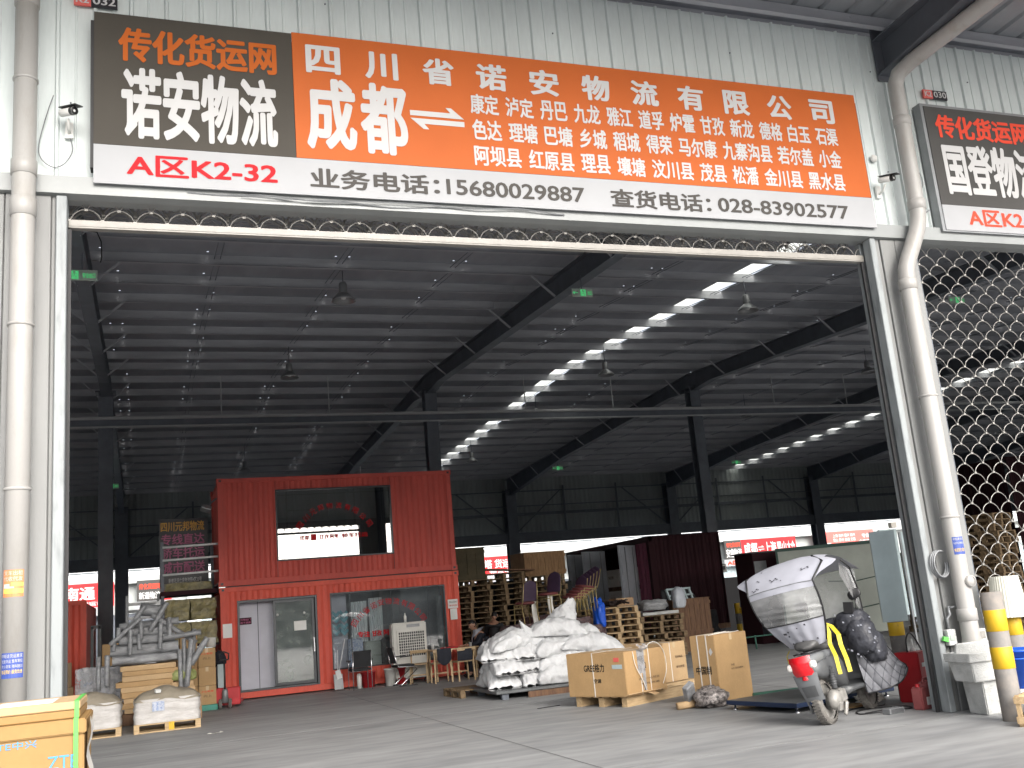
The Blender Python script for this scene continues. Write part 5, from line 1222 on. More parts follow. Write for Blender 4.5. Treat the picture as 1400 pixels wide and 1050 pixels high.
def load_pallet(label, loc, w_, d_, ph, h_, seed, patchw=None, corner=False):
    t = thing('pallet_load', label, 'pallet load', loc, 0, world=False)
    m = MB(); 
    for i in range(3):
        x = (w_-.09)*i/2; m.box(x, 0, .022, x+.09, d_, ph-.022)
    for i in range(3): y = (d_-.1)*i/2; m.box(0, y, 0, w_, y+.1, .0215)
    for i in range(6): y = (d_-.1)*i/5; m.box(0, y, ph-.0215, w_, y+.1, ph)
    part(m, 'wooden_pallet', 'wood', t)
    m = MB(); m.smooth = True; sv = Vector((seed, seed*2, 0))
    def ring(u, v):
        a = 2*math.pi*u; cx, cy = math.cos(a), math.sin(a); k = (abs(cx)**9+abs(cy)**9)**(-1/9)
        b = 1+.012*math.sin(v*20+seed)
        p = Vector((w_/2+cx*k*w_/2*b, d_/2+cy*k*d_/2*b, ph+.003+h_*v))
        n_ = noise.noise(Vector((p.x*5, p.y*5, p.z*16))+sv)*.022
        return p+Vector((cx, cy, 0))*n_
    m.sheet(ring, 96, 14); part(m, 'stretch_film', 'wrap_white', t)
    m = MB(); m.smooth = True
    def top(u, v):
        x, y = u*2-1, v*2-1
        z = .02+.17*(1-x**4)*(1-y**4)**.8*(.8+.35*noise.noise(Vector((x*1.6, y*1.6, 0))+sv))+.05*math.cos(x*5)*.6*(1-x*x)
        e = 1.015 if max(abs(x), abs(y)) > .95 else 1
        return Vector((w_/2+x*w_/2*e, d_/2+y*d_/2*e, ph+h_+z-.05*max(abs(x), abs(y))**8+.012*noise.noise(Vector((x*9, y*9, 2))+sv)))
    m.sheet(top, 30, 24); part(m, 'cover_sheet', 'tarp', t)
    if patchw:
        m = MB(); m.sheet(lambda u, v: Vector((patchw+.2*u, -.027-.004*math.sin(u*9), ph+.20+.16*v)), 6, 3); part(m, 'printed_patch', 'label_blue', t)
        m = MB(); m.box(w_/2+.02, -.02, .02, w_/2+.11, -.004, ph); part(m, 'yellow_block', 'yellow_paint', t)
    m = MB(); m.cbox((w_*.36, .06, ph+h_+.13), (.09, .06, .05), .4, .3); part(m, 'paper_scrap', 'paper', t)
    return t
load_pallet('dusty film wrapped pallet load with tan cover and blue printed patch, nearest right', (-.22, 19.2, 0), 1.10, .85, .15, .40, 3, .30)
load_pallet('dusty film wrapped pallet load with tan cover, partly behind the yellow carton', (-1.50, 19.25, 0), 1.08, .85, .15, .42, 5)

# flat brown cardboard packs stacked on a low base
rr = random.Random(12)
z = .22
m = MB(); m.box(-.45, 21.3, 0, .75, 22.1, .218); tag(part(m, 'timber_base', 'wood_dark', None, .01, loc='auto'), 'dark timber base under the stack of flat brown packs', 'base')
nfp = 9
for k in range(nfp):
    h_ = (.085, .10, .095, .11, .095, .10, .105, .09, .10)[k]
    w_ = 1.05+rr.uniform(-.06, .10)
    t = thing('flat_pack', 'flat brown cardboard pack, %s in the stack under the grey wrapped frames' % ORD[nfp-1-k], 'cardboard pack', (-.45+rr.uniform(-.10, .12)-(.1 if 3 < k < 8 else 0), 21.25+rr.uniform(-.04, .04), z), R(rr.uniform(-4, 4)), 'flat brown packs in one stack')
    m = MB(); m.box(0, 0, 0, w_, .8, h_-.003); part(m, 'carton_body', 'carton' if k % 2 else 'carton_pale', t, .006)
    z += h_
for k in range(3):
    t = thing('flat_pack', 'short brown pack right of the flat stack, %s of three' % ('lowest', 'middle', 'top')[k], 'cardboard pack', (.42+.03*(k-1), 21.2, .42+.10*k), R(3))
    m = MB(); m.box(0, 0, 0, .52-.06*k, .5, .098); part(m, 'carton_body', 'carton_pale', t, .006)
m = MB(); m.box(.42, 21.22, 0, 1.0, 21.7, .418); tag(part(m, 'cardboard_box', 'carton_dim', None, .006, loc='auto'), 'brown box under the short packs and the yellow green net bag', 'cardboard box')
m = MB(); blob(m, (.62, 21.35, .84), (.46, .4, .25), 11, .08, 3); blob(m, (.78, 21.4, .82), (.28, .3, .22), 12, .06, 3)
tag(part(m, 'fruit_bag', 'pomelo', None, loc='auto'), 'yellow green net bag of fruit on the short brown packs', 'bag')
# white and blue film cartons on the left
t = thing('wrapped_carton_stack', 'stack of white and blue cartons in shiny film behind the left pallet load', 'carton stack', (-1.3, 22.3, 0))
rr = random.Random(4)
m = MB(); m.box(-.05, .02, 0, 1.38, .95, .10); part(m, 'wooden_pallet', 'wood_dark', t)
for k in range(5):
    for j in range(4 if k < 4 else 3):
        m = MB(); x = j*.345+(.06 if k % 2 else 0); m.box(x, rr.uniform(-.02, .02), .101+k*.2, x+.335, .9, .101+k*.2+.194)
        p = part(m, 'carton', 'film_blue', t, .018, segs=2)
        if (k+j) % 2: 
            m = MB(); m.box(x+.06, -.026, .15+k*.2, x+.25, -.022, .15+k*.2+.10); part(m, 'blue_print', 'label_blue', p)
m = MB(); m.smooth = True; m.sheet(lambda u, v: Vector((-.03+1.46*u, -.05-.02*math.sin(u*30+v*4)-.03*v, .12+.98*v+.03*math.sin(u*11))), 40, 10); part(m, 'clear_film', 'clear_bag', t)

# grey wrapped furniture frames piled on the packs
def bar(m, p, q, r, seed):
    p, q = Vector(p), Vector(q); n = 9
    m.tube([p.lerp(q, i/n) for i in range(n+1)], [r*(1+.16*noise.noise(Vector((i*1.7, seed*3.1, 0)))) for i in range(n+1)], 8)
def slabw(m, x0, y0, z0, x1, y1, z1, seed):
    sv = Vector((seed*5.1, 0, seed))
    def fn(u, v):
        a = 2*math.pi*v; cy, cz = math.cos(a), math.sin(a); k = (abs(cy)**6+abs(cz)**6)**(-1/6)
        p = Vector((x0+(x1-x0)*u, (y0+y1)/2+cy*k*(y1-y0)/2, (z0+z1)/2+cz*k*(z1-z0)/2))
        return p+Vector((0, cy, cz))*.022*noise.noise(Vector((p.x*7, p.y*6, p.z*10))+sv)
    o = m.smooth; m.smooth = True; m.sheet(fn, 26, 24)
    for u in (0, 1): m.add([fn(u, j/24) for j in range(24)], [tuple(range(24))])
    m.smooth = o
def wrapped_table(label, x0, x1, y0, y1, z0, th, legs, seed, rot=0):
    t = thing('wrapped_table', label, 'wrapped furniture', ((x0+x1)/2, (y0+y1)/2, z0), 0, 'grey wrapped frames piled up', world=True)
    m = MB(); slabw(m, x0, y0, z0, x1, y1, z0+th, seed); part(m, 'wrapped_top', 'wrap_grey', t)
    for k, (lx, ly, dz, tx) in enumerate(legs):
        m = MB(); bar(m, (lx, ly, z0+(.02 if dz < 0 else th*.5)+ (th if dz < 0 else 0)), (lx+tx, ly, z0+dz), .042, seed+k); part(m, 'wrapped_leg', 'wrap_grey', t)
    return t
wrapped_table('lowest grey wrapped frame resting on the flat brown packs', -.62, .62, 21.2, 22.0, 1.12, .185, [(-.72, 21.2, -.38, .02), (-.86, 21.25, -.42, .0), (.60, 21.15, -.62, .02), (.74, 21.25, -.55, -.02)], 1)
wrapped_table('second grey wrapped frame from the bottom of the pile', -.66, .58, 21.25, 21.95, 1.29, .215, [(.68, 21.2, -.70, .02), (-.60, 21.2, .30, .02)], 2)
wrapped_table('middle grey wrapped frame with short upright legs', -.50, .52, 21.2, 21.9, 1.49, .18, [(.42, 21.15, .36, .01), (-.52, 21.18, .34, .02), (.88, 21.25, -.48, -.04), (-.10, 21.12, .42, .0), (-.14, 21.13, -.10, .01)], 3)
wrapped_table('upper grey wrapped frame tilted near the top of the pile', -.42, .46, 21.25, 21.9, 1.65, .16, [(.40, 21.2, .30, .02)], 4)
for lb, p, q, r in (('grey wrapped bar leaning left to the pile top', (-.36, 21.3, 1.76), (-.02, 21.35, 2.22), .045), ('grey wrapped bar leaning right up to the pile top', (.06, 21.2, 1.72), (.38, 21.25, 2.24), .05), ('grey wrapped roll crossing the pile top', (-.12, 21.45, 2.16), (.28, 21.5, 2.08), .12),
    ('grey wrapped bar sloping down to the right of the pile', (.10, 21.3, 2.02), (.92, 21.3, 1.42), .05), ('short grey wrapped bar sticking out low on the right', (.80, 21.1, 1.02), (1.12, 21.15, 1.50), .06), ('grey wrapped bar lying across behind the leaning bars', (-.5, 21.5, 1.84), (.6, 21.5, 1.88), .07)):
    m = MB(); bar(m, p, q, r, p[0]*9); tag(part(m, 'wrapped_bar', 'wrap_grey', None, loc='auto'), lb, 'wrapped bar', 'grey wrapped bars on the pile')
for lb, p, q, r in (('grey wrapped post upright at the left front of the pile', (-.72, 21.1, .78), (-.70, 21.1, 1.34), .045), ('grey wrapped post upright left of centre in the pile', (-.30, 21.08, 1.30), (-.29, 21.08, 1.78), .04), ('grey wrapped post upright right of centre in the pile', (.24, 21.1, 1.36), (.26, 21.1, 1.86), .04),
    ('grey wrapped bar sticking out flat on the right', (.3, 21.15, 1.56), (1.0, 21.1, 1.62), .05), ('grey wrapped bar sloping down left from the pile top', (-.1, 21.2, 1.98), (-.66, 21.15, 1.52), .045), ('longest grey wrapped bar leaning on the right end', (.72, 21.05, .62), (.82, 21.1, 1.50), .05)):
    m = MB(); bar(m, p, q, r, p[0]*7+2); tag(part(m, 'wrapped_bar', 'wrap_grey', None, loc='auto'), lb, 'wrapped bar', 'grey wrapped bars on the pile')
# brown carton wall right of the pile
for k in range(4):
    for j in range(2):
        if k == 3 and j == 1: continue
        carton('brown carton beside the red container, %s row, %s column' % (('bottom', 'second', 'third', 'top')[k], ('left', 'right')[j]), (.66+j*.36, 23.0+.02*k-.06*j, .12+k*.385), (.352, .40, .38), R(-2+k), 'carton', 'brown cartons stacked beside the red container',
               prints=[('let_red2', '小心轻放', 'y', .05, .30, .25, .29), ('let_brown', '向上', 'y', .10, .26, .15, .2)] if k != 1 else ())
m = MB(); m.box(.64, 22.9, 0, 1.40, 23.4, .118); tag(part(m, 'plastic_pallet', 'green_plastic', None, .01, loc='auto'), 'teal green plastic pallet under the brown cartons', 'pallet')
t = thing('plastic_bucket', 'white plastic bucket on top of the brown cartons by the red container', 'bucket', (1.30, 23.3, 1.28))
m = MB(); m.lathe([(0, 0), (.10, 0), (.12, .2), (.125, .205), (.112, .2), (.09, .02)], (0, 0, 0), 18); part(m, 'bucket_body', 'plastic_white', t)
m = MB(); m.box(1.44, 23.4, 0, 1.6, 23.9, .9); tag(part(m, 'white_panel_board', 'panel_blue', None, loc='auto'), 'white board between the brown cartons and the red container', 'board')
m = MB(); blob(m, (1.5, 23.6, 1.0), (.25, .3, .35), 21); tag(part(m, 'dark_cloth', 'navy', None, loc='auto'), 'dark blue cloth bundle on the white board by the container', 'cloth')

# loft shelf with wrapped yellow bales, rails, hanging board
t = thing('loft_shelf', 'rusty maroon loft shelf with three white rails left of the red containers', 'shelf', (.9, 25.4, 0), world=True)
m = MB(); m.box(.30, 25.1, 2.50, 1.60, 26.6, 2.60); part(m, 'shelf_beam', 'container_dark', t)
for x, y in ((.32, 25.12), (.32, 26.5), (1.52, 26.5)):
    m = MB(); m.box(x, y, 0, x+.07, y+.07, 3.75); part(m, 'post', 'steel_dark', t)
for z in (2.98, 3.32, 3.62):
    m = MB(); m.tube([(.36, 25.1, z), (1.62, 25.1, z+.02)], .026, 8); part(m, 'rail', 'white_metal', t)
m = MB(); m.box(.30, 25.1, 1.30, 1.60, 26.6, 1.36); part(m, 'shelf_board', 'container_dark', t)
m = MB(); m.box(.22, 25.2, 0, .30, 25.26, 2.4); part(m, 'white_post', 'white_metal', t)
for lb, x, y, z, sz in (('yellow wrapped bale on the lower shelf, right', .98, 25.15, 1.365, (.58, .8, .5)), ('yellow wrapped bale on the lower shelf, left', .40, 25.2, 1.365, (.55, .8, .5)), ('dim yellow wrapped bale under the loft deck, left', .40, 25.25, 1.92, (.55, .8, .48)), ('dim yellow wrapped bale under the loft deck, right', .98, 25.25, 1.92, (.58, .8, .48)), ('yellow wrapped bale on the loft deck behind the hanging board', .42, 25.5, 2.60, (1.05, .8, .20))):
    wrapped(lb, (x, y, z), sz, 0, 'bale', x*7+z, 'wrapped_bale', .02)
for lb, x, sz in (('grey carton under the shelf behind the brown cartons, left', .38, (.5, .8, 1.2)), ('grey carton under the shelf behind the brown cartons, right', .95, (.55, .8, 1.1))):
    carton(lb, (x, 25.3, 0), sz, 0, 'carton_dim', tape=False)
t = thing('hanging_board', 'black hanging board with yellow and violet characters left of the upper container', 'sign', (.92, 26.6, 2.9), world=True)
m = MB(); m.box(.31, 26.6, 2.76, 1.47, 26.66, 4.44); part(m, 'board', 'black_board', t)
yl = 26.595
for mt, body, a, b, c_, d_ in (('let_yellow', '四川元邦物流', .35, 1.38, 4.13, 4.37), ('let_violet', '专线直达', .36, 1.38, 3.80, 4.06), ('let_violet', '轿车托运', .36, 1.38, 3.46, 3.72), ('let_violet', '城市配送', .36, 1.38, 3.10, 3.37), ('let_white', '新都花溪仕泉物流园4区33号', .52, 1.30, 2.86, 2.97)):
    lines(t, mt, (body, a, b, c_, d_, .024, yl))
# white steel frames, dark mast and red container in the far left
t = thing('steel_frame_stack', 'stack of white steel frames behind the grey wrapped pile', 'frames', (-.4, 26.5, 0), world=True)
for k in range(6):
    m = MB(); z = 1.55+.17*k; m.box(-.45, 26.4, z, .26, 26.46, z+.05); m.box(-.45, 27.2, z, .26, 27.26, z+.05); m.box(-.45, 26.462, z, -.40, 27.198, z+.05); m.box(.21, 26.462, z, .26, 27.198, z+.05); part(m, 'frame', 'white_metal' if k % 2 else 'grey_metal', t)
for x in (-.47, .24):
    m = MB(); m.box(x, 26.36, 0, x+.06, 26.398, 2.62); part(m, 'upright', 'grey_metal', t)
t = thing('pallet_stacker', 'black pallet stacker mast beside the far red container', 'stacker', (-1.1, 25.8, 0), world=True)
for x in (-1.22, -1.06):
    m = MB(); m.box(x, 25.8, .05, x+.06, 25.9, 1.95); part(m, 'mast_rail', 'black_plastic', t)
m = MB(); m.box(-1.22, 25.8, 1.9, -1.0, 25.9, 1.98); m.box(-1.22, 25.8, .9, -1.0, 25.9, .96); part(m, 'cross_bar', 'black_plastic', t)
m = MB(); m.box(-1.3, 25.4, 0, -.95, 26.0, .30); part(m, 'base', 'black_plastic', t)
t = thing('shipping_container', 'red shipping container in the far left beside the left guide rail', 'container', (-2.7, 28, 0), world=True)
m = MB(); corr(m, -4.2, -1.55, .12, 2.55, 28.0, .05, .3); part(m, 'corrugated_wall', 'container', t)
m = MB(); m.box(-1.56, 27.95, 0, -1.42, 28.1, 2.66); part(m, 'corner_post', 'container', t)
m = MB(); m.box(-4.2, 27.96, 2.55, -1.56, 28.1, 2.66); part(m, 'top_rail', 'container', t)
m = MB(); m.box(-4.2, 27.96, 0, -1.56, 28.1, .12); part(m, 'bottom_rail', 'container', t)
m = MB(); corrx(m, 28.1, 34, .05, 2.6, -1.45, -.04); part(m, 'side_wall', 'container', t)
m = MB(); m.box(-4.2, 28.06, 2.56, -1.48, 34, 2.6); part(m, 'roof', 'container', t)
carton('brown carton in front of the far red container, upper', (-2.1, 26.8, .62), (.42, .4, .55), .05, 'carton_dim')
carton('brown carton in front of the far red container, lower', (-2.1, 26.8, 0), (.46, .45, .61), .05, 'carton_dim')
carton('brown carton between the black stacker and the grey wrapped pile', (-.95, 25.2, .98), (.52, .5, .55), 0, 'carton')
carton('brown carton supporting another one behind the grey wrapped pile', (-.95, 25.2, 0), (.55, .5, .97), 0, 'carton_dim')
# red pallet jack
t = thing('pallet_jack', 'red hand pallet jack with upright black handle by the container door', 'pallet jack', (1.55, 22.9, 0), R(80))
for s in (-1, 1):
    m = MB(); m.box(.18, s*.20-.07, .06, 1.25, s*.20+.07, .11); part(m, 'fork', 'red_plastic', t, .008)
m = MB(); m.box(.10, -.30, .06, .22, .30, .42); part(m, 'fork_frame', 'red_plastic', t, .012)
for s in (-1, 1):
    m = MB(); m.lathe([(.0, -.025), (.05, -.025), (.095, -.02), (.10, 0), (.095, .02), (.05, .025), (0, .025)], (0, s*.10, .10), 18, 'Y'); w_ = part(m, 'wheel', 'plastic_white', t)
    m = MB(); m.lathe([(.078, -.029), (.1035, -.027), (.1035, .027), (.078, .029)], (0, s*.10, .10), 18, 'Y'); part(m, 'tyre', 'tyre', w_)
m = MB(); m.lathe([(0, .12), (.07, .12), (.06, .36), (.03, .42), (0, .42)], (.0, 0, 0), 14); part(m, 'pump', 'grey_metal', t)
m = MB(); m.tube([(-.02, 0, .36), (-.05, 0, .98)], .02, 8); m.tube([(-.05, -.09, 1.0), (-.06, -.10, 1.12), (-.065, 0, 1.17), (-.06, .10, 1.12), (-.05, .09, 1.0), (-.05, -.09, 1.0)], .016, 7); part(m, 'handle', 'black_plastic', t)

# ------------------------------------------------------------------ sitting area in front of the red container
def tubes(t, nm, mt, *pls, r=.012):
    for p in pls: m = MB(); m.tube(p, r, 8); part(m, nm, mt, t)
# air cooler
t = thing('air_cooler', 'tall off white evaporative air cooler with square dark grille by the container window', 'air cooler', (5.95, 24.3, 0), R(-4))
m = MB(); m.box(-.42, 0, .12, .42, .42, 1.42); part(m, 'body', 'cooler', t, .03, segs=3)
m = MB(); m.box(-.27, -.012, .62, .36, -.001, 1.20); g_ = part(m, 'grille_recess', 'black_plastic', t)
m = MB()
for i in range(13): x = -.27+.63*i/12; m.box(x-.006, -.028, .62, x+.006, -.013, 1.20)
for i in range(10): z = .62+.58*i/9; m.box(-.27, -.034, z-.007, .36, -.0285, z+.007)
part(m, 'louvres', 'cooler', g_)
m = MB(); frame_rect(m, -.31, .40, .58, 1.24, -.03, -.0005, .035); part(m, 'grille_frame', 'cooler', t, .004)
m = MB(); m.box(-.06, -.012, 1.30, .26, -.001, 1.37); part(m, 'control_panel', 'grey_metal', t)
m = MB(); m.box(-.40, .02, .10, .40, .40, .119); part(m, 'base', 'black_plastic', t)
for x in (-.36, .36):
    m = MB(); m.lathe([(0, -.03), (.05, -.03), (.05, .03), (0, .03)], (x, .1, .05), 12, 'Y'); part(m, 'castor', 'black_plastic', t)
t = thing('bottle', 'white bottle standing on top of the air cooler', 'bottle', (5.88, 24.35, 1.422)); m = MB(); m.lathe([(0, 0), (.032, 0), (.034, .14), (.014, .18), (.014, .22), (0, .222)], (0, 0, 0), 14); part(m, 'bottle_body', 'plastic_white', t)
# black mesh office chair on four steel legs
def visitor_chair(label, loc, rz, cant, grp=None):
    t = thing('visitor_chair', label, 'chair', loc, rz, grp)
    m = MB(); m.cbox((0, 0, .45), (.46, .44, .055)); part(m, 'seat', 'black_mesh', t, .02, segs=2)
    m = MB(); m.smooth = True; m.sheet(lambda u, v: Vector((-.21+.42*u, .23+.09*v-.05*math.sin(math.pi*u)*-1, .52+.36*v)), 10, 8); m.smooth = False; part(m, 'backrest', 'black_mesh', t)
    for s in (-1, 1):
        if cant: tubes(t, 'frame', 'chrome', [(s*.24, .30, .90), (s*.25, .24, .55), (s*.25, .19, .44), (s*.25, -.20, .42), (s*.25, -.25, .36), (s*.25, .12, .05), (s*.24, .20, .015), (s*.24, -.24, .013)])
        else: tubes(t, 'leg', 'chrome', [(s*.23, -.22, 0), (s*.23, -.2, .45), (s*.23, -.1, .64)], [(s*.22, .24, 0), (s*.22, .24, .45), (s*.21, .30, .86)])
        m = MB(); m.cbox((s*.26, 0, .66), (.05, .30, .03)); part(m, 'armrest', 'black_plastic', t, .01)
    if cant: tubes(t, 'floor_bar', 'chrome', [(-.24, -.24, .013), (.24, -.24, .013)])
    else: tubes(t, 'stretcher', 'chrome', [(-.23, -.2, .40), (.23, -.2, .40)])
    return t
visitor_chair('black mesh visitor chair with straight steel legs, leftmost before the window', (4.68, 24.15, 0), R(182), False)
visitor_chair('black cantilever chair with bent chrome frame beside the white bucket', (5.62, 23.75, 0), R(95), True)
visitor_chair('white framed chair right of the seated man, next to the sack pile', (7.75, 22.9, 0), R(100), True)
# wooden dining chairs
def wood_chair(label, loc, rz, grp='wooden chairs at the small table'):
    t = thing('wooden_chair', label, 'chair', loc, rz, grp)
    m = MB(); m.cbox((0, 0, .44), (.44, .42, .035)); part(m, 'seat', 'wood_chair', t, .008)
    for sx in (-1, 1):
        m = MB(); m.beam((sx*.20, -.19, 0), (sx*.19, -.18, .422), .032, .032); part(m, 'leg', 'wood_chair', t)
        m = MB(); m.beam((sx*.20, .21, 0), (sx*.19, .19, .422), .034, .034); m.beam((sx*.19, .19, .4225), (sx*.20, .25, .73), .03, .03); part(m, 'leg', 'wood_chair', t)
    m = MB(); m.cbox((0, .255, .715), (.46, .03, .075), 0, R(8)); part(m, 'back_rail', 'wood_chair', t, .006)
    m = MB(); m.cbox((0, -.19, .20), (.36, .02, .03)); part(m, 'stretcher', 'wood_chair', t)
    return t
wood_chair('wooden chair with a dark cloth over its back, left of the pair', (6.42, 23.35, 0), R(178))
wood_chair('wooden chair nearest the seated man, right of the pair', (6.92, 23.25, 0), R(186))
wood_chair('wooden chair pushed in front of the air cooler', (6.05, 23.95, 0), R(-20))
m = MB(); m.smooth = True; m.sheet(lambda u, v: Vector((6.26+.34*u, 23.06-.03*math.sin(v*3)-.015*math.sin(u*9), .77-.38*v*(1-.35*(2*u-1)**2))), 12, 10)
tag(part(m, 'dark_cloth', 'navy', None, loc='auto'), 'dark cloth hanging over the back of a wooden chair', 'cloth')
m = MB(); m.smooth = True; m.sheet(lambda u, v: Vector((6.72+.36*u, 22.98-.02*math.sin(v*3), .72-.26*v)), 10, 8)
tag(part(m, 'dark_jacket', 'navy', None, loc='auto'), 'dark jacket hung over the chair nearest the seated man', 'jacket')
t = thing('small_table', 'small wooden table with a red cloth edge between the chairs and the seated man', 'table', (6.9, 24.0, 0), R(4))
m = MB(); m.cbox((0, 0, .71), (1.15, .62, .035)); part(m, 'table_top', 'wood_chair', t, .006)
for sx in (-1, 1):
    for sy in (-1, 1): m = MB(); m.beam((sx*.5, sy*.25, 0), (sx*.5, sy*.25, .69), .04, .04); part(m, 'leg', 'wood_chair', t)
m = MB(); m.cbox((.05, -.1, .745), (.34, .30, .035), .2); tag(part(m, 'red_tray', 'red_plastic', None, .008, loc=None), 'red tray on the small wooden table', 'tray').location = (6.75, 24.0, 0)
t = thing('paper_cup', 'white paper cup on the table before the seated man', 'cup', (7.33, 23.86, .729)); m = MB(); m.lathe([(0, 0), (.03, 0), (.04, .09), (.042, .092), (.036, .09), (.028, .01)], (0, 0, 0), 14); part(m, 'cup_body', 'let_white', t)
t = thing('paper_cup', 'white paper cup at the window end of the table', 'cup', (6.45, 24.1, .729)); m = MB(); m.lathe([(0, 0), (.028, 0), (.034, .12), (.0, .121)], (0, 0, 0), 14); part(m, 'cup_body', 'let_white', t)
# buckets, dustpan, pole
def bucket(label, loc, r, h, mt, cat='bucket', nm='plastic_bucket'):
    t = thing(nm, label, cat, loc); m = MB(); m.lathe([(0, 0), (r*.8, 0), (r, h-.03), (r*1.08, h-.03), (r*1.08, h), (r*.96, h), (r*.78, .02), (0, .02)], (0, 0, 0), 22); part(m, 'bucket_body', mt, t)
    m = MB(); m.tube([(r*math.cos(a), .0, h-.02-r*.55*math.sin(a)) for a in [math.pi*i/10 for i in range(11)]], .004, 5); part(m, 'handle', 'chrome', t)
bucket('white plastic bucket on the floor between two black chairs', (5.40, 24.2, 0), .135, .40, 'plastic_white')
bucket('red bucket against the container wall, left of the white bucket', (4.95, 24.55, 0), .17, .36, 'red_plastic')
bucket('red bucket behind the cantilever chair', (5.72, 24.45, 0), .16, .38, 'red_plastic')
t = thing('thermos', 'white cylinder bottle behind the leftmost chair', 'bottle', (4.72, 24.5, 0)); m = MB(); m.lathe([(0, 0), (.055, 0), (.058, .30), (.03, .34), (0, .34)], (0, 0, 0), 14); part(m, 'bottle_body', 'plastic_white', t)
t = thing('dustpan', 'grey long handled dustpan leaning on the red container beside its door', 'dustpan', (4.25, 24.5, 0))
m = MB(); m.cbox((0, .12, .19), (.22, .04, .36), 0, R(-12)); part(m, 'pan', 'grey_metal', t, .006)
m = MB(); m.tube([(0, .16, .36), (.03, .25, .92)], .012, 6); part(m, 'handle', 'white_metal', t)
t = thing('broom', 'thin white broom leaning beside the dustpan', 'broom', (4.38, 24.55, 0)); m = MB(); m.tube([(-.1, .1, .45), (.10, .28, 1.15)], .011, 6); part(m, 'stick', 'white_metal', t)
m = MB(); m.cbox((-.12, .08, .36), (.12, .05, .2), 0, 0, R(-14)); part(m, 'brush', 'white_metal', t)

# ------------------------------------------------------------------ people
def skin_mesh(pts, edges, root, sub=2):
    me = bpy.data.meshes.new('body_source'); me.from_pydata([p[:3] for p in pts], edges, [])
    o = bpy.data.objects.new('body_source', me); col.objects.link(o)
    md = o.modifiers.new('skin', 'SKIN'); md.use_smooth_shade = True
    for i, p in enumerate(pts):
        d = me.skin_vertices[0].data[i]; d.radius = (p[3], p[4] if len(p) > 4 else p[3]); d.use_root = (i == root)
    s = o.modifiers.new('sub', 'SUBSURF'); s.levels = sub
    dg = bpy.context.evaluated_depsgraph_get(); ev = bpy.data.meshes.new_from_object(o.evaluated_get(dg), depsgraph=dg)
    v = [tuple(x.co) for x in ev.vertices]; f = [tuple(p.vertices) for p in ev.polygons]
    bpy.data.objects.remove(o); bpy.data.meshes.remove(me); bpy.data.meshes.remove(ev)
    return v, f
def head_mesh(m, c, yaw, pitch, s=1.0):
    T = Matrix.Translation(c) @ Euler((0, pitch, yaw)).to_matrix().to_4x4()
    o = m.smooth; m.smooth = True
    def fn(u, v):
        a = 2*math.pi*u; ph = math.pi*(v-.5)
        d = Vector((math.cos(ph)*math.cos(a), math.cos(ph)*math.sin(a), math.sin(ph)))
        x, y, z = d.x*.098, d.y*.076, d.z*.122
        if d.z < 0: y *= 1-.28*(-d.z)**1.5; x *= 1-.10*(-d.z)
        if d.x > .3:
            n_ = math.exp(-(d.y/.14)**2)
            x += .026*n_*math.exp(-((d.z+.12)/.16)**2)            # nose
            x -= .010*math.exp(-((abs(d.y)-.34)/.14)**2)*math.exp(-((d.z-.08)/.10)**2)   # eye sockets
            x += .006*math.exp(-((d.z-.24)/.10)**2)
            x += .007*math.exp(-(d.y/.22)**2)*math.exp(-((d.z+.46)/.09)**2)  # lips
            x += .012*math.exp(-(d.y/.25)**2)*math.exp(-((d.z+.80)/.16)**2)  # chin
        if abs(d.y) > .9 and abs(d.z) < .26: y += .014*(1 if d.y > 0 else -1)
        return T @ (Vector((x, y, z))*s)
    m.sheet(fn, 40, 32); m.smooth = o
    return T
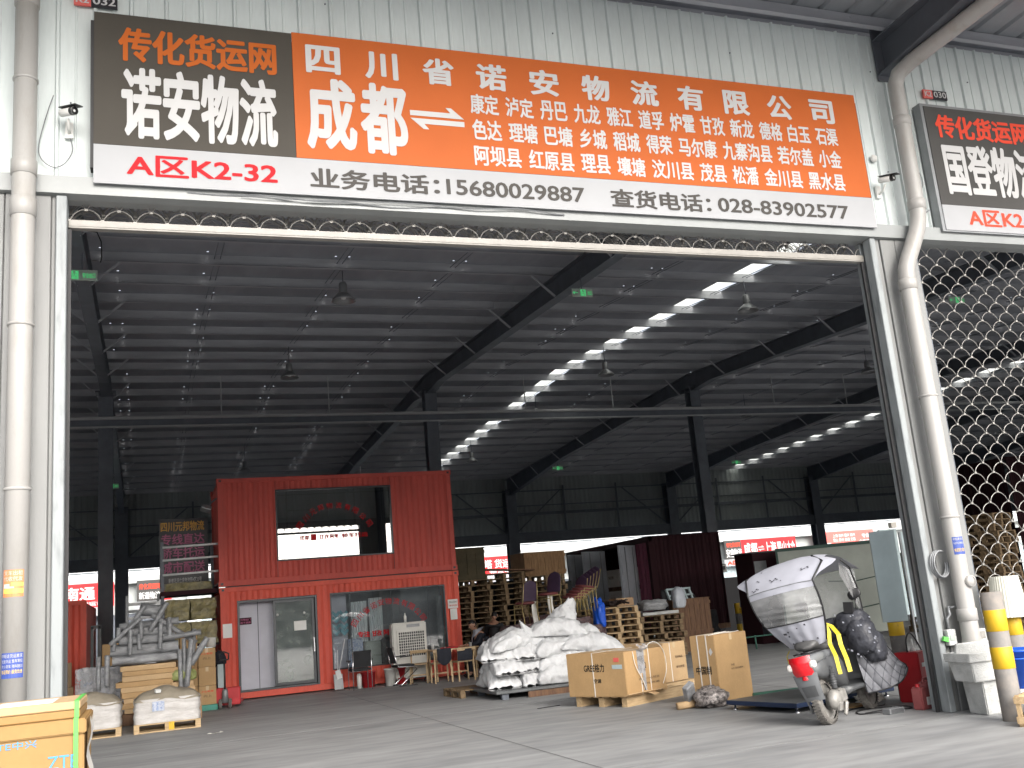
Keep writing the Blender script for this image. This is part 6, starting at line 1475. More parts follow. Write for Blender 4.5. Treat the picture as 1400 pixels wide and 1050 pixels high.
def person(label, loc, rz, coat, hood, look, back=False):
    t = thing('person', label, 'person', loc, rz)
    # local: faces +x, seated on a stool of 0.45 m
    P = [(0, 0, .56, .13, .17), (.06, 0, .72, .12, .16), (.13, 0, .88, .13, .17), (.19, 0, 1.00, .085, .14), (.235, 0, 1.075, .052), (.26, 0, 1.13, .05),
         (.15, .19, .96, .062), (.26, .26, .78, .05), (.46, .16, .745, .038), (.53, .14, .75, .032, .022),
         (.15, -.19, .96, .062), (.27, -.25, .78, .05), (.47, -.12, .745, .038), (.54, -.10, .75, .032, .022),
         (.02, .10, .54, .10), (.42, .13, .52, .078), (.44, .13, .10, .045), (.55, .14, .045, .036),
         (.02, -.10, .54, .10), (.42, -.13, .52, .078), (.40, -.13, .10, .045), (.51, -.14, .045, .036)]
    Eg = [(0,1),(1,2),(2,3),(3,4),(4,5),(3,6),(6,7),(7,8),(8,9),(3,10),(10,11),(11,12),(12,13),(0,14),(14,15),(15,16),(16,17),(0,18),(18,19),(19,20),(20,21)]
    v, f = skin_mesh(P, Eg, 0)
    m = MB(); m.smooth = True; m.add(v, f)
    hc = (.30, 0, 1.215); T = head_mesh(m, hc, R(look[0]), R(look[1]))
    for hx, hy in ((.555, .14), (.565, -.10)):                       # fingers and thumb of each hand
        for k in range(4):
            L_ = (.060, .072, .068, .052)[k]; y = hy+.030-.020*k
            m.tube([(hx, y, .755), (hx+L_*.5, y, .762), (hx+L_*.85, y*1.0, .750), (hx+L_, y, .738)], [.0095, .009, .008, .006], 6)
        s = -1 if hy > 0 else 1
        m.tube([(hx-.03, hy+s*.03, .755), (hx+.0, hy+s*.055, .757), (hx+.035, hy+s*.055, .75)], [.011, .010, .007], 6)
    part(m, 'body', 'skin', t)
    # clothing
    J = [(p[0], p[1], p[2], p[3]+.018, (p[4] if len(p) > 4 else p[3])+.020) for p in P]
    sel = [0, 1, 2, 3, 6, 7, 10, 11]
    idx = {a: i for i, a in enumerate(sel)}; pts = [J[i] for i in sel]
    pts += [(.44, .172, .748, .054, .054), (.45, -.132, .748, .054, .054)]; ed = [(idx[a], idx[b]) for a, b in ((0,1),(1,2),(2,3),(3,6),(6,7),(3,10),(10,11))]+[(idx[7], 8), (idx[11], 9)]
    v, f = skin_mesh(pts, ed, 0); m = MB(); m.smooth = True; m.add(v, f); part(m, 'jacket', coat, t)
    pts = [(0, 0, .55, .125, .18)]+[J[i] for i in (14, 15, 16, 18, 19, 20)]
    v, f = skin_mesh(pts, [(0,1),(1,2),(2,3),(0,4),(4,5),(5,6)], 0); m = MB(); m.smooth = True; m.add(v, f); part(m, 'trousers', 'navy', t)
    if hood:
        m = MB(); m.smooth = True
        m.sheet(lambda u, v: Vector((.21+(.115+.03*v)*math.cos(6.283*u)*.9-.05*v, (.115+.035*v)*math.sin(6.283*u)*1.1, 1.02+.085*v-.10*max(0, math.cos(6.283*u))*(1-v)+.05*max(0, -math.cos(6.283*u)))), 28, 8); part(m, 'hood', 'hood_grey', t)
        m = MB(); m.smooth = True; m.sheet(lambda u, v: Vector((.30+.02*math.sin(v*3.1)-.06*v*0+.06*(1-v)-.02, -.06+.12*u, .80+.24*v)), 6, 6); part(m, 'shirt_front', 'hood_grey', t)
    m = MB(); m.smooth = True
    def hair(u, v):
        a = 2*math.pi*u; ph = math.pi*.5*(v*1.25-.25)
        d = Vector((math.cos(ph)*math.cos(a), math.cos(ph)*math.sin(a), math.sin(ph)))
        if d.x > .25 and d.z < .52: d = Vector((d.x, d.y, .52+.15*(d.z))).normalized()
        k = 1.06+.05*noise.noise(d*9)
        return T @ Vector((d.x*.098*k-.004, d.y*.078*k, d.z*.122*k+.002))
    m.sheet(hair, 30, 14); part(m, 'hair', 'hair', t)
    for s in (-1, 1):
        m = MB(); m.T = T; blob(m, (.083, s*.028, .010), (.014, .022, .010), 3, .0); part(m, 'eye', 'let_black', t)
        m = MB(); m.smooth = True; v2, f2 = [], []
        m.cbox((.50 if s > 0 else .46, s*.14, .04), (.26, .09, .08)); part(m, 'shoe', 'black_plastic', t, .03, segs=2)
    return t
person('seated person in a dark jacket with grey hood leaning over the small table', (7.80, 24.1, 0), R(176), 'navy', True, (12, 22))
person('dark clothed person behind the seated one, sitting against the pallets', (8.75, 26.3, .15), R(60), 'black_mesh', False, (0, 25), True)
for lb, x, y, h in (('low dark stool under the seated person', 7.80, 24.1, .42), ('dark stool under the person by the pallets', 8.75, 26.3, .57)):
    t = thing('stool', lb, 'stool', (x, y, 0)); m = MB(); m.lathe([(0, h-.03), (.16, h-.03), (.16, h), (0, h)], (0, 0, 0), 18); part(m, 'seat', 'steel_dark', t)
    for k in range(4):
        a = .78+1.57*k; m = MB(); m.tube([(.15*math.cos(a), .15*math.sin(a), 0), (.11*math.cos(a), .11*math.sin(a), h-.031)], .012, 6); part(m, 'leg', 'steel_dark', t)
# ------------------------------------------------------------------ scooter with rain canopy
SC = thing('scooter', 'grey scooter with silver white rain canopy and quilted leg cover', 'scooter', (7.18, 9.93, 0), (R(-9), 0, R(31)))
def wheel(x, r, wd):
    m = MB(); pr = []
    for i in range(13):
        a = math.pi*i/12; pr.append((r-wd*.5+wd*.5*math.sin(a)**.8, -wd/2*math.cos(a)))
    m.lathe(pr, (x, 0, r), 40, 'Y')
    for k in range(44):
        a = 6.283*k/44
        for s in (-1, 1): m.cbox((x+(r+.0005)*math.cos(a)*.985, s*wd*.26, r+(r+.0005)*math.sin(a)*.985), (.016, wd*.30, .012), 0, 0, -a+1.5708)
    w_ = part(m, 'wheel', 'tyre', SC)
    m = MB(); m.lathe([(r-wd*.45, -wd*.30), (r-wd*.62, -.02), (.09, -.025), (.085, .0), (.09, .025), (r-wd*.62, .02), (r-wd*.45, wd*.30)], (x, 0, r), 32, 'Y'); part(m, 'rim', 'hub', w_)
wheel(0, .245, .105); wheel(1.30, .235, .095)
# drive casing, swing arm, shock on the right-hand side
m = MB(); m.smooth = True
m.lathe([(0, -.19), (.07, -.185), (.105, -.16), (.115, -.11), (.10, -.075), (0, -.07)], (.02, 0, .245), 20, 'Y')
m.lathe([(0, -.17), (.06, -.165), (.08, -.14), (.085, -.09), (0, -.08)], (.22, 0, .27), 18, 'Y')
m.smooth = False; m.cbox((.13, -.125, .26), (.30, .09, .13), 0, 0, R(-6)); m.cbox((.0, -.17, .17), (.08, .05, .10), 0, .3); m.cbox((.19, -.15, .13), (.05, .04, .16), 0, .2, .4)
part(m, 'drive_casing', 'hub', SC, .012)
m = MB(); m.tube([(.04, -.15, .36), (.10, -.14, .60)], .032, 10); 
for k in range(7): m.lathe([(.03, 0), (.044, .008), (.03, .016)], (.05+.007*k, -.149, .40+.026*k), 12)
part(m, 'shock_absorber', 'scooter_dark', SC)
m = MB(); m.tube([(-.06, .13, .42), (-.12, .135, .28), (-.06, .14, .16), (.10, .14, .16)], .018, 8); part(m, 'guard_bar', 'grey_metal', SC)
# frame belly, under seat body, floor board
def loft(m, secs, n=16, e=.6):
    """secs: (x, yhalf, z0, z1)"""
    v = []; f = []
    for x, yh, z0, z1 in secs:
        for j in range(n):
            a = 6.283*j/n; cy, cz = math.cos(a), math.sin(a)
            v.append((x, math.copysign(abs(cy)**e, cy)*yh, (z0+z1)/2+math.copysign(abs(cz)**e, cz)*(z1-z0)/2))
    for i in range(len(secs)-1):
        for j in range(n): f.append((i*n+j, i*n+(j+1) % n, (i+1)*n+(j+1) % n, (i+1)*n+j))
    f.append(tuple(range(n))[::-1]); f.append(tuple((len(secs)-1)*n+j for j in range(n)))
    o = m.smooth; m.smooth = True; m.add(v, f); m.smooth = o
m = MB(); loft(m, [(-.20, .08, .56, .66), (-.08, .13, .50, .72), (.15, .15, .46, .76), (.42, .15, .38, .76), (.52, .14, .30, .70)]); part(m, 'rear_body', 'scooter_dark', SC)
m = MB(); loft(m, [(.46, .13, .24, .36), (.60, .17, .27, .34), (.95, .17, .27, .34), (1.05, .12, .30, .44)]); part(m, 'floor_board', 'scooter_dark', SC)
m = MB(); loft(m, [(1.00, .16, .32, .46), (1.06, .19, .45, .80), (1.08, .17, .75, .98), (1.02, .10, .95, 1.04)]); part(m, 'leg_shield', 'scooter_dark', SC)
# tail cowl
m = MB(); loft(m, [(-.36, .085, .665, .745), (-.30, .115, .65, .765), (-.12, .145, .665, .785), (.12, .155, .69, .80), (.30, .14, .72, .79)], e=.55); part(m, 'tail_cowl', 'scooter_grey', SC)
m = MB(); m.smooth = True
m.sheet(lambda u, v: Vector((-.385+.06*abs(2*u-1)**2-.030*math.sin(v*3.14)+.03*(1-v), -.13+.26*u*(1-.10*(1-v))+.013*(1-v), .56+.21*v)), 16, 10); tl = part(m, 'tail_light', 'tail_red', SC)
m = MB(); m.smooth = True; m.sheet(lambda u, v: Vector((-.345+.05*abs(2*u-1)**2, -.05+.10*u, .515+.04*v)), 8, 3); part(m, 'reflector', 'tail_red', tl)
for s in (-1, 1):
    m = MB(); blob(m, (-.315, s*.135, .67), (.10, .075, .085), 2, .0, flat=False); part(m, 'indicator', 'lens_clear', SC)
m = MB(); m.lathe([(0, -.008), (.028, -.008), (.03, 0)], (-.24, -.09, .46), 14, 'Y'); m.cbox((-.26, -.094, .46), (.06, .006, .03)); part(m, 'side_reflector', 'amber', SC)
# long rear mudguard
m = MB(); m.smooth = True
def mud(u, v):
    a = (2*u-1); wv = .145-.035*v
    return Vector((-.33+.10*v-.02*math.sin(v*3.1)+.03*abs(a)**2.5, a*wv, .58-.30*v))
m.sheet(mud, 14, 12)
for i in range(1):
    m.sheet(lambda u, v: mud(u, v)+Vector((.012, 0, 0)), 14, 12)
md_ = part(m, 'mudguard', 'scooter_grey', SC)
m = MB(); m.sheet(lambda u, v: mud(.18+.64*u, .45+.40*v)+Vector((-.004, 0, 0)), 8, 6); part(m, 'plate_holder', 'scooter_dark', md_)
m = MB(); m.smooth = True; m.sheet(lambda u, v: Vector((.0-.275*math.cos(.5+2.0*u), -.065+.13*v, .245+.275*math.sin(.5+2.0*u))), 18, 5); part(m, 'wheel_hugger', 'scooter_dark', SC)
# rack, seat with high rear end
m = MB()
for s in (-1, 1): m.tube([(.15, s*.11, .79), (-.10, s*.12, .80), (-.22, s*.10, .795), (-.25, 0, .80)], .010, 6)
m.tube([(-.12, -.12, .80), (-.12, .12, .80)], .009, 6); part(m, 'grab_rail', 'black_plastic', SC)
m = MB(); m.smooth = True
def seat(u, v):
    a = 6.283*u; t_ = v
    x = -.16+.70*t_; hw = .165*(1-abs(2*t_-1)**4)**.4*(1-.25*t_)
    zc2 = .83+.06*math.exp(-((t_-.18)/.16)**2); hh = (.055+.02*math.exp(-((t_-.2)/.2)**2))*(1-abs(2*t_-1)**6)**.5
    return Vector((x, hw*math.cos(a), zc2+hh*math.sin(a)))
m.sheet(seat, 24, 26); part(m, 'seat', 'seat_vinyl', SC)
# canopy frame
def crown(s):
    pts = ((0, 1.60), (.08, 1.70), (.16, 1.79), (.26, 1.85), (.45, 1.88), (.7, 1.83), (1, 1.68))
    for (a, za), (b, zb2) in zip(pts, pts[1:]):
        if s <= b: k = (s-a)/(b-a); return za+(zb2-za)*k
    return pts[-1][1]
def halfw(s): return .41+.23*math.exp(-((s-.17)/.095)**2)
def awn(s, t_):
    hw = halfw(s)
    z = crown(s)-.055*t_*t_-(.045*(1-t_*t_)*max(0, 1-s/.2)) - .10*max(0, abs(t_)-.7)*math.exp(-((s-.17)/.12)**2)
    return Vector((-.30+1.50*s-.05*(1-t_*t_)*max(0, 1-s/.2), hw*t_, z))
m = MB(); m.smooth = True; m.sheet(lambda u, v: awn(u, 2*v-1)+Vector((0, 0, .006*noise.noise(Vector((u*6, v*6, 0))))), 30, 26)
aw = part(m, 'awning', 'awning', SC)
m = MB(); rr = random.Random(2)
for k in range(34):
    s, t0 = rr.uniform(.02, .9), rr.uniform(-.85, .85); e = rr.uniform(.006, .014)
    p = awn(s, t0)+Vector((0, 0, .010)); px_ = (awn(s+.01, t0)-awn(s-.01, t0)).normalized(); py_ = (awn(s, t0+.01)-awn(s, t0-.01)).normalized()
    m.quad(p-px_*e-py_*e*.5, p+px_*e-py_*e*.3, p+px_*e*.6+py_*e, p-px_*e*.7+py_*e*.8)
for s, t0 in ((.06, .15), (.10, -.55), (.02, .72), (.22, .45), (.30, -.15), (.45, -.6)):
    p = awn(s, t0)+Vector((0, 0, .011)); px_ = (awn(s+.01, t0)-awn(s-.01, t0)).normalized(); py_ = (awn(s, t0+.01)-awn(s, t0-.01)).normalized()
    for a0 in range(0, 5):
        c0 = p+px_*.02*math.sin(a0*1.7)+py_*(.022*(a0-2)); r_ = .011+.004*(a0 % 2)
        m.add([c0+px_*r_*math.cos(q*.785)*.7+py_*r_*math.sin(q*.785) for q in range(8)], [tuple(range(8))])
part(m, 'printed_marks', 'print_dark', aw)
def rib(s_, t_, pts, nm='rib', mt='black_plastic', r=.011):
    m = MB(); m.tube(pts, r, 7); return part(m, nm, mt, SC)
edge = lambda s_, sg: [awn(s_, sg*t_) + Vector((0,0,.004)) for t_ in [1-.1*i for i in range(21)]]
# rear arch trim and two side ribs running down to the seat
RT = .40
for sg in (-1, 1):
    base = awn(0, sg*.98)
    low = Vector((.02, sg*.235, .90))
    curve = [awn(.30, sg*.66)+Vector((0,0,.008)), awn(.15, sg*.78)+Vector((0,0,.008)), base+Vector((-.004, 0, .004))]
    for i in range(1, 9):
        k = i/8; curve.append(base.lerp(low, k)+Vector((-.05*math.sin(k*3.14), sg*.06*math.sin(k*3.14), 0)))
    rib(0, 0, curve, 'side_rib', 'black_plastic', .012)
m = MB(); m.tube([awn(0, -1+.1*i)+Vector((-.003, 0, 0)) for i in range(21)], .006, 5, cap=True); part(m, 'hem_trim', 'grey_metal', aw)
def curt(u, v):                                               # rear curtain: v=0 at the awning, 1 at the seat
    t_ = 2*u-1; top = awn(0, t_*.98); low = Vector((.02-.06*(1-t_*t_), t_*.235, .89-.03*(1-t_*t_)))
    p = top.lerp(low, v); sg = 1 if t_ > 0 else -1
    p += Vector((-.05*math.sin(v*3.14)-.05*(1-t_*t_)*math.sin(v*3.14), sg*.06*abs(t_)*math.sin(v*3.14), 0))
    p.x += .010*math.sin(v*60+3*t_)*max(0, 1-abs(v-.47)/.2)+.006*noise.noise(Vector((u*6, v*14, 0)))
    return p
m = MB(); m.smooth = True; m.sheet(lambda u, v: curt(u, .10+.50*v), 26, 50); part(m, 'clear_curtain', 'clear_film', SC)
m = MB(); m.smooth = True; m.sheet(lambda u, v: curt(u, .10*v)+Vector((-.004, 0, 0)), 26, 4); part(m, 'curtain_header', 'awning', SC)
m = MB(); m.smooth = True; m.sheet(lambda u, v: curt(u, .60+.42*v)+Vector((.006*math.sin(u*30), 0, 0)), 30, 14); sk_ = part(m, 'curtain_skirt', 'awning', SC)
m = MB(); m.tube([curt(i/20, .60)+Vector((-.004, 0, 0)) for i in range(21)], .007, 5); part(m, 'seam', 'black_plastic', sk_)
m = MB(); rr = random.Random(6)
for k in range(10):
    p = curt(rr.uniform(.1, .9), rr.uniform(.66, .98))+Vector((-.010, 0, 0)); e = rr.uniform(.006, .014); m.quad(p+Vector((0, -e, -e)), p+Vector((0, e*.8, -e*.6)), p+Vector((0, e, e)), p+Vector((0, -e*.6, e*.8)))
part(m, 'printed_marks', 'print_dark', sk_)
# front screen and its side wing
m = MB(); m.smooth = True; m.sheet(lambda u, v: Vector((1.18-.10*v*v+.02-.10*abs(2*u-1)**2, (2*u-1)*(.38-.08*v), 1.66-.68*v)), 16, 16); part(m, 'front_screen', 'clear_film', SC)
m = MB(); m.smooth = True; m.sheet(lambda u, v: Vector((.62+.50*u, -.40+.06*u+.03*v, 1.72-.10*u-.55*v*(.25+.75*u))), 10, 10); part(m, 'side_screen', 'clear_film', SC)
for sg in (-1, 1):
    m = MB(); m.tube([Vector((.55, sg*.46, 1.74)), Vector((.85, sg*.42, 1.66)), Vector((1.02, sg*.38, 1.40)), Vector((1.06, sg*.34, 1.10)), Vector((1.05, sg*.20, .98))], .010, 6); part(m, 'front_rib', 'black_plastic', SC)
# handlebar, mirrors, grip
m = MB(); m.tube([(.98, -.36, 1.05), (1.03, -.2, 1.08), (1.05, 0, 1.06), (1.03, .2, 1.08), (.98, .36, 1.05)], .014, 8); part(m, 'handlebar', 'black_plastic', SC)
for sg in (-1, 1):
    m = MB(); m.tube([(.98, sg*.28, 1.08), (.94, sg*.34, 1.28)], .008, 6); m.T = Matrix.Translation((.93, sg*.35, 1.34)) @ Euler((sg*R(18), R(8), 0)).to_matrix().to_4x4()
    blob(m, (0, 0, 0), (.05, .17, .12), 3, .0, flat=False); part(m, 'mirror', 'black_plastic', SC)
m = MB(); m.cbox((.86, -.26, 1.20), (.05, .11, .13), 0, R(12)); m.tube([(.90, -.26, 1.14), (.98, -.24, 1.07)], .010, 6); part(m, 'phone_holder', 'black_plastic', SC)
m = MB(); m.tube([(1.10, -.05, .98), (1.24, -.06, .45), (1.30, -.07, .235)], .022, 8); m.tube([(1.10, .05, .98), (1.24, .06, .45), (1.30, .07, .235)], .022, 8); part(m, 'fork', 'grey_metal', SC)
m = MB(); m.smooth = True; m.sheet(lambda u, v: Vector((1.30-.265*math.cos(.3+2.3*u), -.065+.13*v, .235+.265*math.sin(.3+2.3*u))), 18, 5); part(m, 'front_mudguard', 'scooter_grey', SC)
m = MB(); m.tube([(.52, .12, .30), (.46, .20, .12), (.44, .27, .045)], .012, 6); part(m, 'side_stand', 'grey_metal', SC)
# yellow straps
m = MB()
def ribbon(pts, wd, dirv=(0, 1, 0)):
    d = Vector(dirv)*wd/2
    for a, b in zip(pts, pts[1:]):
        a, b = Vector(a), Vector(b); m.quad(a-d, a+d, b+d, b-d)
ribbon([(.10, -.23, 1.07), (.02, -.27, 1.04), (.0, -.29, .95), (-.02, -.27, .84), (.02, -.28, .70), (.0, -.28, .50)], .045, (.6, -.8, 0))
ribbon([(.10, -.23, 1.07), (.14, -.28, 1.03), (.20, -.31, .92), (.18, -.31, .80), (.20, -.32, .64), (.17, -.33, .50)], .05, (.6, -.8, 0))
part(m, 'yellow_strap', 'yellow_strap', SC)
m = MB(); ribbon([(.05, .26, .86), (-.02, .28, .80), (-.04, .27, .72), (.02, .26, .66), (.06, .25, .74)], .05, (.7, .6, 0)); part(m, 'yellow_strap', 'yellow_strap', SC)
# padded leg cover: puffy dark sleeves at the bar, grey quilted lining spread to the right
m = MB(); blob(m, (.98, -.20, 1.02), (.36, .40, .30), 31, .10, 3.6, flat=False); blob(m, (.90, -.30, .84), (.32, .34, .42), 32, .10, 3.6, flat=False); blob(m, (1.05, .12, 1.0), (.30, .34, .26), 33, .10, 3.6, flat=False); blob(m, (1.02, -.36, .70), (.34, .26, .36), 34, .10, 3.6, flat=False)
lc = part(m, 'padded_cover', 'quilt_dark', SC)
m = MB(); rr = random.Random(9)
for k in range(26):
    c0 = Vector((rr.uniform(.74, .86), -.30+rr.uniform(-.20, .2), .95+rr.uniform(-.35, .2))); e = rr.uniform(.008, .016)
    m.quad(c0+Vector((0, -e, -e)), c0+Vector((0, e, -e*.4)), c0+Vector((0, e*.6, e)), c0+Vector((0, -e*.8, e*.5)))
part(m, 'printed_marks', 'hood_grey', lc)
def quilt(u, v, o=0.):
    ang = u*1.2
    out = .62*math.sin(ang)+.02
    x = .95+.45*(1-math.cos(ang))+.20*u; y = -.16-.40*math.sin(ang)*(.72+.28*math.sin(min(1, v*1.35)*1.57)) 
    top = 1.02-.16*u-.38*u**3; bot = .20+.02*u+.16*u**5
    z = top+(bot-top)*v
    a, b = (u*5.2+v*3.6), (u*5.2-v*3.6)
    d = .05*(abs(math.sin(a*1.57))*abs(math.sin(b*1.57)))**.45
    return Vector((x-(d+o)*.75-.06*math.sin(v*2.6), y-(d+o)*.35, z))
m = MB(); m.smooth = True; m.sheet(lambda u, v: quilt(u, v), 110, 90); m.sheet(lambda u, v: quilt(u, v)+Vector((.022, .01, 0)), 20, 20); ql = part(m, 'quilted_lining', 'quilt_grey', SC)
m = MB()
for sg in (1, -1):
    for n_ in range(-3, 10):
        pts = []
        for i in range(61):
            u = i/60; v = (n_-5.2*u)/3.6*sg if sg > 0 else (5.2*u-n_)/3.6
            if 0 <= v <= 1: pts.append(quilt(u, v)+Vector((-.002, -.001, 0)))
        if len(pts) > 2: m.tube(pts, .0035, 4)
part(m, 'stitching', 'quilt_dark', ql)
m = MB(); m.tube([quilt(i/20, 0) for i in range(21)]+[quilt(1, i/20) for i in range(1, 21)]+[quilt(1-i/20, 1) for i in range(1, 21)], .009, 6); part(m, 'piping', 'black_plastic', ql)

# ------------------------------------------------------------------ floor scale
t = thing('floor_scale', 'low navy blue steel floor scale platform behind the scooter', 'scale', (7.50, 11.0, 0), R(12))
m = MB(); m.box(0, 0, .065, 1.85, 1.25, .12); part(m, 'platform', 'blue_steel', t, .006)
m = MB(); m.box(.012, .012, .1205, 1.838, 1.238, .124); part(m, 'deck_plate', 'steel_plate', t)
for x in (.08, 1.77):
    for y in (.08, 1.17): m = MB(); m.lathe([(.035, 0), (.035, .015), (.014, .02), (.014, .064)], (x, y, 0), 12); part(m, 'foot', 'chrome', t)
m = MB(); m.cbox((8.35, 10.98, .012), (.42, .24, .02), .2); tag(part(m, 'cardboard_sheet', 'carton', None, loc='auto'), 'piece of cardboard under the scooter front wheel', 'cardboard')
# charger and cables
t = thing('charger', 'grey battery charger brick on the floor right of the scooter', 'charger', (8.13, 10.02, 0), R(8)); m = MB(); m.box(-.12, -.06, 0, .12, .06, .065); part(m, 'case', 'grey_metal', t, .008)
m = MB()
for i in range(5): m.box(-.10, -.0625, .012+.01*i, .10, -.0605, .016+.01*i)
part(m, 'fins', 'black_plastic', t)
m = MB(); m.tube(smooth([(8.02, 10.05, .03), (7.85, 10.25, .01), (8.0, 10.5, .008), (8.35, 10.55, .008), (8.6, 10.4, .008), (8.55, 10.2, .008), (8.25, 10.06, .03)]), .008, 6); m.tube(smooth([(7.9, 10.6, .008), (8.2, 10.75, .008), (8.5, 10.68, .008), (8.65, 10.8, .008)]), .007, 6); m.tube(smooth([(7.95, 10.3, .006), (8.3, 10.35, .008), (8.5, 10.5, .006), (8.1, 10.6, .008)]), .006, 5)
tag(part(m, 'power_cable', 'black_plastic', None, loc='auto'), 'tangled black cable around the charger on the floor', 'cable')
m = MB(); blob(m, (8.62, 11.05, .06), (.34, .22, .12), 41, .25, 4); tag(part(m, 'plastic_wrap', 'strap_white', None, loc='auto'), 'crumpled pale plastic on the floor behind the red tank', 'plastic')
# bollards
bollard('bollard with a pale blue board fixed above, beside the red tank', 9.05, 10.85, .97, .095, ((.80, .968), (.30, .50)))
m = MB(); m.box(-.16, -.012, 0, .16, .012, 1.16); m.box(-.155, .0125, .05, -.14, .04, 1.1)
o = part(m, 'tall_board', 'panel_blue', None); o.location = (9.06, 10.85, .972); o.rotation_euler = (0, 0, R(-24)); tag(o, 'tall pale blue board standing on the bollard beside the red tank', 'board')
bollard('peeling yellow striped bollard in front of the white foam boxes', 8.40, 8.52, 1.30, .108, ((.90, 1.12), (.52, .74)), base='post_grey')
BB = bollard('yellow striped bollard carrying the cream lampshade, beside the bent downpipe', 9.32, 9.22, 1.05, .10, ((.78, 1.0), (.32, .52)), base='post_grey')
t = thing('lampshade', 'cream pleated lampshade over the top of a striped bollard', 'lampshade', (9.32, 9.22, .98))
m = MB(); v = []; n = 72
for (r_, z) in ((.20, 0), (.15, .46)):
    v += [((r_+(.005 if j % 2 else 0))*math.cos(6.283*j/n), (r_+(.005 if j % 2 else 0))*math.sin(6.283*j/n), z) for j in range(n)]
m.add(v, [(j, (j+1) % n, n+(j+1) % n, n+j) for j in range(n)]+[tuple(n+j for j in range(n))]); part(m, 'shade', 'lampshade', t)
# red tank and jerry can
t = thing('metal_tank', 'tall red metal box tank with a bent black hose beside the jamb', 'tank', (9.06, 10.66, 0), R(24))
m = MB(); m.box(-.17, -.16, .0, .17, .16, .60); part(m, 'body', 'red_plastic', t, .012, segs=2)
m = MB(); m.lathe([(.035, .60), (.035, .63), (.016, .65), (.014, .75), (0, .755)], (.06, 0, 0), 12); part(m, 'filler_neck', 'plastic_white', t)
m = MB(); m.tube(smooth([(-.10, .0, .60), (-.09, 0, .74), (.0, 0, .82), (.10, 0, .80), (.17, -.03, .68), (.20, -.1, .45), (.19, -.2, .22), (.12, -.22, .3)]), .010, 7); part(m, 'hose', 'black_plastic', t)
m = MB(); m.box(-.10, -.164, .42, .02, -.161, .47); part(m, 'label', 'plastic_white', t)
t = thing('jerry_can', 'faded red plastic jerry can with a white label standing before the red tank', 'jerry can', (8.60, 10.02, 0), R(14))
m = MB(); m.prism([(-.145, 0), (.145, 0), (.15, .20), (.12, .25), (.12, .30), (.02, .305), (-.03, .26), (-.10, .26), (-.145, .24)], -.07, .07, 'Y'); part(m, 'body', 'red_faded', t, .014, segs=2)
m = MB(); m.tube([(.005, 0, .29), (.03, 0, .335), (.11, 0, .335), (.135, 0, .30), (.14, 0, .20)], .016, 8); part(m, 'handle', 'red_faded', t)
m = MB(); m.lathe([(.026, .255), (.026, .29), (0, .292)], (-.10, 0, 0), 14); part(m, 'cap', 'red_plastic', t)
m = MB(); m.box(-.06, -.0735, .05, .075, -.0705, .14); part(m, 'label', 'paper', t)
# foam boxes
def tub(label, loc, rz, w0, w1, d0, d1, h, mt, lip=.02):
    t = thing('foam_box', label, 'foam box', loc, rz)
    m = MB(); th = .022
    def ring(w_, d_, z): return [(-w_/2, -d_/2, z), (w_/2, -d_/2, z), (w_/2, d_/2, z), (-w_/2, d_/2, z)]
    v = ring(w0, d0, 0)+ring(w1, d1, h)+ring(w1-2*th, d1-2*th, h)+ring(w0-2*th, d0-2*th, .03)
    f = [(3,2,1,0)]+[(a+i, a+(i+1) % 4, a+4+(i+1) % 4, a+4+i) for a in (0, 4, 8) for i in range(4)]+[(12,13,14,15)]
    m.add(v, f); part(m, 'box_body', mt, t, .012, segs=2)
    if lip: 
        for k, (x0, y0, x1, y1) in enumerate(((-w1/2-lip, -d1/2-lip, w1/2+lip, -d1/2), (-w1/2-lip, d1/2, w1/2+lip, d1/2+lip), (-w1/2-lip, -d1/2+.0005, -w1/2, d1/2-.0005), (w1/2, -d1/2+.0005, w1/2+lip, d1/2-.0005))):
            m = MB(); m.box(x0, y0, h-.09, x1, y1, h+.003); part(m, 'rim', mt, t, .006)
    return t
tub('lower dirty white foam box standing on the floor at the downpipe foot', (8.72, 9.12, 0), R(-6), .36, .40, .30, .34, .36, 'foam', 0)
tub('upper dirty white foam box stacked at the downpipe foot', (8.60, 9.08, .362), R(-6), .42, .50, .34, .40, .30, 'foam')
m = MB(); m.cbox((8.60, 9.12, .70), (.46, .03, .14), R(-6), R(18)); tag(part(m, 'foam_board', 'foam', None, .006, loc='auto'), 'broken foam board standing in the upper foam box', 'foam board')
# blue bucket, wooden crate with bags, parts by the closed bay
t = thing('plastic_basin', 'bright blue plastic bucket at the right edge standing on a white pail', 'bucket', (8.93, 8.85, .26)); m = MB(); m.lathe([(0, 0), (.14, 0), (.205, .38), (.225, .38), (.225, .405), (.195, .405), (.13, .02), (0, .02)], (0, 0, 0), 28); part(m, 'bucket_body', 'blue_plastic', t)
m = MB(); m.lathe([(.198, .30), (.208, .305), (.208, .315), (.20, .32)], (0, 0, 0), 28); part(m, 'rim_ring', 'blue_plastic', t)
t = thing('plastic_pail', 'grey white pail under the bright blue bucket', 'pail', (8.93, 8.85, 0)); m = MB(); m.lathe([(0, 0), (.14, 0), (.165, .255), (0, .256)], (0, 0, 0), 24); part(m, 'pail_body', 'foam', t)
t = thing('slat_crate', 'small open pine crate with white bags in the bottom right corner', 'crate', (8.28, 7.82, 0), R(30))
for x in (0, .50):
    for y in (0, .34): m = MB(); m.box(x, y, 0, x+.04, y+.04, .30); part(m, 'corner_post', 'wood', t)
for y in (-.012, .38):
    for z in (.03, .22): m = MB(); m.box(-.01, y-.0, z, .55, y+.012, z+.065); part(m, 'slat', 'wood', t)
for x in (-.012, .54):
    for z in (.03, .22): m = MB(); m.box(x, .0, z, x+.0115, .379, z+.065); part(m, 'slat', 'wood', t)
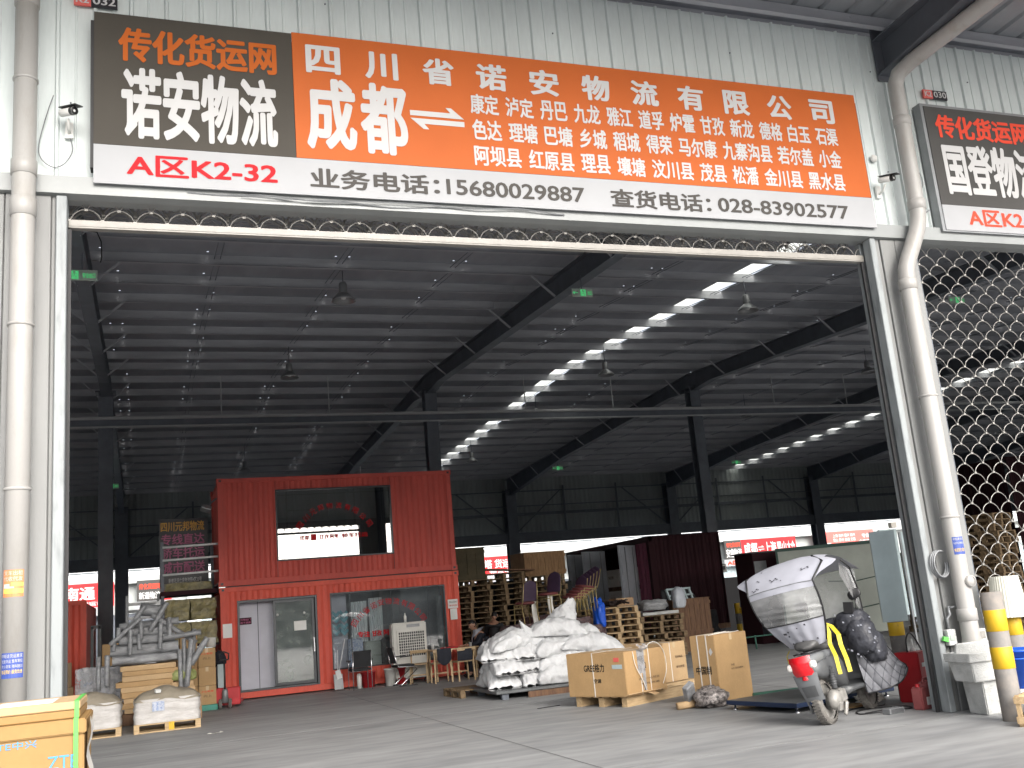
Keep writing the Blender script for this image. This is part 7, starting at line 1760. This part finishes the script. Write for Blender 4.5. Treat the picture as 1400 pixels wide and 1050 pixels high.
m = MB(); m.box(.0, .0, .0, .54, .38, -.001+.02); part(m, 'bottom', 'wood', t)
m = MB(); blob(m, (8.40, 8.08, .14), (.38, .3, .22), 44, .2, 3); tag(part(m, 'plastic_bag', 'strap_white', None, loc='auto'), 'white plastic bags inside the pine crate', 'bag')
m = MB(); m.box(8.9, 9.3, 0, 9.35, 9.5, .38); tag(part(m, 'dark_box', 'black_plastic', None, .01, loc='auto'), 'black box behind the bright blue bucket', 'box')
m = MB(); m.box(8.82, 9.02, .60, 9.02, 9.10, .66); 
tag(part(m, 'white_bracket', 'plastic_white', None, .01, loc='auto'), 'short white plastic bar beside the striped bollard', 'bar')
# switch box, tap, hose and meter on the cladding by the pipe
t = thing('water_meter', 'small grey meter with green tag beside the downpipe above the foam boxes', 'meter', (8.64, 9.48, .75), world=True)
m = MB(); m.box(8.60, 9.46, .72, 8.72, 9.53, .90); part(m, 'case', 'foam', t, .008)
m = MB(); m.box(8.62, 9.452, .78, 8.68, 9.459, .84); part(m, 'display', 'exit_face', t)
m = MB(); m.cbox((8.55, 9.46, .80), (.07, .03, .05), 0, 0, .3); part(m, 'green_tag', 'strap_green', t)
m = MB(); m.tube([(8.66, 9.5, .9), (8.66, 9.5, 1.02), (8.70, 9.49, 1.06), (8.70, 9.49, 1.16)], .016, 8); m.tube([(8.70, 9.47, 1.14), (8.78, 9.44, 1.15)], .012, 8); part(m, 'tap_pipe', 'grey_metal', t)
m = MB(); m.lathe([(0, -.02), (.055, -.02), (.065, .02)], (8.83+.03, 9.25, 1.42), 18, 'Y'); m.lathe([(.05, -.026), (.066, -.022), (.07, .02)], (8.86, 9.25, 1.42), 18, 'Y')
tag(part(m, 'pipe_cap', 'pipe', None, loc='auto'), 'round white inspection cap low on the bent downpipe', 'cap')
m = MB()
for k in range(3): m.tube([(8.64+.11*math.cos(a)+.01*k, 9.47-.02*k, 1.64+.15*math.sin(a)) for a in [1.2+5.2*i/18 for i in range(19)]], .012, 7)
tag(part(m, 'coiled_hose', 'grey_metal', None, loc='auto'), 'coiled pale hose hanging on the cladding left of the downpipe', 'hose')
m = MB(); m.tube([(8.93, 9.40, 2.3), (8.945, 9.40, .9), (8.95, 9.38, .5)], .014, 7); tag(part(m, 'conduit', 'pipe', None, loc='auto'), 'thin white conduit along the right side of the bent downpipe', 'conduit')
t = thing('socket_box', 'small grey socket box on the right of the downpipe foot', 'socket box', (8.98, 9.4, .8), world=True); m = MB(); m.box(8.93, 9.36, .74, 9.06, 9.43, .88); part(m, 'case', 'foam', t, .008)
m = MB(); m.box(8.955, 9.352, .77, 9.035, 9.359, .85); part(m, 'cover', 'hub', t)
# litter on the floor
rr = random.Random(21)
for lb, x, y, a in (('thin white plastic strip on the floor before the right pallet load', .9, 17.6, .2), ('small white scrap on the floor before the floor scale', 7.3, 10.3, .5)):
    m = MB(); m.sheet(lambda u, v: Vector((.26*u, .05*v, .006+.012*math.sin(u*9)*math.sin(v*3)+.006)), 8, 2); o = part(m, 'litter', 'strap_white', None); o.location = (x, y, 0); o.rotation_euler = (0, 0, a); tag(o, lb, 'litter')
m = MB(); m.cbox((0, 0, .006), (.42, .03, .01)); o = part(m, 'litter', 'black_plastic', None); o.location = (5.9, 15.3, 0); o.rotation_euler = (0, 0, .25); tag(o, 'thin black strip lying on the floor before the lettered box', 'litter')
